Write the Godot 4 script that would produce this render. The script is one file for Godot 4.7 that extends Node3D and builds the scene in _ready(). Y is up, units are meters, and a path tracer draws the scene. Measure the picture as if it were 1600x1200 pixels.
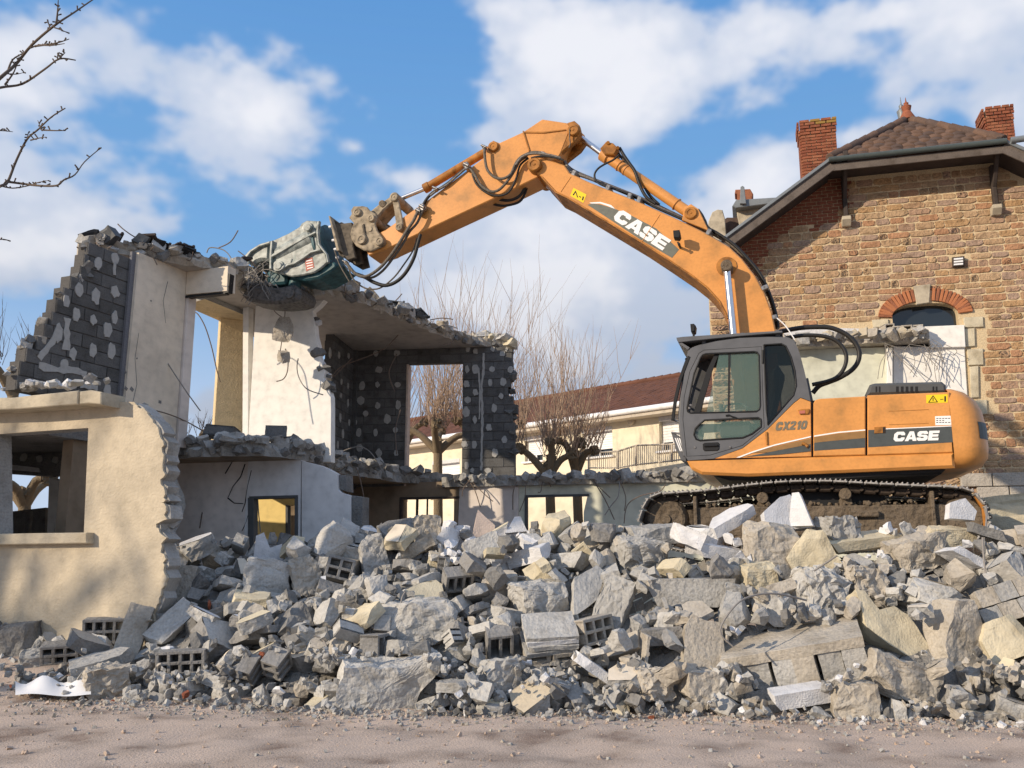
extends Node3D
# A yellow demolition excavator tears down a school house; rubble heap in front, stone building behind.
const PITCH := 0.19024
const EYE := Vector3(0, 1.5, 0)
const FOCAL := 1400.0          # in units of a 1600 wide picture
var rng := RandomNumberGenerator.new()
var M := {}
var noise_a := FastNoiseLite.new()
var noise_b := FastNoiseLite.new()

# ---------------------------------------------------------------- survey helpers: sight lines to places
func ray(px: float, py: float) -> Vector3:
	var cx := (px - 800.0) / FOCAL
	var cy := (600.0 - py) / FOCAL
	return Vector3(cx, cy * cos(PITCH) + sin(PITCH), cy * sin(PITCH) - cos(PITCH))
func at(px: float, py: float, d: float) -> Vector3:
	var r := ray(px, py)
	return EYE + r * (d / -r.z)
func at_h(px: float, py: float, h: float) -> Vector3:
	var r := ray(px, py)
	return EYE + r * ((h - EYE.y) / r.y)
func on(T: Transform3D, px: float, py: float, z := 0.0) -> Vector3:
	var inv := T.affine_inverse()
	var o := inv * EYE
	var d := inv.basis * ray(px, py)
	return o + d * ((z - o.z) / d.z)
func on2(T: Transform3D, px: float, py: float, z := 0.0) -> Vector2:
	var p := on(T, px, py, z)
	return Vector2(p.x, p.y)
func ons(T: Transform3D, pts: Array, z := 0.0) -> PackedVector2Array:
	var r := PackedVector2Array()
	for i in range(0, pts.size(), 2):
		r.append(on2(T, pts[i], pts[i + 1], z))
	return r
func path(T: Transform3D, pts: Array, z := 0.0) -> Array:
	var r := []
	for i in range(0, pts.size(), 2):
		r.append(on(T, pts[i], pts[i + 1], z))
	return r
func to_px(p: Vector3) -> Vector2:
	var q := p - EYE
	var zc := q.y * sin(PITCH) - q.z * cos(PITCH)
	var yc := q.y * cos(PITCH) + q.z * sin(PITCH)
	return Vector2(800 + FOCAL * q.x / zc, 600 - FOCAL * yc / zc)
func plan(px: float, d: float) -> Vector2:      # world x, z of a place at depth d under picture column px (at eye level)
	return Vector2((px - 800.0) / FOCAL * d, -d)
func frame(a: Vector2, b: Vector2, y := 0.0) -> Transform3D:   # x along a>b, y up, z = x cross y
	var x := Vector3(b.x - a.x, 0, b.y - a.y).normalized()
	return Transform3D(Basis(x, Vector3.UP, x.cross(Vector3.UP)), Vector3(a.x, y, a.y))
func table(x: float, xs: Array, ys: Array) -> float:
	if x <= xs[0]: return ys[0]
	for i in range(1, xs.size()):
		if x <= xs[i]:
			return lerpf(ys[i - 1], ys[i], (x - xs[i - 1]) / (xs[i] - xs[i - 1]))
	return ys[-1]
func R(a: float, b: float) -> float:
	return rng.randf_range(a, b)

# ---------------------------------------------------------------- nodes
func thing(called: String, label: String, category: String, where := Transform3D(), group := "") -> Node3D:
	var o := Node3D.new()
	o.name = called
	add_child(o, true)
	o.transform = where
	return tag(o, label, category, group)
func tag(o: Node3D, label: String, category := "", group := "", kind := "") -> Node3D:
	if label: o.set_meta("label", label)
	if category: o.set_meta("category", category)
	if group: o.set_meta("group", group)
	if kind: o.set_meta("kind", kind)
	return o
func part(parent: Node3D, called: String, mesh: Mesh, mat: Material, T = null) -> MeshInstance3D:
	var o := MeshInstance3D.new()
	o.name = called
	o.mesh = mesh
	o.material_override = mat
	parent.add_child(o, true)
	if T != null: o.global_transform = T
	return o
# a flat panel with openings: outline and holes in its own x, y; from z0 (back) to z1 (front)
func panel(parent: Node3D, called: String, outer: PackedVector2Array, holes: Array, z0: float, z1: float, mat: Material, T = null) -> CSGCombiner3D:
	var c := CSGCombiner3D.new()
	c.name = called
	var p := CSGPolygon3D.new()
	p.name = "outline"
	p.polygon = outer
	p.depth = z1 - z0
	p.position.z = z1
	p.material = mat
	c.add_child(p)
	for h in holes:
		var q := CSGPolygon3D.new()
		q.name = "opening"
		q.polygon = h
		q.depth = z1 - z0 + 0.2
		q.position.z = z1 + 0.1
		q.material = mat
		q.operation = CSGShape3D.OPERATION_SUBTRACTION
		c.add_child(q, true)
	parent.add_child(c, true)
	c.material_override = mat
	if T != null: c.global_transform = T
	return c

# ---------------------------------------------------------------- shapes
class Shape:
	var st := SurfaceTool.new()
	var n := 0
	func _init():
		st.begin(Mesh.PRIMITIVE_TRIANGLES)
		st.set_smooth_group(-1)
	func hard(): st.set_smooth_group(-1)
	func soft(g := 1): st.set_smooth_group(g)
	func tri(a: Vector3, b: Vector3, c: Vector3):
		st.add_vertex(a); st.add_vertex(b); st.add_vertex(c); n += 1
	func quad(a: Vector3, b: Vector3, c: Vector3, d: Vector3):
		tri(a, b, c); tri(a, c, d)
	func done() -> ArrayMesh:
		st.generate_normals()
		return st.commit()
	func box(T: Transform3D, s: Vector3, b := 0.0) -> Shape:
		var h := s * 0.5
		b = minf(b, minf(h.x, minf(h.y, h.z)) * 0.9)
		var P := func(sx: float, sy: float, sz: float, ax: int) -> Vector3:
			return T * Vector3(sx * (h.x - (0.0 if ax == 0 else b)), sy * (h.y - (0.0 if ax == 1 else b)), sz * (h.z - (0.0 if ax == 2 else b)))
		for s1 in [-1.0, 1.0]:
			var f := [[P.call(s1, -1, -1, 0), P.call(s1, 1, -1, 0), P.call(s1, 1, 1, 0), P.call(s1, -1, 1, 0)],
				[P.call(-1, s1, -1, 1), P.call(-1, s1, 1, 1), P.call(1, s1, 1, 1), P.call(1, s1, -1, 1)],
				[P.call(-1, -1, s1, 2), P.call(1, -1, s1, 2), P.call(1, 1, s1, 2), P.call(-1, 1, s1, 2)]]
			for q in f:
				if s1 > 0: quad(q[3], q[2], q[1], q[0])
				else: quad(q[0], q[1], q[2], q[3])
		if b > 0.0:
			for s1 in [-1.0, 1.0]:
				for s2 in [-1.0, 1.0]:
					var k: float = s1 * s2
					_edge([P.call(s1, s2, -1, 0), P.call(s1, s2, 1, 0), P.call(s1, s2, 1, 1), P.call(s1, s2, -1, 1)], k)
					_edge([P.call(s1, -1, s2, 2), P.call(s1, 1, s2, 2), P.call(s1, 1, s2, 0), P.call(s1, -1, s2, 0)], k)
					_edge([P.call(-1, s1, s2, 1), P.call(1, s1, s2, 1), P.call(1, s1, s2, 2), P.call(-1, s1, s2, 2)], k)
					for s3 in [-1.0, 1.0]:
						var a: Vector3 = P.call(s1, s2, s3, 0)
						var c: Vector3 = P.call(s1, s2, s3, 1)
						var d: Vector3 = P.call(s1, s2, s3, 2)
						if k * s3 > 0: tri(a, d, c)
						else: tri(a, c, d)
		return self
	func _edge(q: Array, k: float):
		if k > 0: quad(q[0], q[1], q[2], q[3])
		else: quad(q[3], q[2], q[1], q[0])
	func bx(c: Vector3, s: Vector3, b := 0.0, turn := Vector3.ZERO) -> Shape:
		return box(Transform3D(Basis.from_euler(turn), c), s, b)
	# outline in x, y pushed from z0 to z1, edges chamfered by b
	func push(pts: PackedVector2Array, z0: float, z1: float, b := 0.0, T := Transform3D()) -> Shape:
		if Geometry2D.is_polygon_clockwise(pts):
			pts = pts.duplicate(); pts.reverse()
		var m := pts.size()
		var ins := PackedVector2Array()
		for i in m:
			var e0 := (pts[i] - pts[(i + m - 1) % m]).normalized()
			var e1 := (pts[(i + 1) % m] - pts[i]).normalized()
			var n0 := Vector2(-e0.y, e0.x)
			var n1 := Vector2(-e1.y, e1.x)
			var k := (n0 + n1) / maxf(0.35, 1.0 + n0.dot(n1))
			ins.append(pts[i] + k * b)
		var tris := Geometry2D.triangulate_polygon(ins)
		for i in range(0, tris.size(), 3):
			var a := ins[tris[i]]; var c := ins[tris[i + 1]]; var d := ins[tris[i + 2]]
			if (c - a).cross(d - a) < 0:
				var t := c; c = d; d = t
			tri(T * Vector3(a.x, a.y, z1), T * Vector3(d.x, d.y, z1), T * Vector3(c.x, c.y, z1))
			tri(T * Vector3(a.x, a.y, z0), T * Vector3(c.x, c.y, z0), T * Vector3(d.x, d.y, z0))
		for i in m:
			var j := (i + 1) % m
			var o0 := T * Vector3(pts[i].x, pts[i].y, z0 + b); var o1 := T * Vector3(pts[j].x, pts[j].y, z0 + b)
			var f0 := T * Vector3(pts[i].x, pts[i].y, z1 - b); var f1 := T * Vector3(pts[j].x, pts[j].y, z1 - b)
			quad(o0, f0, f1, o1)
			if b > 0.0:
				var i0 := T * Vector3(ins[i].x, ins[i].y, z1); var i1 := T * Vector3(ins[j].x, ins[j].y, z1)
				var k0 := T * Vector3(ins[i].x, ins[i].y, z0); var k1 := T * Vector3(ins[j].x, ins[j].y, z0)
				quad(f0, i0, i1, f1)
				quad(k0, o0, o1, k1)
		return self
	func tube(pts: Array, r0: float, r1 := -1.0, sides := 8, caps := true) -> Shape:
		if r1 < 0: r1 = r0
		var m := pts.size()
		var rings := []
		var nrm := Vector3.ZERO
		for i in m:
			var t: Vector3 = ((pts[mini(i + 1, m - 1)] as Vector3) - (pts[maxi(i - 1, 0)] as Vector3)).normalized()
			if i == 0: nrm = t.cross(Vector3.UP if absf(t.y) < 0.9 else Vector3.RIGHT).normalized()
			nrm = (nrm - t * nrm.dot(t)).normalized()
			var bi := t.cross(nrm)
			var r := lerpf(r0, r1, float(i) / (m - 1))
			var ring := []
			for k in sides:
				var a := TAU * k / sides
				ring.append((pts[i] as Vector3) + (nrm * cos(a) + bi * sin(a)) * r)
			rings.append(ring)
		soft(1)
		for i in m - 1:
			for k in sides:
				var l := (k + 1) % sides
				quad(rings[i][k], rings[i + 1][k], rings[i + 1][l], rings[i][l])
		hard()
		if caps:
			for k in range(1, sides - 1):
				tri(rings[0][0], rings[0][k], rings[0][k + 1])
				tri(rings[m - 1][0], rings[m - 1][k + 1], rings[m - 1][k])
		return self
	# turned shape along axis a>b: pairs (distance along 0..1, radius)
	func lathe(a: Vector3, b: Vector3, prof: Array, sides := 16) -> Shape:
		var t := (b - a).normalized()
		var nr := t.cross(Vector3.UP if absf(t.y) < 0.9 else Vector3.RIGHT).normalized()
		var bi := t.cross(nr)
		for i in range(prof.size() - 1):
			soft(i + 2)
			for k in sides:
				var q := []
				for s in [[i, k], [i + 1, k], [i + 1, k + 1], [i, k + 1]]:
					var ang: float = TAU * (s[1] % sides) / sides
					q.append(a.lerp(b, prof[s[0]][0]) + (nr * cos(ang) + bi * sin(ang)) * float(prof[s[0]][1]))
				quad(q[0], q[1], q[2], q[3])
		hard()
		return self
	func drum(a: Vector3, b: Vector3, r: float, sides := 18, bev := 0.12) -> Shape:
		var e := minf(bev * r / maxf(a.distance_to(b), 0.001), 0.3)
		return lathe(a, b, [[0, 0.0], [0, r * (1 - bev)], [e, r], [1 - e, r], [1, r * (1 - bev)], [1, 0.0]], sides)

func curve(pts: Array, steps := 5) -> Array:    # rounds a path through its points
	var r := []
	for i in pts.size() - 1:
		var p0: Vector3 = pts[maxi(i - 1, 0)]; var p1: Vector3 = pts[i]; var p2: Vector3 = pts[i + 1]; var p3: Vector3 = pts[mini(i + 2, pts.size() - 1)]
		for k in steps:
			r.append(p1.cubic_interpolate(p2, p0, p3, float(k) / steps))
	r.append(pts[-1])
	return r

# ---------------------------------------------------------------- broken solids
func cut(faces: Array, n: Vector3, d: float) -> Array:
	var res := []
	var rim := []
	for f in faces:
		var g := []
		for i in f.size():
			var a: Vector3 = f[i]; var b: Vector3 = f[(i + 1) % f.size()]
			var da := n.dot(a) - d; var db := n.dot(b) - d
			if da <= 0: g.append(a)
			if (da < 0 and db > 0) or (da > 0 and db < 0):
				var x := a.lerp(b, da / (da - db))
				g.append(x); rim.append(x)
		if g.size() >= 3: res.append(g)
	if rim.size() >= 3:
		var c := Vector3.ZERO
		for p in rim: c += p
		c /= rim.size()
		var u: Vector3 = ((rim[0] as Vector3) - c)
		if u.length() > 1e-5:
			u = u.normalized()
			var w := n.cross(u)
			rim.sort_custom(func(p, q): return atan2((p - c).dot(w), (p - c).dot(u)) < atan2((q - c).dot(w), (q - c).dot(u)))
			var ring := []
			for p in rim:
				if ring.is_empty() or (ring[-1] as Vector3).distance_to(p) > 1e-4: ring.append(p)
			if ring.size() >= 3: res.append(ring)
	return res
func box_faces(s: Vector3) -> Array:
	var h := s * 0.5
	var r := []
	for ax in 3:
		for sg in [-1.0, 1.0]:
			var u := (ax + 1) % 3; var w := (ax + 2) % 3
			var f := []
			for c in [[-1, -1], [1, -1], [1, 1], [-1, 1]]:
				var p := Vector3.ZERO
				p[ax] = sg * h[ax]; p[u] = c[0] * h[u]; p[w] = c[1] * h[w]
				f.append(p)
			r.append(f)
	return r
# facets > triangles, split `times` times and roughened by amp metres
func rough_mesh(faces: Array, times: int, amp: float, freq: float, keep_flat := 0.0) -> ArrayMesh:
	var tris := []
	for f in faces:
		var c := Vector3.ZERO
		for p in f: c += p
		c /= f.size()
		for i in f.size():
			tris.append([c, f[i], f[(i + 1) % f.size()]])
	for t in times:
		var nx := []
		for q in tris:
			var ab: Vector3 = (q[0] + q[1]) * 0.5; var bc: Vector3 = (q[1] + q[2]) * 0.5; var ca: Vector3 = (q[2] + q[0]) * 0.5
			nx.append([q[0], ab, ca]); nx.append([ab, q[1], bc]); nx.append([ca, bc, q[2]]); nx.append([ab, bc, ca])
		tris = nx
	var off := Vector3(R(-50, 50), R(-50, 50), R(-50, 50))
	var s := Shape.new()
	for q in tris:
		var o := []
		for p in q:
			var w: Vector3 = p * freq + off
			var v := Vector3(noise_a.get_noise_3dv(w), noise_a.get_noise_3dv(w + Vector3(31, 7, 3)), noise_a.get_noise_3dv(w - Vector3(17, 23, 9)))
			o.append(p + v * amp * (1.0 if keep_flat <= 0 or p.y < keep_flat else 0.15))
		var nn: Vector3 = (o[1] - o[0]).cross(o[2] - o[0])
		if nn.dot(o[0] + o[1] + o[2]) > 0: s.tri(o[0], o[2], o[1])
		else: s.tri(o[0], o[1], o[2])
	return s.done()
# a piece of wall: broken all round, one flat side still plastered
func faced_mesh(size: Vector3, cuts: int) -> ArrayMesh:
	var f := lump_faces(size, cuts, .58)
	var flat := []; var torn := []
	for q in f:
		var nn: Vector3 = (q[1] - q[0]).cross(q[2] - q[0]).normalized()
		var level := true
		for p in q: level = level and absf(p.y - size.y * .5) < 1e-4
		if level: flat.append(q)
		else: torn.append(q)
	var m := rough_mesh(torn, 2, .05, 3.0)
	if flat.size():
		var s := Shape.new()
		for q in flat:
			for i in range(1, q.size() - 1): s.tri(q[0] + Vector3(0, .004, 0), q[i] + Vector3(0, .004, 0), q[i + 1] + Vector3(0, .004, 0))
		s.st.generate_normals()
		s.st.commit(m)
	return m
func lump_faces(size: Vector3, cuts: int, deep := 0.62) -> Array:
	var f := box_faces(size)
	for i in cuts:
		var n := Vector3(R(-1, 1), R(-1, 1), R(-1, 1)).normalized()
		var reach := absf(n.x) * size.x * 0.5 + absf(n.y) * size.y * 0.5 + absf(n.z) * size.z * 0.5
		f = cut(f, n, reach * R(deep, deep + 0.2))
	return f
# hollow concrete block, cells open towards +z; cols x rows cells
func hollow_block(size: Vector3, cols: int, rows: int, web := 0.028, gone := -1) -> ArrayMesh:
	var s := Shape.new()
	for i in cols + 1:
		if gone >= 0 and i > gone: continue
		var x := lerpf(-size.x / 2 + web / 2, size.x / 2 - web / 2, float(i) / cols)
		s.bx(Vector3(x, R(-.004, .004), 0), Vector3(web, size.y - 0.004, size.z - 0.003), 0.004)
	var last := size.x if gone < 0 else size.x * (gone + 0.35) / cols
	for j in rows + 1:
		var y := lerpf(-size.y / 2 + web / 2, size.y / 2 - web / 2, float(j) / rows)
		s.bx(Vector3(-size.x / 2 + last / 2, y, 0), Vector3(last * R(.9, 1.0) if gone >= 0 else last, web, size.z), 0.004)
	s.bx(Vector3(-size.x / 2 + last / 2, 0, -size.z / 2 + web / 2), Vector3(last - 0.002, size.y - 0.002, web), 0.003)
	return s.done()

# ---------------------------------------------------------------- materials
func speckle(freq: float, lo: float, hi: float, sd: int, oct := 4, type := FastNoiseLite.TYPE_SIMPLEX_SMOOTH, size := 512, tint := Color(1, 1, 1)) -> NoiseTexture2D:
	var t := NoiseTexture2D.new()
	t.width = size; t.height = size
	t.seamless = true
	var n := FastNoiseLite.new()
	n.seed = sd; n.frequency = freq; n.noise_type = type; n.fractal_octaves = oct
	t.noise = n
	var g := Gradient.new()
	g.offsets = PackedFloat32Array([0.0, 0.35, 0.65, 1.0])
	var mid := (lo + hi) * 0.5
	g.colors = PackedColorArray([Color(lo, lo, lo) * tint, Color(mid, mid, mid).lerp(Color(hi, hi, hi), .4), Color(hi, hi, hi), Color(1, 1, 1)])
	t.color_ramp = g
	return t
func relief(freq: float, sd: int, oct := 5, type := FastNoiseLite.TYPE_SIMPLEX_SMOOTH) -> NoiseTexture2D:
	var t := NoiseTexture2D.new()
	t.width = 512; t.height = 512
	t.seamless = true
	var n := FastNoiseLite.new()
	n.seed = sd; n.frequency = freq; n.noise_type = type; n.fractal_octaves = oct
	t.noise = n
	return t
func mat(called: String, lin: Color, rough: float, o := {}) -> StandardMaterial3D:
	var m := StandardMaterial3D.new()
	m.resource_name = called
	m.albedo_color = lin.linear_to_srgb()
	m.roughness = rough
	m.metallic = o.get("metal", 0.0)
	m.metallic_specular = o.get("spec", 0.4)
	if o.has("tex"):
		m.albedo_texture = o.tex
		m.uv1_triplanar = true
		m.uv1_world_triplanar = o.get("world", true)
		m.uv1_scale = Vector3.ONE * float(o.get("scale", 1.0))
	if o.has("bump"):
		m.heightmap_enabled = true
		m.heightmap_texture = o.bump
		m.heightmap_scale = o.get("deep", 1.0)
		m.uv1_triplanar = true
		m.uv1_world_triplanar = o.get("world", true)
		m.uv1_scale = Vector3.ONE * float(o.get("scale", 1.0))
	if o.has("stain"):
		m.detail_enabled = true
		m.detail_albedo = o.stain
		m.detail_blend_mode = BaseMaterial3D.BLEND_MODE_MUL
		m.detail_uv_layer = BaseMaterial3D.DETAIL_UV_2
		m.uv2_triplanar = true
		m.uv2_world_triplanar = o.get("world", true)
		m.uv2_scale = Vector3.ONE * float(o.get("stain_scale", 0.3))
	if o.has("coat"):
		m.clearcoat_enabled = true
		m.clearcoat = o.coat
		m.clearcoat_roughness = 0.3
	M[called] = m
	return m

func make_materials():
	var fine := speckle(0.03, .76, .97, 1, 5)
	var soft := speckle(0.012, .88, .99, 2, 5)
	var grit := speckle(0.09, .66, .96, 3, 3)
	var pits := speckle(0.05, .55, 1.0, 4, 3, FastNoiseLite.TYPE_CELLULAR)
	var stain := speckle(0.008, .72, .97, 5, 5, FastNoiseLite.TYPE_SIMPLEX_SMOOTH, 512, Color(1, .97, .92))
	var wash := speckle(0.006, .86, 1.0, 6, 4)
	var dust := speckle(0.014, .45, .95, 7, 6, FastNoiseLite.TYPE_SIMPLEX_SMOOTH, 512, Color(.95, .95, 1))
	var b_fine := relief(0.05, 11)
	var b_coarse := relief(0.018, 12, 6)
	var b_cell := relief(0.03, 13, 4, FastNoiseLite.TYPE_CELLULAR)
	var conc := {"tex": fine, "scale": 1.6, "bump": b_coarse, "deep": 1.1, "stain": stain, "stain_scale": .45}
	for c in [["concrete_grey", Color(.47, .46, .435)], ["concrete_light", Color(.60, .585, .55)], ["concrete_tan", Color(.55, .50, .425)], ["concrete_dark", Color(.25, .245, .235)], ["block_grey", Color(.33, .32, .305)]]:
		mat(c[0], c[1], .95, conc)
	mat("rubble_dust", Color(.34, .325, .30), 1.0, {"tex": grit, "scale": 1.3, "bump": b_coarse, "deep": 2.5, "stain": stain, "stain_scale": .5})
	mat("plaster_white", Color(.70, .70, .71), .8, {"tex": soft, "scale": 1.5, "stain": wash, "stain_scale": .8, "bump": b_fine, "deep": .6})
	mat("plaster_cream", Color(.70, .62, .45), .85, {"tex": soft, "scale": 1.2, "stain": stain, "stain_scale": .4, "bump": b_fine, "deep": .6})
	mat("plaster_pink", Color(.62, .50, .42), .85, {"tex": soft, "scale": 1.2, "bump": b_fine, "deep": .6})
	mat("render_tan", Color(.58, .50, .375), .95, {"tex": soft, "scale": .8, "stain": wash, "stain_scale": .25, "bump": b_fine, "deep": .8})
	mat("render_ochre", Color(.72, .56, .33), .95, {"tex": soft, "scale": .8, "bump": b_fine, "deep": .8})
	mat("stone_trim", Color(.56, .49, .37), .9, {"tex": soft, "scale": 1.2, "stain": stain, "stain_scale": .5, "bump": b_fine, "deep": .5})
	mat("wall_cream", Color(.80, .70, .56), .85, {"tex": soft, "scale": .7, "stain": wash, "stain_scale": .3, "bump": b_fine, "deep": .4})
	mat("wall_white", Color(.86, .84, .79), .8, {"tex": soft, "scale": .7})
	mat("wall_bluish", Color(.74, .73, .72), .8, {"tex": soft, "scale": .7, "stain": wash, "stain_scale": .3})
	mat("wall_pinkish", Color(.76, .69, .63), .85, {"tex": soft, "scale": .7, "stain": wash, "stain_scale": .3})
	mat("wall_yellow", Color(.86, .66, .26), .8, {"tex": soft, "scale": .7})
	mat("wall_green", Color(.68, .69, .57), .85, {"tex": soft, "scale": .7, "stain": wash, "stain_scale": .35})
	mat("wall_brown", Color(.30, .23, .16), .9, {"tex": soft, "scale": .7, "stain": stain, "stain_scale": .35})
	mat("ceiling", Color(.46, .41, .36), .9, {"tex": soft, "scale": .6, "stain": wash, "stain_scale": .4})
	mat("block_dark", Color(.185, .182, .176), .95, {"tex": fine, "scale": 2.2, "bump": b_fine, "deep": 1.2, "stain": stain, "stain_scale": .8})
	mat("block_darker", Color(.145, .142, .136), .95, {"tex": fine, "scale": 2.2, "bump": b_fine, "deep": 1.2, "stain": stain, "stain_scale": .8})
	mat("joint_dark", Color(.12, .115, .11), 1.0, {"tex": fine, "scale": 2.0})
	mat("adhesive", Color(.45, .44, .415), .95, {"tex": soft, "scale": 2.0, "bump": b_fine, "deep": .8})
	mat("insulation", Color(.19, .19, .205), .9, {"tex": fine, "scale": 2.0})
	# stone house
	var st := [Color(.53, .35, .205), Color(.50, .32, .19), Color(.53, .33, .17), Color(.47, .305, .205), Color(.55, .375, .225), Color(.46, .32, .235), Color(.52, .285, .16)]
	for i in st.size():
		mat("stone_%d" % i, st[i], .95, {"tex": fine, "scale": 1.3, "bump": b_coarse, "deep": 2.4, "stain": stain, "stain_scale": .9})
	mat("mortar", Color(.70, .55, .345), 1.0, {"tex": fine, "scale": 1.5, "bump": b_fine, "deep": .8})
	for i in 3:
		mat("brick_%d" % i, [Color(.40, .135, .07), Color(.34, .11, .06), Color(.44, .17, .09)][i], .9, {"tex": fine, "scale": 2.5, "bump": b_fine, "deep": 1.0, "stain": stain, "stain_scale": .9})
	mat("arch_brick", Color(.52, .20, .09), .9, {"tex": fine, "scale": 2.5, "stain": wash, "stain_scale": .9})
	for i in 3:
		mat("tile_%d" % i, [Color(.15, .095, .07), Color(.19, .115, .08), Color(.125, .085, .07)][i], .85, {"tex": fine, "scale": 2.0, "stain": stain, "stain_scale": .7})
	mat("lichen", Color(.36, .22, .06), .95, {"tex": grit, "scale": 2.0})
	mat("roof_far", Color(.19, .085, .055), .9, {"tex": fine, "scale": 1.4, "stain": stain, "stain_scale": .25})
	mat("wood_dark", Color(.075, .058, .05), .8, {"tex": fine, "scale": 1.2, "stain": stain, "stain_scale": .6})
	mat("wood_grey", Color(.17, .14, .12), .85, {"tex": fine, "scale": 1.4, "stain": stain, "stain_scale": .6})
	mat("zinc", Color(.23, .25, .26), .5, {"tex": soft, "scale": .8, "metal": .3})
	mat("gutter_green", Color(.07, .085, .08), .45, {"tex": soft, "scale": 1.0})
	mat("far_wall", Color(.84, .76, .58), .9, {"tex": soft, "scale": .4, "stain": wash, "stain_scale": .12})
	mat("white_paint", Color(.82, .82, .82), .5)
	mat("eave_beige", Color(.50, .44, .36), .7)
	mat("glass_dark", Color(.02, .025, .03), .08, {"spec": .6})
	# machine
	mat("orange", Color(.72, .318, .082), .42, {"tex": speckle(.05, .90, .99, 21, 6), "scale": .7, "stain": speckle(.01, .84, 1.0, 22, 6, FastNoiseLite.TYPE_SIMPLEX_SMOOTH, 512, Color(.9, .95, 1)), "stain_scale": .35, "coat": .25})
	mat("orange_dirty", Color(.58, .24, .045), .6, {"tex": dust, "scale": .7, "stain": stain, "stain_scale": .5})
	mat("cab_grey", Color(.125, .128, .138), .5, {"tex": soft, "scale": .8, "stain": wash, "stain_scale": .5})
	mat("hood_grey", Color(.085, .09, .093), .6, {"tex": soft, "scale": .8})
	mat("black", Color(.012, .012, .013), .55)
	mat("rubber", Color(.022, .021, .020), .5)
	mat("hose_dusty", Color(.17, .145, .115), .7, {"tex": dust, "scale": 3.0})
	mat("pipe", Color(.24, .21, .18), .45, {"tex": dust, "scale": 3.0, "metal": .3})
	mat("chrome", Color(.66, .66, .68), .28, {"metal": 1.0})
	mat("steel_worn", Color(.42, .40, .38), .4, {"metal": .8, "tex": dust, "scale": 2.0})
	mat("track_steel", Color(.075, .055, .042), .75, {"tex": dust, "scale": 2.0, "metal": .2})
	mat("track_edge", Color(.52, .49, .45), .5, {"tex": dust, "scale": 3.0, "metal": .2})
	mat("track_mud", Color(.20, .155, .11), .95, {"tex": grit, "scale": 1.0, "bump": b_coarse, "deep": 3.0, "stain": stain, "stain_scale": .8})
	mat("coupler", Color(.50, .41, .29), .75, {"tex": dust, "scale": 1.0, "stain": stain, "stain_scale": .9})
	mat("coupler_dark", Color(.15, .125, .095), .8, {"tex": dust, "scale": 1.0})
	mat("teal", Color(.44, .475, .44), .5, {"tex": dust, "scale": 1.1, "stain": speckle(.011, .58, 1.0, 23, 6, FastNoiseLite.TYPE_SIMPLEX_SMOOTH, 512, Color(.75, 1, 1)), "stain_scale": .9, "coat": .2})
	mat("teal_deep", Color(.045, .13, .15), .5, {"tex": dust, "scale": 1.2})
	mat("jaw_steel", Color(.16, .15, .14), .7, {"tex": dust, "scale": 1.5, "bump": b_coarse, "deep": 1.0})
	mat("decal_white", Color(.85, .84, .82), .45)
	mat("decal_grey", Color(.16, .165, .135), .5, {"tex": soft, "scale": 1.5})
	mat("decal_slate", Color(.075, .085, .085), .5, {"tex": soft, "scale": 1.5})
	mat("decal_blend", Color(.30, .165, .06), .5, {"tex": soft, "scale": 1.5})
	mat("decal_text", Color(.17, .15, .11), .5)
	mat("yellow", Color(.85, .60, .02), .5)
	mat("red_plate", Color(.45, .14, .10), .6)
	mat("seat", Color(.10, .10, .09), .9)
	var g := mat("cab_glass", Color(.55, .66, .62), .05)
	g.transparency = BaseMaterial3D.TRANSPARENCY_ALPHA
	g.albedo_color = Color(.42, .52, .48, .32)
	g = mat("tinted_glass", Color(.1, .12, .12), .05)
	g.transparency = BaseMaterial3D.TRANSPARENCY_ALPHA
	g.albedo_color = Color(.07, .1, .1, .72)
	# nature
	mat("earth", Color(.645, .51, .41), 1.0, {"tex": speckle(0.11, .5, .97, 31, 4), "scale": 1.1, "bump": b_fine, "deep": .35, "stain": speckle(.009, .60, 1.0, 24, 6, FastNoiseLite.TYPE_SIMPLEX_SMOOTH, 512, Color(1, .93, .9)), "stain_scale": .22})
	mat("bark", Color(.25, .19, .12), .95, {"tex": grit, "scale": 2.0, "bump": b_coarse, "deep": 1.5})
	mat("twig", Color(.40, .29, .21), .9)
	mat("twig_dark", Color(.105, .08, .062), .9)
	mat("rebar", Color(.16, .12, .095), .7)
	mat("wire_grey", Color(.25, .23, .21), .7)
	mat("sheet", Color(.80, .80, .80), .6)

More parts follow.
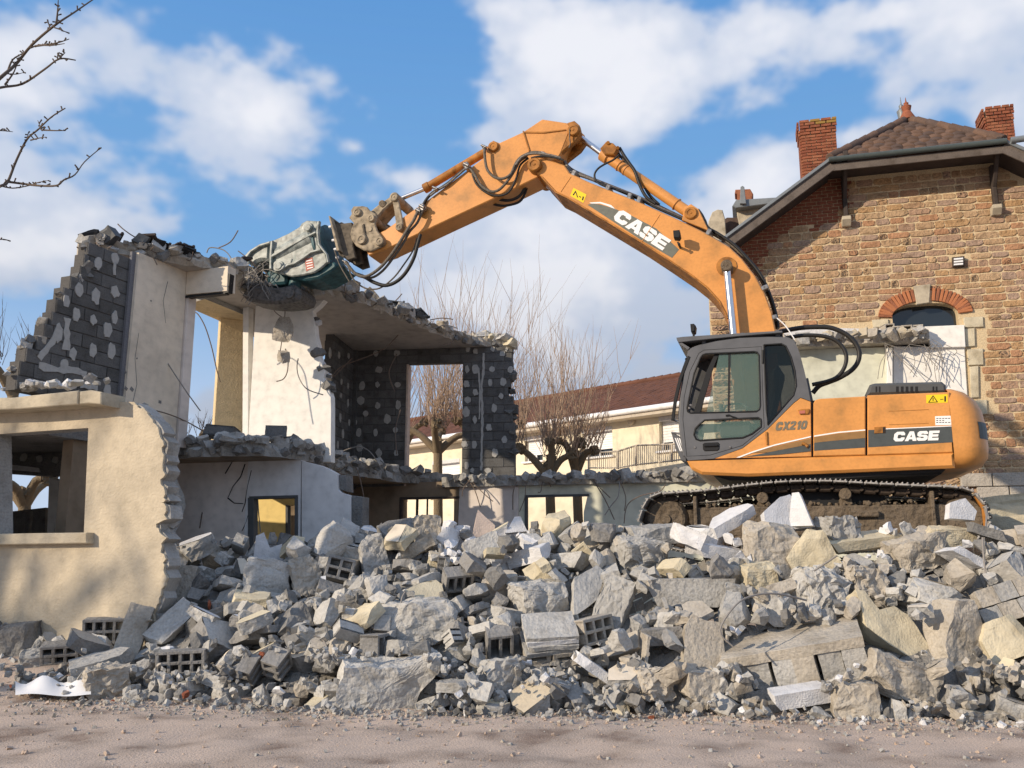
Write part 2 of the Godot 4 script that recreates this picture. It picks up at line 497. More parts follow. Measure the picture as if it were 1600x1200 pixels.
# ---------------------------------------------------------------- sky, sun, camera
func make_sky():
	var W := 2048; var H := 1024
	var n := FastNoiseLite.new(); n.seed = 5; n.frequency = 1.9; n.fractal_octaves = 6; n.fractal_gain = .56
	var big := FastNoiseLite.new(); big.seed = 9; big.frequency = 1.1; big.fractal_octaves = 2
	# cloud banks: picture column, row, half widths in degrees, thickness
	var banks := []
	for b in [[265, 110, 10.5, 4.4, .68], [400, 190, 3.6, 3.8, .62], [60, 300, 5.0, 3.6, .65], [-80, 420, 7, 5, .6], [140, 400, 6.5, 2.2, .30],
			[930, 130, 6.5, 4.8, 1.05], [800, 225, 3.4, 1.5, .7], [870, 40, 6, 2.6, .45], [1200, 95, 10, 2.6, .5], [1500, 50, 8.5, 3.4, .75], [1700, 200, 6.5, 3, .8],
			[760, 390, 9.5, 4.0, .95], [980, 470, 10.5, 5.0, .95], [650, 520, 8, 4, .45], [1180, 282, 3.8, 2.5, .95], [1560, 175, 1.6, 1.1, .6], [1330, 210, 1.6, .8, .35], [550, 228, .9, .4, .4], [780, 10, 3, 1.6, .35],
			[1050, 640, 12, 3.5, .5], [350, 640, 10, 2.6, .45], [-300, 150, 10, 6, .7], [2000, 420, 12, 6, .7]]:
		var d := ray(b[0], b[1]).normalized()
		banks.append([atan2(d.x, -d.z), asin(d.y), deg_to_rad(b[2]), deg_to_rad(b[3]), b[4]])
	var data := PackedByteArray(); data.resize(W * H * 3)
	for j in H:
		var el := PI * (0.5 - (j + 0.5) / H)
		var hz := clampf(1.0 - el / 1.05, 0, 1)
		var blue := Color(.082, .232, .515).lerp(Color(.148, .318, .57), smoothstep(.3, .72, hz)).lerp(Color(.43, .52, .66), smoothstep(.66, .95, hz))
		for i in W:
			var c: Color
			if el < -0.06:
				c = Color(.26, .22, .185)
			else:
				var az := TAU * ((i + 0.5) / W)
				if az > PI: az -= TAU
				var dir := Vector3(sin(az) * cos(el), sin(el), -cos(az) * cos(el))
				var f := n.get_noise_3dv(dir * Vector3(2.4, 4.6, 2.4))
				var cov := -0.42
				var unseen_fill := 0.0
				for b in banks:
					var dx: float = angle_difference(b[0], az) / b[2]
					var dy: float = (el - b[1]) / b[3]
					var q := dx * dx + dy * dy
					if q < 6.0: cov += b[4] * exp(-q)
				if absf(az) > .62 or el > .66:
					unseen_fill = smoothstep(.62, .9, maxf(absf(az), el * .95))
					cov += unseen_fill * .5 * (1.0 + big.get_noise_3dv(dir * 2.0) * 2.0)  # extra cloud beyond the view, added to brighten the shaded walls
				var t := cov + f * .85 + n.get_noise_3dv(dir * Vector3(9, 15, 9)) * .22
				var a := smoothstep(-.10, .30, t)
				var thick := smoothstep(.15, 1.15, t + (el - .33) * .9 + n.get_noise_3dv(dir * 3.1 + Vector3(9, 4, 2)) * .75)
				var cl := Color(.455, .51, .62).lerp(Color(.69, .695, .735), thick)
				cl = cl * lerpf(.76, 1.0, smoothstep(.1, .42, el))
				c = blue.lerp(cl, a * .95)
			var s := c.linear_to_srgb()
			var k := (j * W + i) * 3
			data[k] = clampi(int(s.r * 255.0), 0, 255); data[k + 1] = clampi(int(s.g * 255.0), 0, 255); data[k + 2] = clampi(int(s.b * 255.0), 0, 255)
	var im := Image.create_from_data(W, H, false, Image.FORMAT_RGB8, data)
	var sm := PanoramaSkyMaterial.new()
	sm.panorama = ImageTexture.create_from_image(im)
	return sm

func make_world():
	var cam := Camera3D.new()
	cam.name = "camera"
	cam.fov = rad_to_deg(2 * atan(600.0 / FOCAL))
	cam.far = 900
	cam.near = .1
	add_child(cam)
	cam.position = EYE
	cam.rotation.x = PITCH
	cam.current = true
	var env := Environment.new()
	env.background_mode = Environment.BG_SKY
	env.sky = Sky.new()
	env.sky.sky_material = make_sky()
	env.background_energy_multiplier = 1.0
	env.tonemap_mode = Environment.TONE_MAPPER_LINEAR
	env.tonemap_exposure = 1.3
	env.sdfgi_enabled = true; env.ssao_enabled = true; env.ssil_enabled = true
	var we := WorldEnvironment.new()
	we.name = "world"
	we.environment = env
	add_child(we)
	var sun := DirectionalLight3D.new()
	sun.name = "sun"
	sun.light_energy = 1.14
	sun.light_color = Color(1, .925, .82)
	sun.light_angular_distance = .7
	sun.shadow_enabled = true
	add_child(sun)
	var az := deg_to_rad(60.0); var el := deg_to_rad(20.0)
	var to := Vector3(-sin(az) * cos(el), sin(el), cos(az) * cos(el))
	sun.look_at_from_position(to * 50, Vector3.ZERO)

# ---------------------------------------------------------------- the excavator
# lettering drawn as block capitals in a unit box, strokes cut by hand
func glyph(ch: String) -> Array:       # [outer, [holes]]
	match ch:
		"C": return [[.98, .62, .98, .80, .82, 1, .22, 1, 0, .78, 0, .22, .22, 0, .82, 0, .98, .20, .98, .40, .66, .40, .62, .30, .40, .30, .34, .38, .34, .62, .40, .70, .62, .70, .66, .62], []]
		"A": return [[0, 0, .32, 1, .70, 1, 1.06, 0, .72, 0, .66, .18, .38, .18, .33, 0], [[.44, .40, .60, .40, .52, .70]]]
		"S": return [[.96, .68, .96, .82, .80, 1, .20, 1, .02, .84, .02, .56, .20, .42, .62, .40, .62, .27, .38, .27, .36, .34, .0, .34, .0, .18, .18, 0, .80, 0, .98, .16, .98, .46, .80, .60, .38, .62, .38, .73, .60, .73, .62, .68], []]
		"E": return [[0, 0, .92, 0, .92, .26, .34, .26, .34, .38, .86, .38, .86, .62, .34, .62, .34, .74, .92, .74, .92, 1, 0, 1], []]
		"X": return [[0, 0, .34, 0, .5, .28, .68, 0, 1.02, 0, .70, .5, .98, 1, .66, 1, .5, .74, .36, 1, .02, 1, .32, .5], []]
		"2": return [[0, 0, .86, 0, .86, .26, .44, .26, .84, .56, .86, .86, .68, 1, .16, 1, 0, .84, 0, .66, .30, .66, .30, .74, .54, .74, .54, .64, 0, .26], []]
		"1": return [[.18, 0, .50, 0, .50, 1, .24, 1, .02, .82, .02, .60, .18, .68], []]
		"0": return [[.2, 0, .7, 0, .88, .2, .88, .8, .7, 1, .2, 1, 0, .8, 0, .2], [[.32, .3, .56, .3, .56, .7, .32, .7]]]
	return [[], []]
func letters(text: String, h: float, w: float, gap: float, slant: float, depth: float) -> ArrayMesh:
	var s := Shape.new()
	var x := 0.0
	for ch in text:
		var g := glyph(ch)
		var pts := PackedVector2Array()
		var f := func(px: float, py: float) -> Vector2: return Vector2(x + px * w + py * h * slant, py * h)
		for i in range(0, g[0].size(), 2): pts.append(f.call(g[0][i], g[0][i + 1]))
		if g[1].is_empty():
			s.push(pts, 0, depth)
		else:       # two halves around the counter
			var q := PackedVector2Array()
			for i in range(0, g[1][0].size(), 2): q.append(f.call(g[1][0][i], g[1][0][i + 1]))
			var lo := INF; var hi := -INF
			for p in q:
				lo = minf(lo, p.y); hi = maxf(hi, p.y)
			for cutter in [[-9.0, lo], [lo, hi], [hi, 9.0]]:
				var band := PackedVector2Array([Vector2(-99, cutter[0]), Vector2(99, cutter[0]), Vector2(99, cutter[1]), Vector2(-99, cutter[1])])
				for pc in Geometry2D.intersect_polygons(pts, band):
					var bits := Geometry2D.clip_polygons(pc, q)
					for bt in bits: s.push(bt, 0, depth)
		x += w * (1.0 if ch != "1" else .56) + gap
	return s.done()

func make_digger():
	var th := deg_to_rad(17.0)
	var T := Transform3D(Basis(Vector3.UP, -th), Vector3(4.42, 1.56, -12.89))
	var ex := thing("excavator", "yellow-orange tracked excavator on the rubble heap with long arm holding a teal crusher", "excavator", T)
	var P := func(called: String, s: Shape, m: String, up: Node3D = ex) -> MeshInstance3D: return part(up, called, s.done(), M[m], T)
	# ---- tracks: a ring of shoes on a chain, idler, sprocket, rollers, frame
	var zt := 1.2
	var top := curve(path(T, [1000, 806, 1008, 786, 1024, 773, 1060, 769, 1100, 766, 1180, 756, 1230, 752, 1290, 751, 1367, 755, 1430, 758, 1493, 761, 1519, 768, 1538, 788, 1545, 812], 1.5), 6)
	var loop := top.duplicate()
	var e0: Vector3 = loop[-1]; var s0: Vector3 = loop[0]
	for q in [Vector3(e0.x - .02, .30, 0), Vector3(e0.x - .18, .10, 0), Vector3(e0.x - .45, .03, 0), Vector3(lerpf(e0.x, s0.x, .5), .02, 0), Vector3(s0.x + .5, .03, 0), Vector3(s0.x + .2, .10, 0), Vector3(s0.x + .03, .28, 0), s0]:
		loop.append(q)
	var total := 0.0
	for i in loop.size() - 1: total += Vector2(loop[i].x - loop[i + 1].x, loop[i].y - loop[i + 1].y).length()
	var count := int(total / .178)
	var spots := []
	var want := 0.0; var run := 0.0
	for i in loop.size() - 1:
		var a := Vector2(loop[i].x, loop[i].y); var b := Vector2(loop[i + 1].x, loop[i + 1].y)
		var l := a.distance_to(b)
		while want <= run + l and spots.size() < count:
			spots.append([a.lerp(b, (want - run) / l), (b - a).angle()])
			want += total / count
		run += l
	var shoe := Shape.new()
	shoe.bx(Vector3(0, .0, 0), Vector3(.168, .022, .6), .006)
	for gx in [-.055, .0, .06]: shoe.bx(Vector3(gx, .020, 0), Vector3(.018, .024, .598), .006)
	shoe.bx(Vector3(-.07, -.01, 0), Vector3(.02, .02, .59), .005)
	var shoe_mesh := shoe.done()
	for side in [1.0, -1.0]:
		var chain := Shape.new()
		for sp in spots:
			var bs := Basis(Vector3.BACK, sp[1])
			var c := Vector3(sp[0].x, sp[0].y, zt * side)
			for dz in [-.1, .1]:
				chain.box(Transform3D(bs, c + bs * Vector3(0, -.075, dz)), Vector3(.165, .10, .045), .02)
			chain.drum(c + bs * Vector3(.08, -.075, -.15), c + bs * Vector3(.08, -.075, .15), .026, 8)
		var tr: MeshInstance3D = P.call("track", chain, "track_steel")
		for sp in spots:
			var bs := Basis(Vector3.BACK, sp[1])
			var o := part(tr, "track_shoe", shoe_mesh, M.track_edge)
			o.global_transform = T * Transform3D(bs, Vector3(sp[0].x, sp[0].y, zt * side))
		var zf: float = zt * side
		var z_out: float = zf + .14; var z_in: float = zf - .14
		var fr := Shape.new()
		var a := on(T, 1088, 793, zt + .17); var b := on(T, 1468, 790, zt + .17)
		fr.push(PackedVector2Array([Vector2(a.x, a.y), Vector2(b.x, b.y + .02), Vector2(b.x + .22, b.y - .02), Vector2(b.x + .3, .42), Vector2(b.x + .3, .2), Vector2(a.x, .2)]), z_in, z_out + .03, .02)
		fr.bx(Vector3(a.x - .01, .42, zf + .02), Vector3(.05, .62, .40), .01)
		fr.bx(Vector3(b.x - .08, .44, zf + .02), Vector3(.05, .60, .42), .01)
		fr.bx(on(T, 1350, 803, zt + .2) * Vector3(1, 1, side) , Vector3(.36, .08, .1), .015)
		var frame_part: MeshInstance3D = P.call("track_frame", fr, "track_mud")
		var crumbs := Shape.new()
		for i in 90:
			crumbs.bx(Vector3(R(a.x + .1, b.x - .05), a.y + R(.0, .035), zf + R(-.1, .16)), Vector3.ONE * R(.02, .06), .008, Vector3(R(0, 3), R(0, 3), R(0, 3)))
		tag(P.call("dried_mud", crumbs, "track_mud", frame_part), "", "", "", "stuff")
		var idl := Shape.new()
		var ic := on(T, 1043, 812, zt) * Vector3(1, 1, 0)
		idl.lathe(ic + Vector3(0, 0, zf - .14), ic + Vector3(0, 0, zf + .15), [[0, 0], [0, .27], [.3, .29], [.7, .29], [.95, .25], [1, .22], [.96, .2], [.96, .07], [1.05, .06], [1.05, 0]], 28)
		P.call("idler_wheel", idl, "track_mud")
		var spk := Shape.new()
		var sc := on(T, 1502, 808, zt) * Vector3(1, 1, 0)
		spk.lathe(sc + Vector3(0, 0, zf - .14), sc + Vector3(0, 0, zf + .16), [[0, 0], [0, .3], [.5, .3], [.55, .24], [1, .22], [1, .05], [1.08, .05], [1.08, 0]], 28)
		for k in 21:
			var an := TAU * k / 21
			spk.bx(sc + Vector3(cos(an) * .31, sin(an) * .31, zf), Vector3(.07, .05, .07), .012, Vector3(0, 0, an))
		P.call("drive_sprocket", spk, "track_mud")
		for px in [[1192, 779], [1320, 773]]:
			var rl := Shape.new()
			var rc := on(T, px[0], px[1], zt) * Vector3(1, 1, 0)
			rl.drum(rc + Vector3(0, 0, zf - .16), rc + Vector3(0, 0, zf + .17), .075, 16)
			rl.bx(rc + Vector3(0, -.13, zf), Vector3(.15, .17, .2), .02)
			P.call("carrier_roller", rl, "track_mud")
		for k in 7:
			var br := Shape.new()
			var cx := lerpf(a.x + .1, b.x, k / 6.0)
			br.drum(Vector3(cx, .17, zf - .16), Vector3(cx, .17, zf + .16), .1, 14)
			P.call("track_roller", br, "track_mud")
		var guard := Shape.new()
		guard.push(ons(T, [1524, 772, 1530, 771, 1543, 790, 1546, 822, 1540, 822, 1537, 795], 1.5), z_out - .02, z_out + .06, .008)
		P.call("sprocket_guard", guard, "orange_dirty")
	var cb := Shape.new()
	cb.bx(Vector3(.0, .62, 0), Vector3(1.5, .42, 2.2), .05)
	cb.drum(Vector3(.02, .75, 0), Vector3(.02, 1.16, 0), .62, 32, .04)
	P.call("turntable", cb, "black")
	# ---- upper body
	var zs := 1.28
	var sk := Shape.new()
	sk.push(ons(T, [1073, 720, 1270, 714, 1491, 707, 1493, 731, 1465, 732, 1300, 739, 1169, 744, 1096, 741, 1080, 733], zs), -1.28, zs, .035)
	P.call("lower_skirt", sk, "orange")
	var un := Shape.new()
	un.push(ons(T, [1110, 742, 1480, 731, 1470, 741, 1310, 752, 1140, 751], 1.1), -1.15, 1.15, .03)
	P.call("under_frame", un, "black")
	var body := func(called: String, pts: Array, z1: float, z0: float, m: String, bev: float) -> MeshInstance3D:
		var s := Shape.new()
		s.push(ons(T, pts, z1), z0, z1, bev)
		return P.call(called, s, m)
	body.call("side_panel", [1271, 713, 1271, 630, 1274, 625, 1280, 623, 1352.5, 619, 1352.5, 711], 1.27, .55, "orange", .012)
	var dr: MeshInstance3D = body.call("engine_door", [1355.5, 711, 1355.5, 617.5, 1484, 612.5, 1489.5, 707], 1.27, .4, "orange", .012)
	var gap := Shape.new()
	gap.push(ons(T, [1268, 714, 1268, 626, 1486, 616, 1492, 708], 1.2), -1.2, 1.2, .0)
	P.call("inner_body", gap, "black")
	var deck := Shape.new()
	var d0 := on2(T, 1276, 624, 1.27); var d1 := on2(T, 1484, 613, 1.27)
	deck.push(PackedVector2Array([d0, d1, d1 + Vector2(0, -.1), d0 + Vector2(0, -.1)]), -1.24, .54, .02)
	P.call("engine_deck", deck, "orange")
	# hatch outline, latch, stickers on the engine door
	var ln := Shape.new()
	for q in [[1389, 642.3, 1451, 640.3], [1389, 663.5, 1451, 661.5]]:
		var a2 := on2(T, q[0], q[1], 1.27); var b2 := on2(T, q[2], q[3], 1.27)
		ln.bx(Vector3((a2.x + b2.x) / 2, (a2.y + b2.y) / 2, 1.271), Vector3(a2.distance_to(b2), .006, .004))
	P.call("hatch_outline", ln, "orange_dirty", dr)
	var lt := Shape.new()
	lt.push(ons(T, [1366, 667.5, 1383, 666.5, 1383, 676.5, 1366, 677.5], 1.27), 1.268, 1.285, .004)
	P.call("door_latch", lt, "orange_dirty", dr)
	var lt2 := Shape.new()
	lt2.push(ons(T, [1379.5, 667.5, 1382.5, 667.3, 1382.5, 676, 1379.5, 676.2], 1.286), 1.284, 1.288)
	P.call("latch_slot", lt2, "black", dr)
	var sticker := func(up: Node3D, pts: Array, z: float, m: String, called: String, thick := .003) -> MeshInstance3D:
		var s := Shape.new()
		s.push(ons(T, pts, z), z, z + thick)
		return P.call(called, s, m, up)
	sticker.call(dr, [1447, 617.2, 1480.5, 616, 1481, 629, 1447.5, 630.4], 1.27, "yellow", "warning_sticker")
	var ws := Shape.new()
	for tri_pts in [[1450, 629, 1457.5, 617.9, 1458.3, 618.9, 1451.6, 628.6], [1457.3, 618.3, 1458.3, 617.9, 1465.6, 628.3, 1464.2, 628.6], [1450.6, 629.2, 1464.8, 628.5, 1464.9, 627.5, 1451.5, 628.1], [1469, 623.4, 1474, 623.2, 1474, 624.2, 1469, 624.4], [1475.5, 619, 1478, 618.9, 1478, 627.5, 1475.5, 627.6], [1457.2, 621.5, 1458.5, 621.5, 1458.5, 626.3, 1457.2, 626.3]]:
		ws.push(ons(T, tri_pts, 1.2755), 1.2735, 1.2755)
	P.call("warning_print", ws, "black", dr)
	sticker.call(dr, [1461, 650.5, 1487, 649.5, 1487.5, 664, 1461.5, 664.6], 1.27, "decal_white", "data_plate")
	var dp := Shape.new()
	for k in 5:
		for j in 3:
			if k > 2 and j == 1: continue
			var xx := 1463.0 + k * 4.6
			dp.push(ons(T, [xx, 653 + j * 3.2, xx + R(2.5, 4), 652.9 + j * 3.2, xx + 3, 654 + j * 3.2, xx, 654.2 + j * 3.2], 1.2755), 1.2735, 1.2755)
	P.call("plate_lettering", dp, "decal_slate", dr)
	# paint stripes
	var stripe := func(called: String, pts: Array, m: String, z: float): sticker.call(ex, pts, z, m, called)
	stripe.call("grey_stripe", [1356.5, 672, 1488, 666.3, 1489.2, 691, 1356.5, 699], "decal_slate", 1.27)
	stripe.call("grey_stripe", [1272, 692, 1300, 689, 1352, 684.5, 1352, 699.3, 1272, 704.3], "decal_slate", 1.27)
	stripe.call("faded_stripe", [1272, 683, 1310, 677.5, 1352, 673.5, 1352, 684.3, 1300, 688.8, 1272, 691.8], "decal_blend", 1.27)
	stripe.call("grey_stripe", [1165, 713.5, 1200, 707, 1267, 694, 1267, 705, 1215, 710.5], "decal_slate", 1.257)
	stripe.call("faded_stripe", [1172, 708, 1215, 697, 1267, 685, 1267, 693.8, 1200, 706.8], "decal_blend", 1.257)
	stripe.call("white_line", [1272, 680.5, 1310, 674.6, 1352, 671, 1352, 672.8, 1310, 676.5, 1272, 682.5], "decal_white", 1.27)
	stripe.call("white_line", [1384, 669.5, 1488, 665, 1488, 666.2, 1384, 671], "decal_white", 1.27)
	stripe.call("white_line", [1150, 715, 1175, 705.5, 1210, 694.5, 1267, 681.3, 1267, 683.2, 1210, 696.6, 1175, 707.6, 1156, 715], "decal_white", 1.257)
	# counterweight: rounded in plan, swelling towards its belt
	var cw := Shape.new()
	var levels := []
	for q in [[734, 1516, .16], [729, 1536, .05], [716, 1544.5, .0], [700, 1545, .0], [670, 1541.5, .0], [645, 1535, .0], [628, 1524, .01], [618, 1510, .05], [613, 1494, .13]]:
		var e := on2(T, q[1], q[0], .85)
		levels.append([e.x, e.y, q[2]])
	var x0 := on2(T, 1487, 670, 1.27).x
	var rings := []
	for l in levels:
		var ring := []
		var hw: float = 1.28 - l[2] * 1.2
		var xr: float = l[0]
		var rad := minf(.36, (xr - x0) * .8)
		ring.append(Vector3(x0, l[1], -hw))
		for sgn in [-1.0, 1.0]:
			for k in 9:
				var an: float = (PI / 2) * k / 8.0
				if sgn < 0: ring.append(Vector3(xr - rad + sin(an) * rad, l[1], -hw + .5 - cos(an) * .5))
				else: ring.append(Vector3(xr - rad + cos(an) * rad, l[1], hw - .5 + sin(an) * .5))
		ring.append(Vector3(x0, l[1], hw))
		rings.append(ring)
	cw.soft(1)
	for i in rings.size() - 1:
		for k in rings[0].size() - 1:
			cw.quad(rings[i][k], rings[i][k + 1], rings[i + 1][k + 1], rings[i + 1][k])
	cw.hard()
	for rg in [rings[0], rings[-1]]:
		for k in range(1, rg.size() - 1): cw.tri(rg[0], rg[k], rg[k + 1])
	var cwp: MeshInstance3D = P.call("counterweight", cw, "orange")
	var refl := Shape.new()
	for i in [3, 4]:
		for k in range(11, 15):
			var q := []
			for c in [[i, k], [i, k + 1], [i + 1, k + 1], [i + 1, k]]:
				var p: Vector3 = rings[c[0]][c[1]]
				if c[0] == 3: p = p.lerp(rings[4][c[1]], .35)
				if c[0] == 5: p = (rings[4][c[1]] as Vector3).lerp(p, .25)
				q.append(p + Vector3(.004, 0, .004))
			refl.quad(q[0], q[1], q[2], q[3])
	P.call("rear_panel", refl, "decal_slate", cwp)
	# hood with louvres
	var hd := Shape.new()
	hd.push(ons(T, [1355, 617, 1359, 601, 1367, 598.5, 1472, 596, 1478, 601, 1479, 613], 1.0), -.2, 1.0, .03)
	var hp: MeshInstance3D = P.call("hood", hd, "hood_grey")
	for xx in [1368, 1373, 1400, 1407.5, 1415, 1422.5, 1430, 1457, 1462]:
		var lv := Shape.new()
		var w := 2.6 if xx < 1390 or xx > 1440 else 4.2
		lv.push(ons(T, [xx, 604, xx + w, 603.9, xx + w, 612.5, xx, 612.7], 1.0), .99, 1.003)
		P.call("vent_slot", lv, "black", hp)
	# ---- cab
	var side := [1075, 548, 1083, 542.5, 1094, 539, 1120, 533, 1156, 528, 1200, 526.5, 1225, 527, 1235, 529.5, 1242, 535, 1247, 545, 1251, 557, 1257, 580, 1262, 602, 1266.5, 627, 1251, 621, 1240, 629.5, 1199.5, 670, 1160, 700, 1116, 716.5, 1075, 719.5, 1069, 711, 1062, 659, 1064, 621, 1071, 574]
	var win := [1079, 645.5, 1074.5, 643, 1073.5, 638, 1084.4, 584, 1094.7, 558.6, 1098, 554.5, 1103, 552.8, 1178, 549.4, 1183, 550.5, 1186, 555, 1188, 634, 1186.5, 640, 1182, 643.2]
	var low := [1084.4, 679.4, 1086.6, 670, 1092, 664, 1101, 656.6, 1184.7, 652.8, 1188.5, 655, 1189.3, 659, 1189, 667, 1175, 678, 1161, 684, 1094, 688.4, 1088, 686.5]
	var rear := [1193.5, 539, 1221, 537.2, 1228, 541, 1236, 558, 1242, 580, 1244.2, 602.5, 1240, 617.5, 1199.5, 664.5, 1197.5, 640]
	var cab := panel(ex, "cab_side", ons(T, side, 1.25), [ons(T, win, 1.25), ons(T, low, 1.25), ons(T, rear, 1.25)], 1.18, 1.25, M.cab_grey, T)
	# seams of the door, window rubber
	var outline := func(pts: Array, z: float, r: float, m: String, called: String, up: Node3D):
		var pp := path(T, pts, z)
		pp.append(pp[0]); pp.append(pp[1])
		var s := Shape.new(); s.tube(pp, r, r, 6, false)
		P.call(called, s, m, up)
	outline.call(win, 1.247, .012, "black", "window_seal", cab)
	outline.call(low, 1.247, .014, "black", "window_seal", cab)
	outline.call(rear, 1.247, .012, "black", "window_seal", cab)
	outline.call([1092, 552, 1100, 547, 1190, 541.5, 1191, 600, 1194, 668, 1160, 696, 1110, 711, 1073, 713, 1067, 655, 1069, 620, 1078, 580], 1.249, .004, "black", "door_seam", cab)
	var glass := func(pts: Array, z: float, m: String, called: String):
		var s := Shape.new(); s.push(ons(T, pts, z), z - .006, z)
		P.call(called, s, m)
	glass.call([1104, 645, 1113, 603, 1124, 552, 1186, 549, 1188.5, 641], 1.222, "cab_glass", "door_window")
	glass.call(low, 1.222, "cab_glass", "lower_window")
	glass.call(rear, 1.225, "tinted_glass", "rear_side_window")
	var mull := Shape.new()
	mull.push(ons(T, [1138, 551, 1141, 551, 1140, 645, 1137, 645], 1.228), 1.218, 1.23)
	mull.push(ons(T, [1083, 646, 1094, 646, 1113, 580, 1124, 552, 1117, 552, 1104, 580], 1.21), 1.19, 1.21, .004)
	P.call("window_frame", mull, "black", cab)
	var hnd := Shape.new()
	hnd.push(ons(T, [1098, 694, 1101, 692, 1122, 691, 1124.5, 694, 1124, 702, 1121, 704.5, 1101, 705, 1098.5, 702], 1.25), 1.24, 1.262, .008)
	hnd.bx(on(T, 1111, 696.5, 1.27), Vector3(.19, .03, .03), .012)
	P.call("door_handle", hnd, "black", cab)
	var pull := Shape.new()
	pull.tube(path(T, [1134, 649.5, 1139, 648.5, 1144, 651, 1151, 653], 1.262), .012, .01, 8)
	pull.drum(on(T, 1192, 547, 1.25), on(T, 1192, 568, 1.25), .018, 10)
	P.call("door_catch", pull, "black", cab)
	var bolt := Shape.new()
	for q in [[1085.5, 699], [1141, 698.5], [1079, 633], [1077, 637.5]]:
		bolt.drum(on(T, q[0], q[1], 1.249), on(T, q[0], q[1], 1.263), .016, 10)
	P.call("door_bolt", bolt, "steel_worn", cab)
	# orange cab foot
	var foot: MeshInstance3D = body.call("cab_foot", [1117, 716.4, 1160.4, 700.6, 1199.8, 670.6, 1240.4, 630.2, 1251.2, 621.8, 1267, 627.8, 1268, 713.2], 1.25, .4, "orange", .006)
	var lampb := Shape.new()
	lampb.push(ons(T, [1247, 641, 1253, 639.5, 1264, 639, 1266, 643, 1263, 647.5, 1250, 648], 1.25), 1.25, 1.275, .01)
	P.call("side_lamp_rim", lampb, "orange_dirty", foot)
	var lampr := Shape.new()
	lampr.push(ons(T, [1249, 642, 1258, 641, 1258, 646, 1249, 646.5], 1.28), 1.272, 1.281, .002)
	P.call("side_lamp", lampr, "red_plate", foot)
	var hook := Shape.new()
	hook.tube(path(T, [1253, 693, 1258, 694, 1262, 697, 1260, 699], 1.27), .022, .018, 8)
	P.call("hood_hook", hook, "orange_dirty", foot)
	var hinge := Shape.new()
	hinge.drum(on(T, 1197.5, 675, 1.262), on(T, 1198.5, 695, 1.262), .014, 8)
	P.call("door_hinge", hinge, "orange_dirty", foot)
	# cab shell: far side, roof, back, floor, pillars
	panel(ex, "cab_far_side", ons(T, side, 1.25), [ons(T, [1082, 648, 1098, 560, 1105, 553, 1236, 548, 1250, 610, 1246, 646], 1.25), ons(T, [1086, 688, 1090, 662, 1190, 656, 1188, 680], 1.25)], .26, .32, M.cab_grey, T)
	var shell := Shape.new()
	var strip := func(pts: Array, z0: float, z1: float, thick: float):
		var q := ons(T, pts, 1.25)
		for i in q.size() - 1:
			var a2 := q[i]; var b2 := q[i + 1]
			var nn := (b2 - a2).orthogonal().normalized() * thick
			shell.push(PackedVector2Array([a2, b2, b2 + nn, a2 + nn]), z0, z1)
	strip.call([1077, 550, 1085, 545, 1096, 541.5, 1120, 535.5, 1156, 530.5, 1200, 529, 1224, 529.5, 1234, 532, 1240, 537], .32, 1.18, -.05)
	strip.call([1257, 590, 1265, 628, 1266, 712], .32, 1.18, -.05)
	strip.call([1117, 713, 1250, 713], .32, 1.18, .05)
	P.call("cab_shell", shell, "cab_grey")
	for z in [.36, 1.2]:
		var rg2 := Shape.new()
		rg2.tube(curve(path(T, [1080, 545, 1073, 574, 1066, 621, 1064, 659, 1071, 712], z), 5), .035, .035, 8)
		P.call("front_pillar", rg2, "cab_grey")
	var wind := Shape.new()
	var wp := curve(path(T, [1080, 547, 1073.5, 574, 1066.5, 621, 1064.5, 659], 1.2), 5)
	for i in wp.size() - 1:
		wind.quad(wp[i] * Vector3(1, 1, 0) + Vector3(0, 0, .36), wp[i + 1] * Vector3(1, 1, 0) + Vector3(0, 0, .36), wp[i + 1], wp[i])
	P.call("windscreen", wind, "cab_glass")
	var seat := Shape.new()
	seat.bx(on(T, 1180, 676, .75) , Vector3(.50, .14, .5), .05)
	seat.push(ons(T, [1196, 668, 1208, 664, 1226, 590, 1216, 574, 1204, 585], .75), .52, .98, .05)
	seat.bx(on(T, 1180, 700, .75), Vector3(.4, .25, .4), .03)
	P.call("driver_seat", seat, "seat")
	var con := Shape.new()
	for z in [.48, 1.05]:
		con.bx(on(T, 1150, 672, z), Vector3(.42, .22, .14), .03)
		con.tube(path(T, [1132, 662, 1128, 645, 1126, 632], z), .02, .03, 8)
	con.tube(path(T, [1129, 647, 1134, 634, 1144, 631, 1160, 631, 1166, 636, 1168, 646], .6), .014, .014, 8)
	con.bx(on(T, 1092, 640, .8), Vector3(.05, .3, .25), .02)
	P.call("control_console", con, "seat")
	# front guard grille: curved bars before the windscreen
	var gd := Shape.new()
	for z in [.34, .52, .7, .88, 1.06, 1.22]:
		gd.tube(curve(path(T, [1075, 556, 1063, 590, 1054.5, 625, 1050.5, 657], z), 5), .016, .016, 6)
	for q in [[1072, 561], [1062, 592], [1054.5, 624], [1050.5, 655]]:
		gd.tube([on(T, q[0], q[1], .32), on(T, q[0], q[1], 1.24)], .018, .018, 6)
	P.call("windscreen_guard", gd, "black")
	var gp := Shape.new()
	gp.push(ons(T, [1075, 556, 1079, 558, 1066, 592, 1058, 626, 1053.5, 657, 1049, 657, 1053, 625, 1061, 590], 1.24), 1.22, 1.26, .006)
	P.call("guard_side_plate", gp, "black")
	var gp2 := Shape.new()
	gp2.push(ons(T, [1048, 674, 1061, 681, 1063, 690, 1072, 712, 1073, 722, 1064, 719, 1057, 703], 1.2), .4, 1.2, .01)
	P.call("front_step", gp2, "cab_grey")
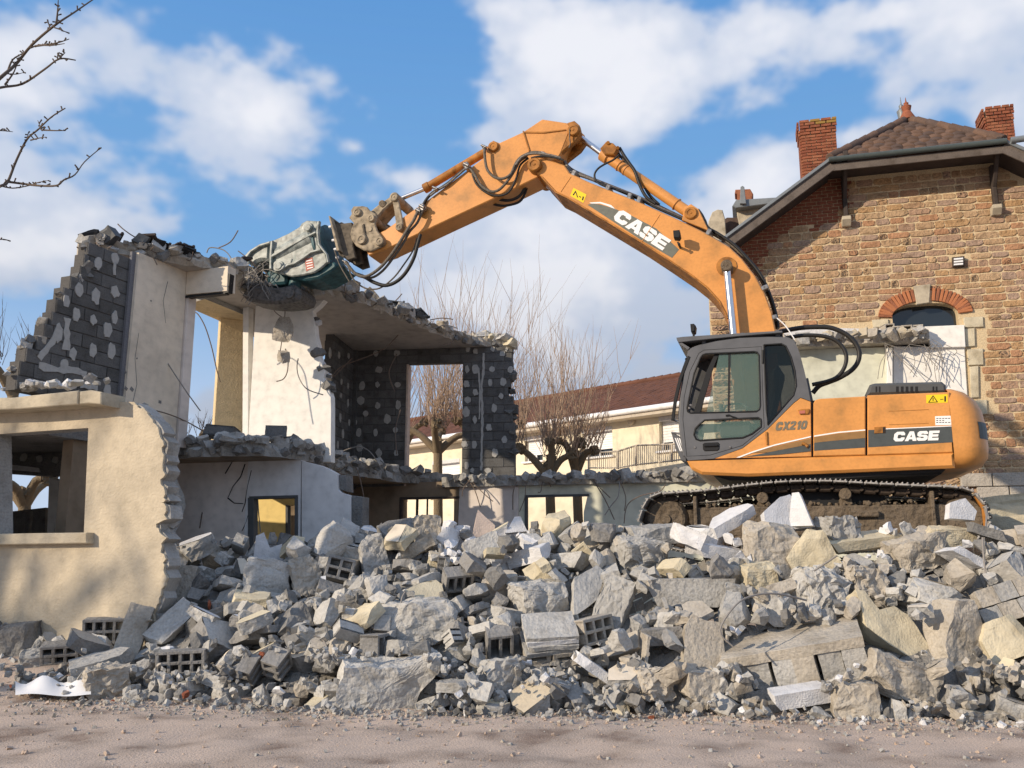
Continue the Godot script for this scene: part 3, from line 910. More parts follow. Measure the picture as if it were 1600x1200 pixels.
	for k in 3:
		var tr := Shape.new()
		tr.push(ons(T, [1054 + k * 3.2, 684, 1056 + k * 3.2, 684.5, 1064 + k * 2.6, 705, 1062.2 + k * 2.6, 705], 1.21), 1.198, 1.206)
		P.call("step_bar", tr, "decal_white")
	for q in [[1074, 558, 1081, 562], [1053, 656, 1064, 661], [1050, 676, 1064, 678]]:
		var br := Shape.new()
		br.tube(path(T, q, 1.2), .016, .016, 6)
		P.call("guard_bracket", br, "steel_worn")
	# roof guard plate with lamp
	var rgd := Shape.new()
	rgd.push(ons(T, [1056.5, 527.5, 1067, 526, 1140, 521.5, 1222, 516.5, 1223, 519.5, 1150, 525.5, 1095, 531, 1060, 535], 1.27), .2, 1.27, .006)
	rgd.push(ons(T, [1057, 530, 1078, 543, 1075, 546.5, 1062, 538], 1.25), .22, 1.25, .004)
	for q in [[1100, 532], [1160, 527], [1215, 523]]:
		rgd.bx(on(T, q[0], q[1], 1.15), Vector3(.06, .12, .06), .01)
	P.call("roof_guard", rgd, "cab_grey")
	var lamp := Shape.new()
	lamp.push(ons(T, [1079.5, 508.5, 1085, 508, 1088, 511, 1087, 520, 1084, 522, 1080.5, 520], .8), .70, .90, .015)
	lamp.bx(on(T, 1084, 524.5, .8), Vector3(.03, .08, .03))
	P.call("roof_lamp", lamp, "black")
	# ---- boom
	var zb := .33
	var boom := Shape.new()
	boom.push(ons(T, [826, 262, 826, 250, 834, 243.5, 850, 248, 868, 253, 882, 258, 890, 270, 920, 284, 1000, 316, 1060, 343, 1103, 364, 1140, 386, 1160, 405, 1180, 431, 1195, 458, 1206, 488, 1212, 516, 1222, 640, 1186, 668, 1160, 640, 1152, 560, 1146, 530, 1136, 497, 1123, 470, 1104, 449, 1080, 430, 1040, 403, 1005, 380, 940, 341, 885, 308, 868, 300, 846, 276], zb), -zb, zb, .018)
	var bm: MeshInstance3D = P.call("boom", boom, "orange")
	var lip := Shape.new()       # flange under the boom
	var lp := ons(T, [846, 277.5, 868, 301.5, 885, 309.5, 940, 342.5, 1005, 381.5, 1040, 404.5, 1080, 431.5, 1104, 450.5, 1123, 471.5, 1136, 498], zb)
	for i in lp.size() - 1:
		var nn := (lp[i + 1] - lp[i]).orthogonal().normalized() * .02
		lip.push(PackedVector2Array([lp[i], lp[i + 1], lp[i + 1] - nn, lp[i] - nn]), -zb - .02, zb + .02)
	P.call("boom_flange", lip, "orange_dirty", bm)
	for q in [[876, 300, 892, 276], [1003, 378, 1031, 335]]:
		var seam := Shape.new()
		seam.tube(path(T, q, zb + .001), .008, .008, 6)
		P.call("weld_seam", seam, "orange", bm)
	var pins := func(list: Array, z0: float, z1: float, m: String, called: String, up: Node3D):
		for q in list:
			var s := Shape.new()
			var c := on(T, q[0], q[1], z1)
			s.lathe(Vector3(c.x, c.y, z0), Vector3(c.x, c.y, z1), [[0, 0], [0, q[2]], [.97, q[2]], [1, q[2] * .85], [1, q[2] * .55], [.985, q[2] * .5], [.985, q[2] * .2], [1.0, q[2] * .15], [1.0, 0]], 20)
			P.call(called, s, m, up)
	pins.call([[834, 256, .12]], -zb - .1, zb + .1, "orange_dirty", "pivot_pin", bm)
	pins.call([[1135, 414, .085]], zb - .02, zb + .27, "track_mud", "cylinder_pin", bm)
	pins.call([[1135, 416, .15]], zb - .02, zb + .02, "orange_dirty", "pin_boss", bm)
	# boom cylinders, both sides
	for sgn in [1.0, -1.0]:
		var rod := Shape.new()
		var ra := on(T, 1136, 424, zb + .17); var rb := on(T, 1147, 530, zb + .17); var rc := on(T, 1158, 640, zb + .17)
		var fl := Vector3(1, 1, sgn)
		rod.drum(ra * fl, rb * fl, .052, 18, .05)
		P.call("boom_cylinder_rod", rod, "chrome")
		var brl := Shape.new()
		brl.drum(rb * fl, rc * fl, .085, 18)
		P.call("boom_cylinder", brl, "orange")
	# pipes on the boom back
	var pipe_rows := [[[886, 262, 893, 275, 920, 287, 1000, 319, 1060, 346, 1103, 367, 1138, 388, 1158, 407, 1178, 433, 1193, 460, 1203, 489, 1209, 514], .25, .024, "pipe"],
		[[882, 252, 890, 266, 897, 271, 925, 280, 1000, 311, 1060, 339, 1108, 362, 1142, 382, 1163, 402, 1184, 428, 1199, 456, 1210, 487, 1215, 514], .08, .03, "pipe"],
		[[880, 250, 892, 264, 920, 277, 1000, 309, 1060, 337, 1110, 361], -.08, .026, "pipe"],
		[[1090, 333, 1100, 343, 1106, 356, 1120, 364, 1145, 381, 1166, 402, 1186, 426, 1202, 458, 1212, 490, 1216, 512], .14, .026, "rubber"],
		[[930, 283, 960, 295, 990, 306, 1020, 322, 1060, 340, 1100, 358], .17, .022, "rubber"]]
	for q in pipe_rows:
		var s := Shape.new()
		s.tube(curve(path(T, q[0], q[1]), 4), q[2], q[2], 8)
		P.call("hydraulic_pipe", s, q[3])
	for q in [[897, 273, 24], [950, 296, 24], [984, 309, 20], [999, 314, 20], [1107, 365, 30], [1194, 451, 70], [1208, 497, 82]]:
		var s := Shape.new()
		var c := on(T, q[0], q[1], .26)
		s.bx(Vector3(c.x, c.y + .0, .14), Vector3(.07, .12, .36), .01, Vector3(0, 0, -deg_to_rad(q[2])))
		P.call("pipe_clamp", s, "steel_worn")
	# arm cylinder
	var arod := Shape.new()
	var A := func(px: float, py: float) -> Vector3: return on(T, px, py, .1) * Vector3(1, 1, 0)
	arod.drum(A.call(901, 208), A.call(940, 237), .05, 18, .05)
	P.call("arm_cylinder_rod", arod, "chrome")
	var abar := Shape.new()
	abar.drum(A.call(940, 237), A.call(1074, 328), .088, 20, .1)
	abar.drum(A.call(939, 236), A.call(950, 243.5), .115, 20)
	abar.drum(A.call(966, 254), A.call(968, 255.5), .105, 20)
	abar.drum(A.call(976, 261), A.call(978, 262.5), .10, 20)
	abar.drum(A.call(1055, 315), A.call(1057, 316.5), .105, 20)
	var ab: MeshInstance3D = P.call("arm_cylinder", abar, "orange")
	var blk := Shape.new()
	blk.push(ons(T, [938, 232, 947, 222, 958, 224, 966, 232, 960, 242, 945, 242], .14), -.16, .16, .015)
	blk.drum(on(T, 950, 223, .19), on(T, 950, 223, .1), .03, 12)
	blk.drum(on(T, 965, 231, .19), on(T, 965, 231, .05), .03, 12)
	P.call("gland_block", blk, "orange_dirty", ab)
	pins.call([[1079, 332, .10]], -.28, .28, "orange_dirty", "cylinder_pin", ab)
	var lug := Shape.new()
	for z in [-.24, .16]:
		lug.push(ons(T, [1066, 345, 1070, 325, 1080, 320, 1092, 328, 1108, 362], .2), z, z + .08, .01)
	P.call("cylinder_lug", lug, "orange", bm)
	# boom lamp
	var bl := Shape.new()
	bl.push(ons(T, [1053, 364, 1063, 363, 1064.5, 372, 1062, 376, 1054, 375], .5), .46, .62, .012)
	bl.tube(path(T, [1059, 378, 1061, 384], .5), .015, .015, 6)
	bl.bx(on(T, 1062, 384, .42), Vector3(.03, .03, .2))
	P.call("boom_lamp", bl, "black", bm)
	# boom lettering: "CASE" on a grey swoosh
	sticker.call(bm, [918, 320, 925, 318, 938, 319.5, 960, 326, 985, 336, 1025, 357, 1061, 390, 1050, 403, 1000, 374, 950, 341], zb, "decal_grey", "grey_swoosh")
	sticker.call(bm, [921, 316.5, 938, 315.5, 955, 320.5, 962, 327.5, 950, 322, 938, 318, 924, 318.2], zb, "decal_white", "white_swoosh")
	sticker.call(bm, [896, 293.5, 916.5, 304, 911.5, 317, 891, 306], zb, "yellow", "warning_sticker")
	var wb := Shape.new()
	for q in [[894.5, 304.5, 899.5, 297.5, 903.5, 309, 901.6, 308, 899.3, 300.5, 896.3, 305.4], [905, 306, 908, 307.6, 907.6, 309, 904.6, 307.4], [910.5, 306.5, 912.6, 307.5, 910.8, 313.4, 909, 312.4]]:
		wb.push(ons(T, q, zb + .005), zb + .003, zb + .005)
	P.call("warning_print", wb, "black", bm)
	var la := on(T, 956.5, 342, zb); var lb := on(T, 1040.5, 395, zb); var lc := on(T, 967, 324.5, zb)
	var dirx := (lb - la); var ang := atan2(dirx.y, dirx.x)
	var hgt := absf((lc - la).rotated(Vector3.BACK, -ang).y)
	var lx := dirx.length()
	var TL := T * Transform3D(Basis(Vector3.BACK, ang), la + Vector3(0, 0, .003))
	part(bm, "lettering", letters("CASE", hgt, lx * .235, lx * .005, .10, .003), M.decal_white, TL)
	# side lettering
	la = on(T, 1395.5, 690, 1.27); lb = on(T, 1470, 687.8, 1.27); lc = on(T, 1397, 675, 1.27)
	dirx = lb - la; ang = atan2(dirx.y, dirx.x); lx = dirx.length()
	TL = T * Transform3D(Basis(Vector3.BACK, ang), la + Vector3(0, 0, .004))
	part(dr, "lettering", letters("CASE", absf(lc.y - la.y), lx * .235, lx * .008, .22, .003), M.decal_white, TL)
	la = on(T, 1211, 673, 1.25); lb = on(T, 1262, 670.5, 1.25)
	dirx = lb - la; ang = atan2(dirx.y, dirx.x); lx = dirx.length()
	TL = T * Transform3D(Basis(Vector3.BACK, ang), la + Vector3(0, 0, .002))
	part(foot, "model_lettering", letters("CX210", .115, lx * .205, lx * .01, .28, .003), M.decal_text, TL)
	# ---- stick
	var zk := .25
	var stick := Shape.new()
	stick.push(ons(T, [576, 399, 571, 390, 575, 375, 586, 366, 602, 359, 637, 334, 670, 311, 735, 262, 757, 245, 762, 229, 770, 219, 780, 223, 817, 206, 847, 186, 887, 192, 892, 200, 876, 240, 872, 246, 845, 264, 840, 277, 770, 311, 700, 343.5, 640, 372, 600, 391], zk), -zk, zk, .016)
	var sp: MeshInstance3D = P.call("stick", stick, "orange")
	var rib := Shape.new()
	rib.push(ons(T, [817, 206, 818.5, 205, 828, 236, 826.5, 237], zk), zk - .005, zk + .025)
	rib.push(ons(T, [817, 206, 850, 206.5, 884, 202.5, 884, 204, 850, 208.5, 818, 208], zk), zk - .005, zk + .02)
	P.call("stick_rib", rib, "orange_dirty", sp)
	var bk := Shape.new()
	for z in [-.24, .12]:
		bk.push(ons(T, [884, 197, 888, 193, 898, 190, 906, 197, 909, 209, 900, 222, 882, 236, 874, 244], .2), z, z + .12, .015)
	P.call("stick_bracket", bk, "orange_dirty", sp)
	pins.call([[895, 202, .10]], -.27, .30, "orange_dirty", "cylinder_pin", sp)
	pins.call([[770, 228, .09]], -.18, .30, "orange_dirty", "cylinder_pin", sp)
	# bucket cylinder and linkage
	var bc := Shape.new()
	bc.drum(A.call(661, 291), A.call(762, 230), .072, 18, .12)
	bc.drum(A.call(659, 292), A.call(668, 287), .088, 18)
	P.call("bucket_cylinder", bc, "orange_dirty")
	var br2 := Shape.new()
	br2.drum(A.call(618, 309), A.call(661, 291), .04, 16, .05)
	P.call("bucket_cylinder_rod", br2, "chrome")
	var lk := Shape.new()
	for z in [-.30, .25]:
		lk.push(ons(T, [612, 309, 615, 304, 621, 305, 630, 350, 626, 357, 619, 355, 616, 330], z + .05), z, z + .05, .012)
	P.call("rocker_link", lk, "coupler")
	var lk2 := Shape.new()
	lk2.push(ons(T, [572, 335, 577, 330, 592, 318, 614, 303, 620, 306, 619, 312, 600, 328, 585, 346, 576, 348], .2), -.2, .2, .03)
	lk2.drum(on(T, 597, 318, .24), on(T, 597, 318, -.2) , .06, 14)
	P.call("bucket_link", lk2, "coupler")
	pins.call([[615, 307, .085], [623, 354, .07]], -.34, .34, "coupler", "link_pin", ex)
	# quick coupler
	for z in [-.32, .26]:
		var cp := Shape.new()
		var cpts := [547, 366, 549, 374, 556, 384, 568, 391, 580, 392, 594, 386, 600, 376, 596, 369, 589, 360, 586, 350, 589, 340, 587, 334, 577, 328, 573, 323, 566, 321.5, 559, 322, 552, 322, 548, 328, 549, 334, 545, 340, 552, 348, 549, 356]
		cp.push(ons(T, cpts, .32), z, z + .06, .015)
		P.call("coupler_plate", cp, "coupler")
	var web := Shape.new()
	web.push(ons(T, [565, 352, 568, 349, 572, 372, 569, 373], .35), .31, .345, .008)
	web.bx(on(T, 570, 350, 0), Vector3(.2, .3, .5), .04)
	web.bx(on(T, 572, 380, 0), Vector3(.25, .14, .52), .03)
	P.call("coupler_core", web, "coupler_dark")
	pins.call([[557, 331, .075], [579, 340, .07], [564, 373, .095], [592, 376, .085]], -.36, .37, "coupler", "coupler_pin", ex)
	pins.call([[577, 357.5, .05]], .25, .335, "coupler", "coupler_boss", ex)
	# ---- crusher
	var crush := Shape.new()
	var hull := [422, 377, 436, 371, 450, 364.5, 467, 354.5, 471, 348.5, 479, 344, 495, 345, 496.5, 352, 494.5, 363, 496.5, 382, 509, 397, 511.5, 410, 500, 420, 490, 426, 467, 431, 455, 432, 440, 428, 426, 425, 420, 419, 421, 395]
	for z in [-.42, .36]:
		crush.push(ons(T, hull, .42), z, z + .06, .018)
	crush.push(ons(T, [424, 381, 450, 368, 470, 356, 478, 348, 493, 349, 492, 380, 505, 400, 505, 410, 488, 422, 460, 427, 428, 420, 424, 400], .3), -.36, .36, .03)
	var cr: MeshInstance3D = P.call("crusher_body", crush, "teal")
	var rb3 := Shape.new()
	for q in [[423, 399, 426, 396.5, 441, 388, 452, 381, 470, 372, 493, 361, 493.5, 363.8, 472, 375, 455, 384.5, 445, 390.5, 430, 399, 424, 402], [430, 424, 433, 421, 448, 411.5, 456, 410, 470, 402, 485, 392, 500, 388.5, 501, 391, 486, 395, 472, 405, 460, 412.5, 450, 415, 438, 423], [422.5, 377, 426, 375.5, 424.5, 396, 424, 420, 420.5, 420, 421, 396], [495, 346, 499, 345, 497, 362, 499, 381, 511, 397, 513, 409, 511, 410.5, 508.5, 398, 496, 382.5, 494, 363]]:
		rb3.push(ons(T, q, .48), .41, .485, .008)
	P.call("crusher_rib", rb3, "teal", cr)
	var hp2 := Shape.new()
	hp2.lathe(on(T, 434, 402, .3), on(T, 492, 371, .3), [[0, 0], [0, .13], [.05, .16], [.95, .18], [1, .15], [1, 0]], 20)
	P.call("crusher_cylinder", hp2, "teal", cr)
	pins.call([[480, 355, .06], [434, 415, .065]], .4, .5, "teal", "crusher_pin", cr)
	pins.call([[480, 355, .095], [434, 415, .10]], .4, .45, "teal", "crusher_pin_ring", cr)
	var plate := Shape.new()
	plate.push(ons(T, [476, 405, 488, 402, 491, 418, 478.5, 424], .425), .421, .425)
	P.call("maker_plate", plate, "red_plate", cr)
	var plt := Shape.new()
	for k in 4:
		plt.push(ons(T, [478 + k * .6, 407.5 + k * 3.9, 487.5 + k * .5, 405.2 + k * 3.9, 487.8 + k * .5, 406.4 + k * 3.9, 478.3 + k * .6, 408.8 + k * 3.9], .428), .426, .428)
	P.call("plate_lettering", plt, "decal_white", cr)
	var uj := Shape.new()
	uj.push(ons(T, [422, 378, 412, 379.5, 400, 385, 389, 392, 380, 400, 378, 407, 386, 410, 394, 415, 400, 409, 407, 406.5, 420, 407.5], .3), -.3, .3, .05)
	P.call("upper_jaw", uj, "teal", cr)
	var cheek := Shape.new()
	for z in [-.36, .29]:
		cheek.push(ons(T, [379, 402, 389, 391, 405, 381, 422, 376, 422, 380, 406, 385, 392, 394, 386, 402, 390, 412, 386, 411], .36), z, z + .07, .015)
	P.call("jaw_cheek", cheek, "teal", cr)
	var fl2 := Shape.new()
	fl2.lathe(A.call(497, 390), A.call(515, 384), [[0, 0], [0, .36], [.3, .45], [.45, .45], [.5, .38], [.8, .38], [.85, .42], [1, .42], [1, 0]], 32)
	P.call("rotator_ring", fl2, "teal_deep", cr)
	var fp := Shape.new()
	fp.push(ons(T, [513, 337, 516, 337.5, 530.5, 391, 526, 392], .42), -.42, .42, .008)
	P.call("mounting_plate", fp, "coupler", cr)
	var mb := Shape.new()
	for z in [-.3, -.05, .22]:
		mb.push(ons(T, [516, 340, 532, 349, 549, 347, 553, 365, 551, 384, 555, 402, 543, 406, 529, 398], .3), z, z + .07, .012)
	mb.bx(A.call(538, 368), Vector3(.2, .42, .5), .05, Vector3(0, 0, .3))
	P.call("mounting_bracket", mb, "coupler_dark", cr)
	var nuts := Shape.new()
	for q in [[518, 354], [523, 375], [526, 389], [529, 402]]:
		nuts.drum(on(T, q[0] - 4, q[1] + 1, .38), on(T, q[0], q[1], .38), .025, 8)
	P.call("flange_bolt", nuts, "white_paint", cr)
	var lbdy := Shape.new()
	lbdy.push(ons(T, [506, 400, 531, 415, 520, 424, 498, 436, 478, 439, 460, 436, 445, 430, 470, 428], .3), -.34, .34, .03)
	P.call("crusher_back", lbdy, "teal_deep", cr)
	var lj := Shape.new()
	lj.push(ons(T, [376, 460, 380, 455, 389, 450, 400, 446, 412, 446, 430, 449, 447, 446, 458, 444, 467, 450, 470, 460, 466, 468, 455, 472, 430, 474.5, 405, 473, 385, 469], .3), -.3, .3, .05)
	var ljp: MeshInstance3D = P.call("lower_jaw", lj, "jaw_steel", cr)
	pins.call([[451, 457, .10]], .25, .36, "jaw_steel", "jaw_pin", cr)
	var teeth := Shape.new()
	for k in 7:
		var tx := lerpf(384, 424, k / 6.0)
		for z in [-.2, .2]:
			teeth.bx(on(T, tx, 448 - k * .4, z), Vector3(.09, .1, .12), .02, Vector3(0, 0, .7))
	P.call("jaw_tooth_row", teeth, "jaw_steel", ljp)
	var jc := Shape.new()
	jc.drum(on(T, 464, 430, .12), on(T, 459, 456, .12), .11, 18)
	jc.drum(on(T, 429, 426, .12), on(T, 432, 450, .12), .13, 18)
	jc.bx(on(T, 446, 440, 0), Vector3(.34, .24, .5), .04)
	P.call("jaw_ram", jc, "teal_deep", cr)
	# ---- hoses
	for q in [[[824, 244, 812, 252, 803, 268, 792, 284, 779, 297, 766, 299, 752, 290, 744, 277, 737, 266, 731, 261], .33, .024, "hose_dusty"],
		[[850, 239, 832, 238, 815, 245, 806, 255, 798, 272, 786, 279, 773, 277, 762, 266, 758, 250, 757, 233], .36, .024, "hose_dusty"],
		[[826, 247, 813, 258, 806, 280, 795, 300, 778, 306, 760, 301, 745, 288, 738, 272], .30, .018, "rubber"],
		[[876, 247, 862, 243, 842, 240, 826, 241, 814, 247, 806, 258], .38, .022, "pipe"],
		[[880, 250, 866, 246, 846, 244, 830, 247], .40, .018, "rubber"],
		[[822, 290, 812, 306, 796, 313, 778, 311, 766, 305], .1, .026, "rubber"],
		[[826, 286, 815, 312, 798, 320, 780, 321, 764, 316], .05, .022, "rubber"],
		[[730, 261, 716, 272, 703, 284, 690, 293, 676, 301, 666, 312, 660, 323], .27, .026, "rubber"],
		[[728, 263, 712, 277, 698, 289, 684, 297, 672, 306], .29, .02, "pipe"],
		[[967, 242, 958, 250, 944, 257, 934, 264, 929, 273, 932, 283, 945, 291, 975, 300, 1000, 310], .22, .017, "rubber"],
		[[968, 231, 975, 243, 984, 256, 992, 268, 1000, 290, 1010, 308, 1024, 318], .12, .026, "rubber"],
		[[966, 240, 985, 262, 1003, 285, 1015, 305, 1030, 320], .02, .024, "rubber"],
		[[1090, 328, 1097, 338, 1103, 352, 1110, 360], .2, .03, "rubber"],
		[[890, 202, 890, 215, 891, 224, 889, 231], .30, .010, "hose_dusty"],
		[[653, 330, 646, 345, 636, 360, 625, 378, 610, 400, 592, 420, 572, 432, 556, 428, 545, 416, 540, 409], .42, .028, "hose_dusty"],
		[[660, 330, 652, 348, 640, 362, 630, 380, 615, 402, 598, 423, 580, 434, 560, 430, 546, 418], .36, .022, "hose_dusty"],
		[[657, 366, 652, 384, 647, 402, 638, 420, 627, 434, 614, 443, 600, 446, 584, 441, 570, 433, 556, 428], .3, .032, "rubber"],
		[[652, 372, 645, 392, 632, 412, 616, 433, 596, 449, 580, 452, 566, 448, 552, 436, 545, 420, 541, 408], .24, .014, "hose_dusty"],
		[[523, 392, 530, 412, 540, 430, 546, 440], .42, .012, "hose_dusty"]]:
		var s := Shape.new()
		s.tube(curve(path(T, q[0], q[1]), 5), q[2], q[2], 8)
		P.call("hydraulic_hose", s, q[3])
	for q in [[730, 260, .1], [757, 231, .06], [661, 325, .1], [655, 331, .09], [681, 296, .06], [851, 242, .05], [541, 411, .06]]:
		var s := Shape.new()
		var c := on(T, q[0], q[1], .32)
		s.bx(c, Vector3(q[2], q[2] * 1.3, .1), .015, Vector3(0, 0, .6))
		s.drum(c + Vector3(-.04, .03, .06), c + Vector3(.05, -.02, .06), q[2] * .3, 8)
		P.call("hose_fitting", s, "steel_worn")
	for q in [[[1200, 523, 1225, 517, 1250, 512.5, 1275, 511, 1297, 512, 1318, 520, 1333, 532, 1342, 548, 1341, 564, 1331, 578, 1312, 590, 1295, 597, 1280, 603, 1270, 614], -.25, .036], [[1228, 528, 1256, 524, 1284, 525, 1304, 531, 1317, 543, 1322.5, 558, 1319, 575, 1308, 589, 1292, 596, 1269, 601], -.1, .03]]:
		var s := Shape.new()
		s.tube(curve(path(T, q[0], q[1]), 5), q[2], q[2], 10)
		P.call("hydraulic_hose", s, "rubber")
	var cbl := Shape.new()
	cbl.tube(curve(path(T, [1214, 497, 1228, 510, 1242, 531], .5), 4), .009, .009, 6)
	P.call("thin_cable", cbl, "decal_white")

# ---------------------------------------------------------------- the half demolished house
# wall of hollow blocks: T has x along the wall, y up, z towards the side that is seen; keep(x, y) says where it still stands
func block_wall(parent: Node3D, called: String, T: Transform3D, length: float, y0: float, y1: float, keep: Callable, mats: Array, thick := .2) -> MeshInstance3D:
	var core := Shape.new()
	var list := []
	var bh := .2; var bl := .5
	var row := 0
	var y := y0
	while y < y1 - .05:
		var h := minf(bh, y1 - y)
		var x := -bl * (.5 if row % 2 else 0.0)
		while x < length:
			var a := maxf(x, 0.0); var b := minf(x + bl, length)
			var lo := -1.0; var hi := -1.0
			for k in 10:        # the standing stretch of this block
				var xm := lerpf(a, b, (k + .5) / 10.0)
				if keep.call(xm, y + h * .5):
					if lo < 0: lo = lerpf(a, b, k / 10.0)
					hi = lerpf(a, b, (k + 1) / 10.0)
			if hi - lo > .08:
				list.append([(lo + hi) / 2, y + h / 2, hi - lo, h])
			x += bl
		y += bh; row += 1
	for q in list:
		core.bx(Vector3(q[0], q[1], -thick / 2 - .004), Vector3(q[2], q[3], thick - .02))
	var cp := part(parent, called, core.done(), M.joint_dark, T)
	var shared := {}
	for q in list:
		var key := "%.2f %.2f" % [q[2], q[3]]
		if not shared.has(key):
			var s := Shape.new()
			s.bx(Vector3.ZERO, Vector3(q[2] - .012, q[3] - .012, .03), .006)
			shared[key] = s.done()
		var o := part(cp, "concrete_block", shared[key], mats[rng.randi() % mats.size()])
		o.global_transform = T * Transform3D(Basis.from_euler(Vector3(R(-.01, .01), R(-.01, .01), 0)), Vector3(q[0], q[1], -.012 + R(-.004, .004)))
	return cp
func dab(parent: Node3D, T: Transform3D, x: float, y: float, r: float, mesh_pool: Array):
	var o := part(parent, "adhesive_dab", mesh_pool[rng.randi() % mesh_pool.size()], M.adhesive)
	o.global_transform = T * Transform3D(Basis(Vector3.BACK, R(-.6, .6)).scaled(Vector3(r * R(.6, .95), r * R(.8, 1.35), 1)), Vector3(x, y, .006))
func smear(parent: Node3D, T: Transform3D, pts: Array, w: float, called := "plaster_smear"):
	var s := Shape.new()
	var up := PackedVector2Array(); var dn := PackedVector2Array()
	for i in pts.size() - 1:
		var a: Vector2 = pts[i]; var b: Vector2 = pts[i + 1]
		var n := maxi(2, int(a.distance_to(b) / .07))
		for k in n:
			var c := a.lerp(b, float(k) / n); var o := (b - a).orthogonal().normalized()
			up.append(c + o * w * R(.4, 1.2)); dn.append(c - o * w * R(.4, 1.2))
	dn.reverse()
	up.append_array(dn)
	s.push(up, .004, .016)
	part(parent, called, s.done(), M.adhesive, T)
# slab with a torn edge: plan points (x, z in the world) in order, first `torn` of them are the broken side
func slab(parent: Node3D, called: String, pts: Array, y0: float, y1: float, torn: int, m: Material, under: Material) -> MeshInstance3D:
	var p := []
	for i in pts.size():
		var a: Vector2 = pts[i]; var b: Vector2 = pts[(i + 1) % pts.size()]
		if i < torn - 1:
			var n := maxi(1, int(a.distance_to(b) / .11))
			var o := (b - a).orthogonal().normalized()
			for k in n:
				var c := a.lerp(b, float(k) / n)
				p.append([c + o * R(-.07, .07), c + o * R(-.10, .06), c + o * R(-.05, .10), R(-.03, .02)])
		else: p.append([a, a, a, 0.0])
	var s := Shape.new(); var u := Shape.new()
	var top := PackedVector2Array(); var bot := PackedVector2Array()
	for q in p:
		top.append(q[0]); bot.append(q[2])
	var mid := (y0 + y1) / 2
	var tt := Geometry2D.triangulate_polygon(top)
	if tt.is_empty(): print(called, " has no top")
	for i in range(0, tt.size(), 3):
		s.tri(Vector3(top[tt[i]].x, y1 + p[tt[i]][3], top[tt[i]].y), Vector3(top[tt[i + 1]].x, y1 + p[tt[i + 1]][3], top[tt[i + 1]].y), Vector3(top[tt[i + 2]].x, y1 + p[tt[i + 2]][3], top[tt[i + 2]].y))
	tt = Geometry2D.triangulate_polygon(bot)
	for i in range(0, tt.size(), 3):
		u.tri(Vector3(bot[tt[i]].x, y0, bot[tt[i]].y), Vector3(bot[tt[i + 2]].x, y0, bot[tt[i + 2]].y), Vector3(bot[tt[i + 1]].x, y0, bot[tt[i + 1]].y))
	for i in p.size():
		var q = p[i]; var r = p[(i + 1) % p.size()]
		var a := Vector3(q[0].x, y1 + q[3], q[0].y); var b := Vector3(r[0].x, y1 + r[3], r[0].y)
		var c := Vector3(q[1].x, mid + R(-.03, .03), q[1].y); var d := Vector3(r[1].x, mid, r[1].y)
		s.quad(a, b, d, c)
		s.quad(c, d, Vector3(r[2].x, y0, r[2].y), Vector3(q[2].x, y0, q[2].y))
	var o := part(parent, called, s.done(), m, Transform3D())
	part(o, "slab_underside", u.done(), under, Transform3D())
	return o
var frag_pool := []
func fragments(parent: Node3D, called: String, line: Array, count: int, lo: float, hi: float, mats: Array, spread := .1, lift := 0.0):
	for i in count:
		var f := R(0, line.size() - 1.001)
		var a: Vector3 = line[int(f)]; var b: Vector3 = line[int(f) + 1]
		var c := a.lerp(b, f - int(f)) + Vector3(R(-spread, spread), lift + R(-.02, .03), R(-spread, spread))
		var s := R(lo, hi) * R(.6, 1.0)
		var o := part(parent, called, frag_pool[rng.randi() % frag_pool.size()], M[mats[rng.randi() % mats.size()]])
		o.global_transform = Transform3D(Basis.from_euler(Vector3(R(-3, 3), R(-3, 3), R(-3, 3))).scaled(Vector3(s, s * R(.6, 1), s)), c)
func wire(parent: Node3D, pts: Array, r: float, m: String, called := "bent_rebar"):
	var s := Shape.new()
	s.tube(curve(pts, 5), r, r, 6)
	part(parent, called, s.done(), M[m], Transform3D())
func wpath(pts: Array) -> Array:        # column, row, depth
	var r := []
	for i in range(0, pts.size(), 3): r.append(at(pts[i], pts[i + 1], pts[i + 2]))
	return r

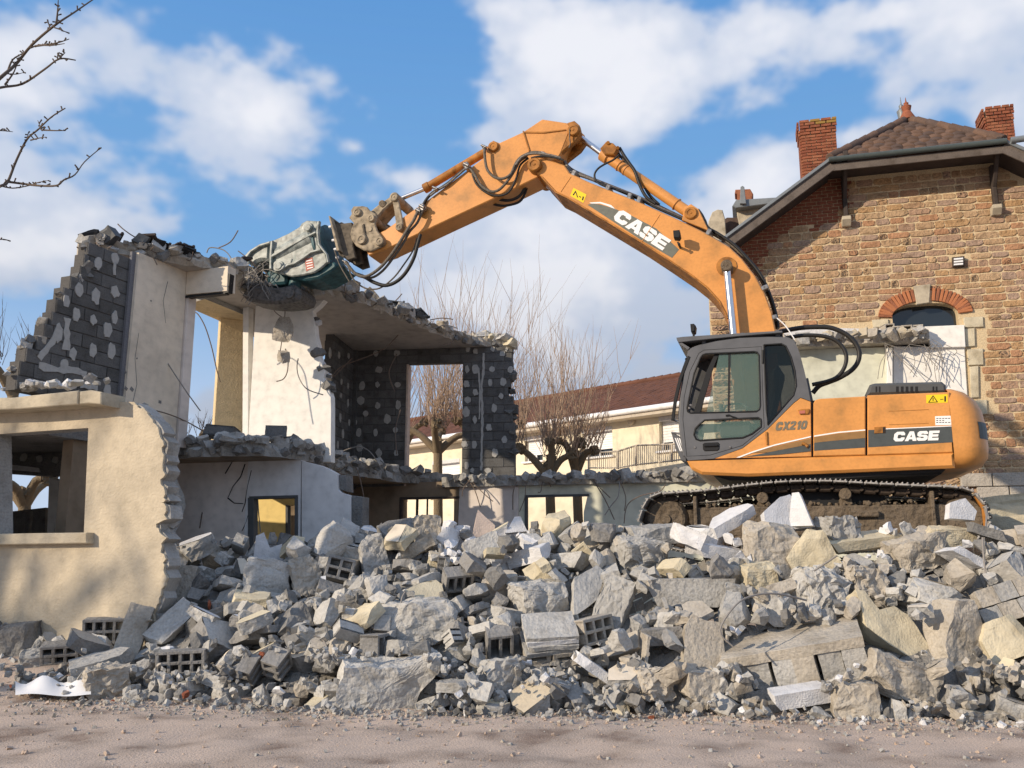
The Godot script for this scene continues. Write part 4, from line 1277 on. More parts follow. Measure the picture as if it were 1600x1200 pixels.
func make_house():
	for i in 10: frag_pool.append(rough_mesh(lump_faces(Vector3(1, R(.5, .9), R(.6, 1)), 6), 1, .08, 2.2))
	var C := Vector2(-5.57, -14.5)
	var th := deg_to_rad(22.0)
	var u := Vector2(cos(th), sin(th)); var w := Vector2(sin(th), -cos(th))
	var hs := thing("ruined_house", "half demolished cream house cut open with torn concrete floors under the crusher", "building", Transform3D(Basis(), Vector3(C.x, 0, C.y)))
	# ---- front wall with the window
	var F := frame(C - w * 2.65 - u * 8.0, C - w * 2.65)
	var hl := on2(F, 40, 650).x
	var outline := PackedVector2Array([Vector2(2.0, 0.0), Vector2(2.0, on2(F, 20, 640).y)])
	outline.append_array(ons(F, [60, 638, 158, 633, 186, 628, 207, 629, 226, 641, 234, 652, 245, 667, 250, 680, 255, 690, 254, 725, 256, 740, 250, 756, 257, 760, 257, 782, 249, 786, 258, 790, 259, 810, 243, 818, 250, 832, 258, 842, 250, 848, 252, 862, 257, 872, 255, 890, 259, 903, 250, 935, 240, 965, 236, 1015]))
	outline.append(Vector2(on2(F, 236, 1015).x, 0))
	var win := ons(F, [-6, 678.5, 138, 668.5, 131, 832, -4, 834])
	var fine_edge := PackedVector2Array(); var core_edge := PackedVector2Array()
	for i in outline.size():
		var a := outline[i]; var b := outline[(i + 1) % outline.size()]
		var n := maxi(1, int(a.distance_to(b) / .04)) if i > 4 and i < outline.size() - 2 else 1
		for k in n:
			var c := a.lerp(b, float(k) / n)
			var j := R(-.026, .026) if i > 4 and i < outline.size() - 2 else 0.0
			fine_edge.append(c + Vector2(j, R(-.014, .014) if j != 0.0 else 0.0))
			if k % 2 == 0: core_edge.append(c + Vector2((R(-.03, .035) + .02) if i > 4 and i < outline.size() - 1 else 0.0, 0))
	var fw := panel(hs, "front_wall", fine_edge, [win], -.035, 0, M.render_tan, F)
	panel(hs, "front_wall_core", core_edge, [win], -.24, -.036, M.concrete_grey, F)
	var re := []
	for q in [[236, 655], [252, 685], [258, 740], [260, 790], [254, 840], [257, 890], [250, 940]]: re.append(F * on(F, q[0] + 7, q[1], -.2))
	fragments(hs, "wall_fragment", re, 30, .07, .2, ["concrete_grey", "concrete_light", "concrete_grey"], .05)
	var lpw := Shape.new()
	lpw.bx(Vector3(1.7, 1.7, -.14), Vector3(1.9, 3.2, .2))
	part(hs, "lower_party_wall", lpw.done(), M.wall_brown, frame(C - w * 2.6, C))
	lpw = Shape.new()
	lpw.bx(Vector3(5.0, 3.25, -2.0), Vector3(6.1, .2, 3.4))
	part(hs, "left_room_ceiling", lpw.done(), M.concrete_dark, F)
	var sill := Shape.new()
	sill.push(ons(F, [-40, 835, 135, 832, 135.5, 849, -40, 852], .12), -.2, .12, .012)
	part(fw, "window_sill", sill.done(), M.stone_trim, F)
	var led := Shape.new()
	led.push(ons(F, [-60, 622, 22, 621, 36, 619, 122, 610, 121, 631.5, 30, 639, -60, 642], .32), -.1, .32, .012)
	part(fw, "cornice", led.done(), M.stone_trim, F)
	led = Shape.new()
	led.push(ons(F, [122.8, 611.5, 141, 609, 157, 612, 157, 632, 137, 630, 122.5, 631.5], .32), -.1, .31, .012)
	part(fw, "cornice", led.done(), M.stone_trim, F)
	var cl := []
	for k in 9: cl.append(F * (on(F, -20 + k * 22, 618 - k * 1.6, .1) + Vector3(0, .08, 0)))
	fragments(fw, "concrete_fragment", cl, 46, .05, .20, ["concrete_grey", "concrete_light", "concrete_grey", "plaster_white"], .12)
	# torn cross wall between the front wall and the rooms behind
	var X := frame(C - w * 2.43 + u * .02, C - w * 0.0 + u * .02)
	var tp := PackedVector2Array([Vector2(on2(X, 186, 700).x, 0), Vector2(on2(X, 186, 700).x, 3.25)])
	tp.append_array(ons(X, [206, 629, 232, 633, 240, 650, 250, 668, 262, 686, 269, 700, 267, 716, 272, 735, 280, 755, 289, 775, 291, 790, 285, 812, 276, 830, 270, 860, 268, 905]))
	tp.append(Vector2(tp[-1].x, 0))
	var tw := Shape.new()
	tw.push(tp, -.25, 0, .012, X)
	part(hs, "torn_cross_wall", tw.done(), M.concrete_light, Transform3D())
	var ce := []
	for q in [[206, 629], [228, 640], [246, 664], [262, 688]]: ce.append(X * on(X, q[0], q[1]))
	fragments(hs, "wall_fragment", ce, 14, .12, .3, ["concrete_light", "concrete_grey"], .06)
	# ---- party wall of dark blocks with dabs, then its cream lining
	var B := frame(C - w * 2.9, C)
	var prof := []
	for q in [[-5, 612], [12, 594], [30, 574], [41, 560], [43, 543], [60, 533], [72, 516], [84, 492], [95, 466], [106, 446], [120, 434], [130, 416], [135, 396], [139, 374]]: prof.append(on2(B, q[0], q[1]))
	var lx := []; var ly := []
	for q in prof:
		lx.append(q.x); ly.append(q.y)
	var x_line := on2(B, 192, 500).x
	var bw := block_wall(hs, "party_wall", B, 2.9, 3.3, 6.2, func(x, y): return y < table(x, lx, ly) and x > prof[0].x and (y > 3.62 or x > .42), [M.block_dark, M.block_dark, M.block_darker])
	var pool := []
	for i in 5:
		var s := Shape.new()
		var pts := PackedVector2Array()
		for k in 12: pts.append(Vector2(cos(TAU * k / 12), sin(TAU * k / 12)) * R(.74, 1.18))
		s.push(pts, -.006, .012, .004)
		pool.append(s.done())
	for q in [[153, 410], [179, 404], [123, 453], [149, 463], [179, 456], [118, 492], [145, 500], [178, 496], [167, 516], [90, 521], [113, 553], [144, 548], [173, 549], [167, 611], [100, 568]]:
		var p := on2(B, q[0], q[1])
		dab(bw, B, p.x, p.y, R(.08, .112), pool)
	var P2 := func(T: Transform3D, list: Array) -> Array:
		var r := []
		for i in range(0, list.size(), 2): r.append(on2(T, list[i], list[i + 1]))
		return r
	smear(bw, B, P2.call(B, [104, 497, 103, 520, 102, 556]), .065)
	smear(bw, B, P2.call(B, [60, 572, 90, 578, 120, 580, 140, 590]), .06)
	smear(bw, B, P2.call(B, [125, 600, 158, 606]), .06)
	smear(bw, B, P2.call(B, [104, 462, 102, 488]), .05)
	smear(bw, B, P2.call(B, [178, 405, 178, 438]), .03)
	smear(bw, B, P2.call(B, [153, 412, 152, 432]), .035)
	smear(bw, B, P2.call(B, [60, 560, 80, 535, 92, 505]), .05)
	var cap := []
	for q in [[12, 594], [42, 548], [70, 516], [95, 462], [125, 430], [138, 385]]: cap.append(B * (on(B, q[0], q[1], -.1)))
	fragments(bw, "broken_block", cap, 26, .12, .26, ["concrete_dark", "concrete_tan", "block_dark", "concrete_grey"], .05)
	var lining := Shape.new()
	lining.push(PackedVector2Array([Vector2(x_line + .07, 3.3), Vector2(2.9, 3.3), Vector2(2.9, 6.2), Vector2(x_line + .10, 6.2), Vector2(x_line + .09, 5.4), Vector2(x_line + .075, 4.4)]), .06, .11, 0)
	part(hs, "cream_lining", lining.done(), M.wall_cream, B)
	lining = Shape.new()
	lining.push(PackedVector2Array([Vector2(x_line, 3.3), Vector2(2.9, 3.3), Vector2(2.9, 6.2), Vector2(x_line + .02, 6.2)]), .006, .058, .004)
	part(hs, "insulation_layer", lining.done(), M.insulation, B)
	for q in [[197, 607, .03], [206, 608, .035], [196, 582, .02], [200, 520, .018], [214, 560, .015], [250, 628, .03], [236, 470, .014]]:
		var hsx := Shape.new()
		var hp := on(B, q[0], q[1], .112)
		hsx.bx(hp, Vector3(q[2] * 2, q[2] * 1.6, .004), .001, Vector3(0, 0, R(-1, 1)))
		part(hs, "chipped_plaster", hsx.done(), M.concrete_dark, B)
	for q in [[[205, 640, 214, 600, 211, 560, 217, 520], .113], [[262, 440, 255, 470, 259, 505], .113]]:
		var ck := Shape.new(); ck.tube(path(B, q[0], q[1]), .006, .003, 4)
		part(hs, "plaster_crack", ck.done(), M.concrete_dark, B)
	# ---- upper back wall: beam, tall opening, return, ochre wall
	var O := frame(C, C + u * 3.0)
	var bm := Shape.new()
	bm.push(PackedVector2Array([Vector2(0.12, on2(O, 282, 462).y), on2(O, 356, 455), on2(O, 357, 428), Vector2(on2(O, 357, 428).x, 6.2), Vector2(.12, 6.2)]), -.18, 0.02, .004)
	part(hs, "lintel_beam", bm.done(), M.wall_cream, O)
	bm = Shape.new()
	bm.push(ons(O, [280, 463, 352, 456.5, 352, 459, 284, 466]), -.1, .01)
	bm.push(ons(O, [350, 458, 357, 457, 360, 428, 355, 428]), -.1, .008)
	part(hs, "shutter_recess", bm.done(), M.black, O)
	bm = Shape.new()
	var jb := on2(O, 284, 470)
	bm.bx(Vector3(.115, 4.7, -.12), Vector3(.07, 2.9, .2), .006)
	part(hs, "opening_jamb", bm.done(), M.wall_pinkish, O)
	# balcony roof slab: its underside shows yellow
	var soff := []
	for q in [[287, 477], [320, 467], [386, 494], [392, 512], [342, 501]]:
		var p := at_h(q[0], q[1], 6.1); soff.append(Vector2(p.x, p.z))
	slab(hs, "balcony_soffit", soff, 6.1, 6.19, 0, M.concrete_grey, M.render_ochre)
	var oa3 := at(341, 560, 17.0); var ob3 := at(393, 560, 17.3)
	var oa := Vector2(oa3.x, oa3.z); var ob := Vector2(ob3.x, ob3.z)
	var OW := frame(oa, ob)
	var ow := Shape.new()
	ow.push(PackedVector2Array([Vector2(0, 3.2), Vector2(oa.distance_to(ob), 3.2), Vector2(oa.distance_to(ob), 6.1), Vector2(0, 6.1)]), -.22, 0, .01)
	part(hs, "ochre_wall", ow.done(), M.render_ochre, OW)
	# ---- white wall, sunlit, torn on the right
	var wa := plan(376, 16.55); var wb := plan(540, 15.95)
	var WT := frame(wa, wb)
	var wp := PackedVector2Array([on2(WT, 387, 700), Vector2(on2(WT, 387, 700).x, 6.2)])
	wp.append_array(PackedVector2Array([Vector2(on2(WT, 505, 500).x, 6.2)]))
	wp.append_array(ons(WT, [498, 478, 488, 486, 491, 505, 493, 525, 497, 540, 498, 555, 503, 570, 508, 580, 505, 590, 512, 602, 517, 620, 517.5, 640, 517, 722]))
	wp.append(on2(WT, 387, 722))
	var ww := Shape.new()
	ww.push(wp, -.16, 0, .006)
	part(hs, "white_wall", ww.done(), M.wall_white, WT)
	var wj := Shape.new()
	wj.push(PackedVector2Array([on2(WT, 377, 722), on2(WT, 386, 722), Vector2(on2(WT, 386, 500).x, 6.2), Vector2(on2(WT, 377, 500).x, 6.2)]), -.2, -.03, .006)
	part(hs, "wall_reveal", wj.done(), M.wall_white, WT)
	var we := []
	for q in [[492, 490], [494, 520], [500, 560], [508, 585], [514, 610]]: we.append(WT * on(WT, q[0], q[1], -.1))
	fragments(hs, "torn_block", we, 16, .12, .28, ["block_dark", "block_dark", "plaster_white", "concrete_dark"], .05)
	# ---- dark room behind
	var ra := plan(548, 20.3); var rz := plan(802, 19.85)
	var BR := frame(ra, rz)
	var rl := ra.distance_to(rz)
	var op0 := on2(BR, 634, 650).x; var op1 := on2(BR, 722, 650).x; var opt := on2(BR, 680, 568).y
	var edge_x := [3.2, 3.5, 3.7, 4.0, 4.3, 4.6, 4.8, 5.1, 5.4, 5.7, 6.0, 6.4]
	var edge_v := []
	for q in [752, 735, 705, 690, 668, 645, 628, 606, 590, 560, 535, 520]: edge_v.append(0.0)
	var rpts := []
	for q in [[806, 745], [803, 700], [806, 672], [800, 655], [808, 640], [807, 630], [795, 620], [793, 610], [801, 590], [800, 545], [802, 530]]: rpts.append(on2(BR, q[0], q[1]))
	var ry := []; var rx := []
	for q in rpts:
		ry.append(q.y); rx.append(q.x)
	var back := block_wall(hs, "back_room_wall", BR, rl + .1, 3.05, 6.2, func(x, y): return (x < op0 or x > op1 or y > opt) and x < table(y, ry, rx), [M.block_dark, M.block_dark, M.block_darker])
	for q in [[588, 552], [620, 552], [592, 578], [566, 602], [590, 601], [622, 601], [564, 626], [590, 634], [622, 633], [572, 646], [605, 655], [553, 660], [561, 675], [587, 676], [618, 672], [552, 690], [592, 708], [619, 708], [562, 700],
			[731, 545], [743, 549], [770, 545], [785, 553], [730, 577], [743, 577], [769, 577], [798, 577], [729, 600], [766, 598], [786, 597], [743, 613], [731, 625], [783, 619], [728, 644], [772, 638], [742, 656], [764, 668], [726, 694], [741, 695], [788, 687], [773, 708], [729, 728], [738, 735], [763, 735]]:
		var p := on2(BR, q[0], q[1])
		dab(back, BR, p.x, p.y, R(.070, .092), pool)
	smear(back, BR, P2.call(BR, [756, 552, 755, 585, 752, 600, 754, 640, 753, 690, 752, 740]), .03)
	smear(back, BR, P2.call(BR, [748, 575, 750, 620, 749, 660]), .022)
	smear(back, BR, P2.call(BR, [790, 545, 797, 548]), .05)
	var jm := Shape.new()
	jm.bx(Vector3(op0 + .02, (3.05 + opt) / 2, -.12), Vector3(.05, opt - 3.05, .26), .006)
	part(back, "opening_jamb", jm.done(), M.plaster_pink, BR)
	var bfr := []
	for q in [[803, 735], [806, 690], [800, 655], [797, 615], [801, 580]]: bfr.append(BR * on(BR, q[0], q[1], -.1))
	fragments(back, "broken_block", bfr, 14, .14, .3, ["block_dark", "block_dark", "concrete_dark"], .06)
	bfr = []
	for q in [[735, 528], [760, 527], [785, 530], [800, 538]]: bfr.append(BR * on(BR, q[0], q[1], -.05))
	fragments(back, "broken_crown", bfr, 18, .16, .42, ["concrete_tan", "concrete_light", "plaster_cream"], .08)
	var cpst := Shape.new()
	cpst.bx(Vector3(-.08, 4.6, -.06), Vector3(.34, 3.2, .3))
	part(hs, "room_corner", cpst.done(), M.block_darker, BR)
	var sa := plan(470, 17.0)
	var SD := frame(sa, ra)
	var sd := block_wall(hs, "side_room_wall", SD, sa.distance_to(ra), 3.05, 6.2, func(x, y): return x > sa.distance_to(ra) - 1.6, [M.block_dark, M.block_darker])
	for q in [[515, 552], [529, 555], [544, 556], [533, 596], [543, 603], [532, 618], [531, 653], [545, 660], [543, 630], [535, 678], [527, 695], [543, 695]]:
		var p := on2(SD, q[0], q[1])
		dab(sd, SD, p.x, p.y, R(.07, .09), pool)
	# ---- floors
	var up := []
	var upx := [136, 377, 165, 375, 200, 379, 240, 385, 280, 394, 330, 402, 366, 410, 384, 440, 425, 454, 470, 456, 497, 443, 530, 447, 560, 456, 600, 472, 640, 490, 670, 503, 700, 515, 740, 524, 775, 529, 801, 532]
	for i in range(0, upx.size(), 2):
		var p := at_h(upx[i], upx[i + 1], 6.4); up.append(Vector2(p.x, p.z))
	var torn := up.size()
	up.append(rz + Vector2(.1, -.35)); up.append(ra + Vector2(-1.6, -.4)); up.append(Vector2(C.x, C.y) - u * 1.4 + w * 2.2); up.append(C - u * .25); up.append(up[0] - u * .2)
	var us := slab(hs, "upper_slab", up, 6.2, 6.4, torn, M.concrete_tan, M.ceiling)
	var el := []
	for i in torn: el.append(Vector3(up[i].x, 6.38, up[i].y))
	fragments(us, "concrete_fragment", el, 100, .08, .32, ["concrete_tan", "concrete_grey", "concrete_light", "concrete_dark"], .14)
	fragments(us, "hanging_fragment", el, 36, .08, .24, ["concrete_tan", "concrete_grey", "concrete_dark"], .05, -.14)
	fragments(us, "roof_felt_scrap", el.slice(0, 6), 10, .14, .34, ["black", "hood_grey"], .08, .06)
	for q in [[us, up, up.size() - 5, 6.3, 26]]:
		for i in q[4]:
			var k := R(0, q[2] - 1.01)
			var p: Vector2 = (q[1][int(k)] as Vector2).lerp(q[1][int(k) + 1], k - int(k))
			var a := Vector3(p.x, q[3], p.y)
			var e := a + Vector3(R(-.35, .35), R(-.45, .3), R(-.1, .35))
			wire(us, [a, a.lerp(e, .5) + Vector3(R(-.12, .12), R(-.1, .12), .04), e], .008, "rebar")
	# dark roof tiles left on the slab's edge
	var rt := Shape.new(); rt.bx(Vector3.ZERO, Vector3(.34, .025, .24), .006); rt.bx(Vector3(.15, .02, 0), Vector3(.04, .03, .24), .006)
	var rtm := rt.done()
	for i in 16:
		var k := R(0, 1)
		var p := at(lerpf(606, 658, k), lerpf(474, 497, k) - 3 + R(-3, 3), lerpf(17.3, 18.2, k))
		var o := part(us, "roof_tile", rtm, M.hood_grey)
		o.global_transform = Transform3D(Basis.from_euler(Vector3(R(-.3, .3), R(-1, 1), R(-.5, .1))), p)
	for i in 10:
		var p := at(R(215, 430), 0, 14)
		var k := R(.06, .5)
		var q: Vector3 = el[int(k * (torn - 1))]
		var o := part(us, "roof_tile", rtm, M.wood_dark)
		o.global_transform = Transform3D(Basis.from_euler(Vector3(R(-.4, .4), R(-2, 2), R(-.4, .4))), q + Vector3(R(-.1, .1), .1, R(-.2, 0)))
	# lower floor, left part and the part along the far wall
	var lo := []
	var lox := [258, 690, 300, 686, 350, 684, 400, 683, 440, 686, 470, 690, 500, 699, 520, 708, 545, 719]
	for i in range(0, lox.size(), 2):
		var p := at_h(lox[i], lox[i + 1], 3.4); lo.append(Vector2(p.x, p.z))
	for q in [[585, 732], [620, 739], [700, 744]]:
		var p := at_h(q[0], q[1], 3.3); lo.append(Vector2(p.x, p.z))
	torn = lo.size()
	lo.append(lo[-1] + Vector2(.3, -.9)); lo.append(ra + Vector2(-1.5, -1.3)); lo.append(C - u * 1.3 + w * 2.0); lo.append(lo[0] - u * .3)
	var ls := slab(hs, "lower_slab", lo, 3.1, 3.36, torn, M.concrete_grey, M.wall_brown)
	el = []
	for i in torn: el.append(Vector3(lo[i].x, 3.36, lo[i].y))
	fragments(ls, "concrete_fragment", el, 90, .08, .34, ["concrete_grey", "concrete_dark", "concrete_grey", "concrete_light"], .18)
	fragments(ls, "hanging_fragment", el, 34, .08, .26, ["concrete_grey", "concrete_dark"], .06, -.18)
	var far_a := plan(690, 19.95); var far_b := plan(1330, 17.6)
	var fp := []
	var L := frame(plan(540, 20.55), far_b)
	var fx := [690, 745, 740, 746, 800, 744, 860, 748, 920, 744, 980, 740, 1030, 737, 1080, 735, 1140, 738, 1200, 742]
	for i in range(0, fx.size(), 2):
		var p := L * on(L, fx[i], fx[i + 1], .14); fp.append(Vector2(p.x, p.z))
	torn = fp.size()
	fp.append(far_b + Vector2(-.5, -2.0)); fp.append(far_a + Vector2(-.2, -2.0))
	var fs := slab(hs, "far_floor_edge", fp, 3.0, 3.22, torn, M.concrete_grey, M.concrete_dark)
	el = []
	for i in torn: el.append(Vector3(fp[i].x, 3.16, fp[i].y))
	fragments(fs, "concrete_fragment", el, 56, .08, .34, ["concrete_grey", "concrete_grey", "concrete_dark"], .12)
	for i in 14:
		var k := R(0, torn - 1.01)
		var q: Vector3 = (el[int(k)] as Vector3).lerp(el[int(k) + 1], k - int(k)) + Vector3(0, R(-.15, .05), .1)
		var e := q + Vector3(R(-.5, .5), R(-.7, -.15), R(.0, .15))
		wire(fs, [q, q.lerp(e, .5) + Vector3(R(-.15, .15), R(-.1, .1), .05), e], .010, "rebar")
	# ---- ground floor walls under the slab
	var ga := plan(268, 15.7); var gb := plan(470, 15.1)
	var G := frame(ga, gb)
	var gp := PackedVector2Array([Vector2(-.3, .3), Vector2(-.3, 3.1)])
	gp.append(Vector2(on2(G, 388, 720).x, 3.1)); gp.append(Vector2(on2(G, 388, 720).x, .3))
	var g1 := Shape.new(); g1.push(gp, -.16, 0, 0)
	var grey := part(hs, "ground_floor_wall", g1.done(), M.wall_pinkish, G)
	for q in [[383, 725, 376, 745, 364, 760, 356, 778], [352, 740, 359, 728, 366, 716], [356, 778, 366, 786, 380, 787], [393, 735, 387, 760, 383, 786, 378, 800], [392, 790, 385, 815, 378, 830]]:
		var crk := Shape.new()
		crk.tube(path(G, q, .006), .012, .006, 5)
		part(grey, "crack", crk.done(), M.black, G)
	var door := ons(G, [389, 777, 464, 775, 464, 1000, 389, 1000])
	var w2 := panel(hs, "ground_floor_wall", PackedVector2Array([Vector2(on2(G, 388.5, 720).x, .3), Vector2(on2(G, 388.5, 720).x, 3.1), Vector2(on2(G, 471, 720).x, 3.1), Vector2(on2(G, 471, 900).x, .3)]), [door], -.16, .012, M.wall_bluish, G)
	var df := Shape.new()
	for q in [[389, 775.5, 465, 773.5, 465, 778, 389, 780], [387, 778, 396, 779, 396, 1000, 387, 1000], [460, 778, 465, 778, 465, 1000, 460, 1000]]:
		df.push(ons(G, q, .03), -.12, .03, .006)
	part(w2, "door_frame", df.done(), M.hood_grey, G)
	var bl := Shape.new()
	bl.push(ons(G, [472, 720, 500, 727, 514, 733, 528, 741, 529, 765, 534, 770, 549, 775, 549, 900, 472, 900], .0), -.14, 0.02, .006)
	part(hs, "torn_partition", bl.done(), M.wall_bluish, G)
	bl = Shape.new()
	bl.push(ons(G, [549.5, 774, 566, 776, 565, 860, 549.5, 862], .0), -.3, -.01, .01)
	bl.push(ons(G, [529, 741, 540, 742, 541, 768, 530, 765], .0), -.3, -.03, .01)
	part(hs, "torn_block_edge", bl.done(), M.concrete_dark, G)
	# yellow room seen through the door
	var ya := plan(384, 18.2); var yb := plan(480, 17.9)
	var Y := frame(ya, yb)
	panel(hs, "yellow_room_wall", PackedVector2Array([Vector2(-1.2, .3), Vector2(1.25, .3), Vector2(1.25, 3.1), Vector2(-1.2, 3.1)]), [ons(Y, [449, 790, 470, 788, 470, 1000, 449, 1000])], -.15, 0, M.wall_yellow, Y)
	var yd := Shape.new()
	yd.push(ons(Y, [446, 789, 449.5, 789, 449.5, 1000, 446, 1000], .03), -.1, .03)
	part(hs, "inner_door_frame", yd.done(), M.hood_grey, Y)
	var yr := Shape.new()
	yr.bx(Vector3(.2, 1.7, -1.6), Vector3(2.8, 2.6, .2))
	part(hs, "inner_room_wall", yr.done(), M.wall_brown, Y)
	# ---- far ground floor wall along the yard, with two window openings
	var fl := plan(540, 20.55).distance_to(far_b)
	var x1 := on2(L, 712, 780).x; var x2 := on2(L, 806, 780).x
	var w1h := ons(L, [627, 780, 716, 777, 716, 850, 627, 850])
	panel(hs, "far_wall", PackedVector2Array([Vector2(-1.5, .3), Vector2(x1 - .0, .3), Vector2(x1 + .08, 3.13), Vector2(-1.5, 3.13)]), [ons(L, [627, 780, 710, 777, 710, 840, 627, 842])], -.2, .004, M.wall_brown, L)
	panel(hs, "far_wall", PackedVector2Array([Vector2(x1 + .01, .3), Vector2(x2, .3), Vector2(x2, 3.13), Vector2(x1 + .09, 3.13)]), [], -.2, 0, M.wall_pinkish, L)
	panel(hs, "far_wall", PackedVector2Array([Vector2(x2 + .01, .3), Vector2(fl + .6, .3), Vector2(fl + .6, 3.13), Vector2(x2 + .01, 3.13)]), [ons(L, [821, 777, 918, 774, 912, 800, 912, 838, 821, 840])], -.2, -.004, M.wall_green, L)
	var lp := Shape.new()
	lp.push(ons(L, [803, 760, 810, 760, 810, 850, 803, 850], .04), -.1, .04, .006)
	part(hs, "wall_post", lp.done(), M.wall_pinkish, L)
	for q in [[625, 779, 718, 776], [820, 775.5, 920, 772.5]]:
		var wf := Shape.new()
		var a := on2(L, q[0], q[1]); var b := on2(L, q[2], q[3])
		wf.bx(Vector3((a.x + b.x) / 2, a.y, -.02), Vector3(b.x - a.x, .05, .1), .006)
		wf.bx(Vector3(a.x + .03, a.y - .6, -.02), Vector3(.06, 1.2, .1), .006)
		if q[0] < 700:
			for xx in [648, 664, 708]:
				var c := on2(L, xx, 800)
				wf.bx(Vector3(c.x, a.y - .6, -.14), Vector3(.05 if xx != 664 else .03, 1.2, .05), .006)
		part(hs, "window_frame", wf.done(), M.wood_dark if q[0] < 700 else M.hood_grey, L)
	# ---- torn bars and wires
	for q in [[285, 500, 15.5, 303, 487, 15.4, 318, 505, 15.3, 330, 540, 15.3, 338, 575, 15.3, 344, 597, 15.3], [238, 425, 14.2, 245, 460, 14.2, 238, 505, 14.2, 243, 535, 14.2, 265, 572, 14.2, 290, 610, 14.2, 313, 642, 14.2],
			[198, 424, 13.9, 205, 437, 13.85, 215, 428, 13.85, 218, 424, 13.85, 213, 437, 13.85, 200, 452, 13.85], [184, 350, 13.6, 195, 360, 13.6, 215, 372, 13.7, 240, 375, 13.7, 258, 379, 13.8], [120, 386, 13.2, 128, 391, 13.3, 136, 396, 13.4],
			[323, 395, 14.5, 328, 387, 14.5, 345, 389, 14.5, 355, 395, 14.5, 362, 405, 14.5], [340, 388, 14.6, 360, 378, 14.5, 372, 360, 14.5], [372, 392, 15.0, 385, 402, 15, 395, 410, 15, 405, 425, 15.1],
			[235, 640, 13.6, 260, 646, 14.0, 290, 658, 14.6, 320, 675, 15.0], [446, 545, 15.8, 450, 560, 15.8, 449, 580, 15.8, 443, 592, 15.8, 432, 596, 15.8], [466, 560, 15.8, 464, 575, 15.8, 468, 592, 15.8, 480, 608, 15.7, 505, 617, 15.6],
			[403, 720, 15.4, 402, 760, 15.5, 404, 800, 15.5, 407, 832, 15.5], [332, 712, 15.6, 330, 740, 15.6, 324, 768, 15.6, 318, 790, 15.6, 312, 825, 15.4], [424, 732, 15.4, 450, 726, 15.4, 472, 728, 15.5, 482, 745, 15.4, 490, 775, 15.3, 508, 796, 15.2, 535, 800, 15.2, 549, 792, 15.2],
			[550, 560, 18.5, 520, 590, 18.3, 535, 572, 18.4, 600, 545, 18.9, 640, 500, 18.6], [620, 553, 18.9, 608, 580, 18.9, 612, 600, 18.9, 617, 612, 18.9], [626, 640, 18.9, 618, 670, 18.9, 620, 710, 18.9], [535, 705, 17.8, 560, 698, 17.8, 580, 708, 17.8, 600, 740, 17.9], [556, 730, 17, 563, 750, 17.0, 569, 780, 17],
			[612, 476, 17.5, 622, 466, 17.4, 628, 459, 17.4], [672, 500, 18.4, 690, 497, 18.4, 708, 499, 18.4], [674, 515, 18.4, 695, 508, 18.5, 715, 513, 18.6], [545, 410, 16.4, 556, 402, 16.4, 567, 396, 16.4],
			[968, 753, 18.6, 966, 775, 18.4, 955, 790, 18.4, 945, 805, 18.4], [928, 752, 18.8, 945, 780, 18.6, 960, 812, 18.5], [975, 818, 18.3, 980, 790, 18.3, 1000, 775, 18.2, 1030, 768, 18.1, 1040, 757, 18.0]]:
		wire(hs, wpath(q), .010 if q[2] < 17 else .011, ["rebar", "rebar", "wire_grey"][rng.randi() % 3])
	var hz := Shape.new()
	hz.tube(curve(wpath([529, 862, 15.0, 532, 840, 15.0, 538, 815, 15.0, 543, 800, 15.0, 548, 803, 15.0, 551, 830, 15.0, 550, 862, 15.0]), 5), .035, .035, 8)
	part(hs, "black_conduit", hz.done(), M.rubber, Transform3D())
	# ceiling lamp sockets left hanging
	for q in [[607, 512, 18.6], [281, 437, 14.45]]:
		var s := Shape.new()
		var p := at(q[0], q[1], q[2])
		s.lathe(p + Vector3(0, .1, 0), p - Vector3(0, .1, 0), [[0, 0], [0, .05], [.5, .06], [.55, .03], [1, .03], [1, 0]], 10)
		part(hs, "lamp_socket", s.done(), M.white_paint, Transform3D())
	# interior seen through the front window: torn wall with dabs, pale post, rear sill
	var iw := frame(plan(-60, 14.6), plan(150, 14.3))
	var ip := Shape.new()
	ip.push(ons(iw, [-60, 700, 140, 712, 140, 750, 100, 742, 72, 744, -60, 735]), -.2, 0, .01)
	var ipp := part(hs, "inner_beam", ip.done(), M.concrete_dark, iw)
	for q in [[38, 714], [62, 717], [87, 719], [16, 713]]:
		var p := on2(iw, q[0], q[1])
		dab(ipp, iw, p.x, p.y, .075, pool)
	ip = Shape.new()
	ip.push(ons(iw, [18, 726, 60, 731, 62, 738, 16, 734], .03), -.02, .03)
	part(hs, "inner_batten", ip.done(), M.plaster_white, iw)
	ip = Shape.new()
	ip.push(ons(iw, [-60, 680, 150, 690, 150, 712, -60, 703], -.3), -.5, -.3)
	ip.push(ons(iw, [98, 745, 150, 740, 150, 900, 98, 900], -.05), -.25, -.05)
	part(hs, "inner_torn_wall", ip.done(), M.wall_brown, iw)
	ip = Shape.new()
	ip.push(ons(iw, [76, 745, 97.5, 752, 94, 815, 86, 822, 86, 900, 71, 900], -.1), -.3, -.1, .01)
	part(hs, "pale_post", ip.done(), M.wall_white, iw)
	ip = Shape.new()
	ip.push(ons(iw, [10, 800, 71, 793, 71, 950, 10, 950], -1.0), -1.2, -1.0)
	ip.bx(on(iw, 44, 818, -.6), Vector3(.1, .4, .1), .02)
	part(hs, "inner_parapet", ip.done(), M.block_dark, iw)
	for q in [[60, 704], [80, 700], [104, 704], [130, 712]]:
		ip = Shape.new()
		ip.bx(on(iw, q[0], q[1] - 10, -.2), Vector3(.12, .25, .1), .01)
		part(hs, "hollow_pot", ip.done(), M.brick_1, iw)
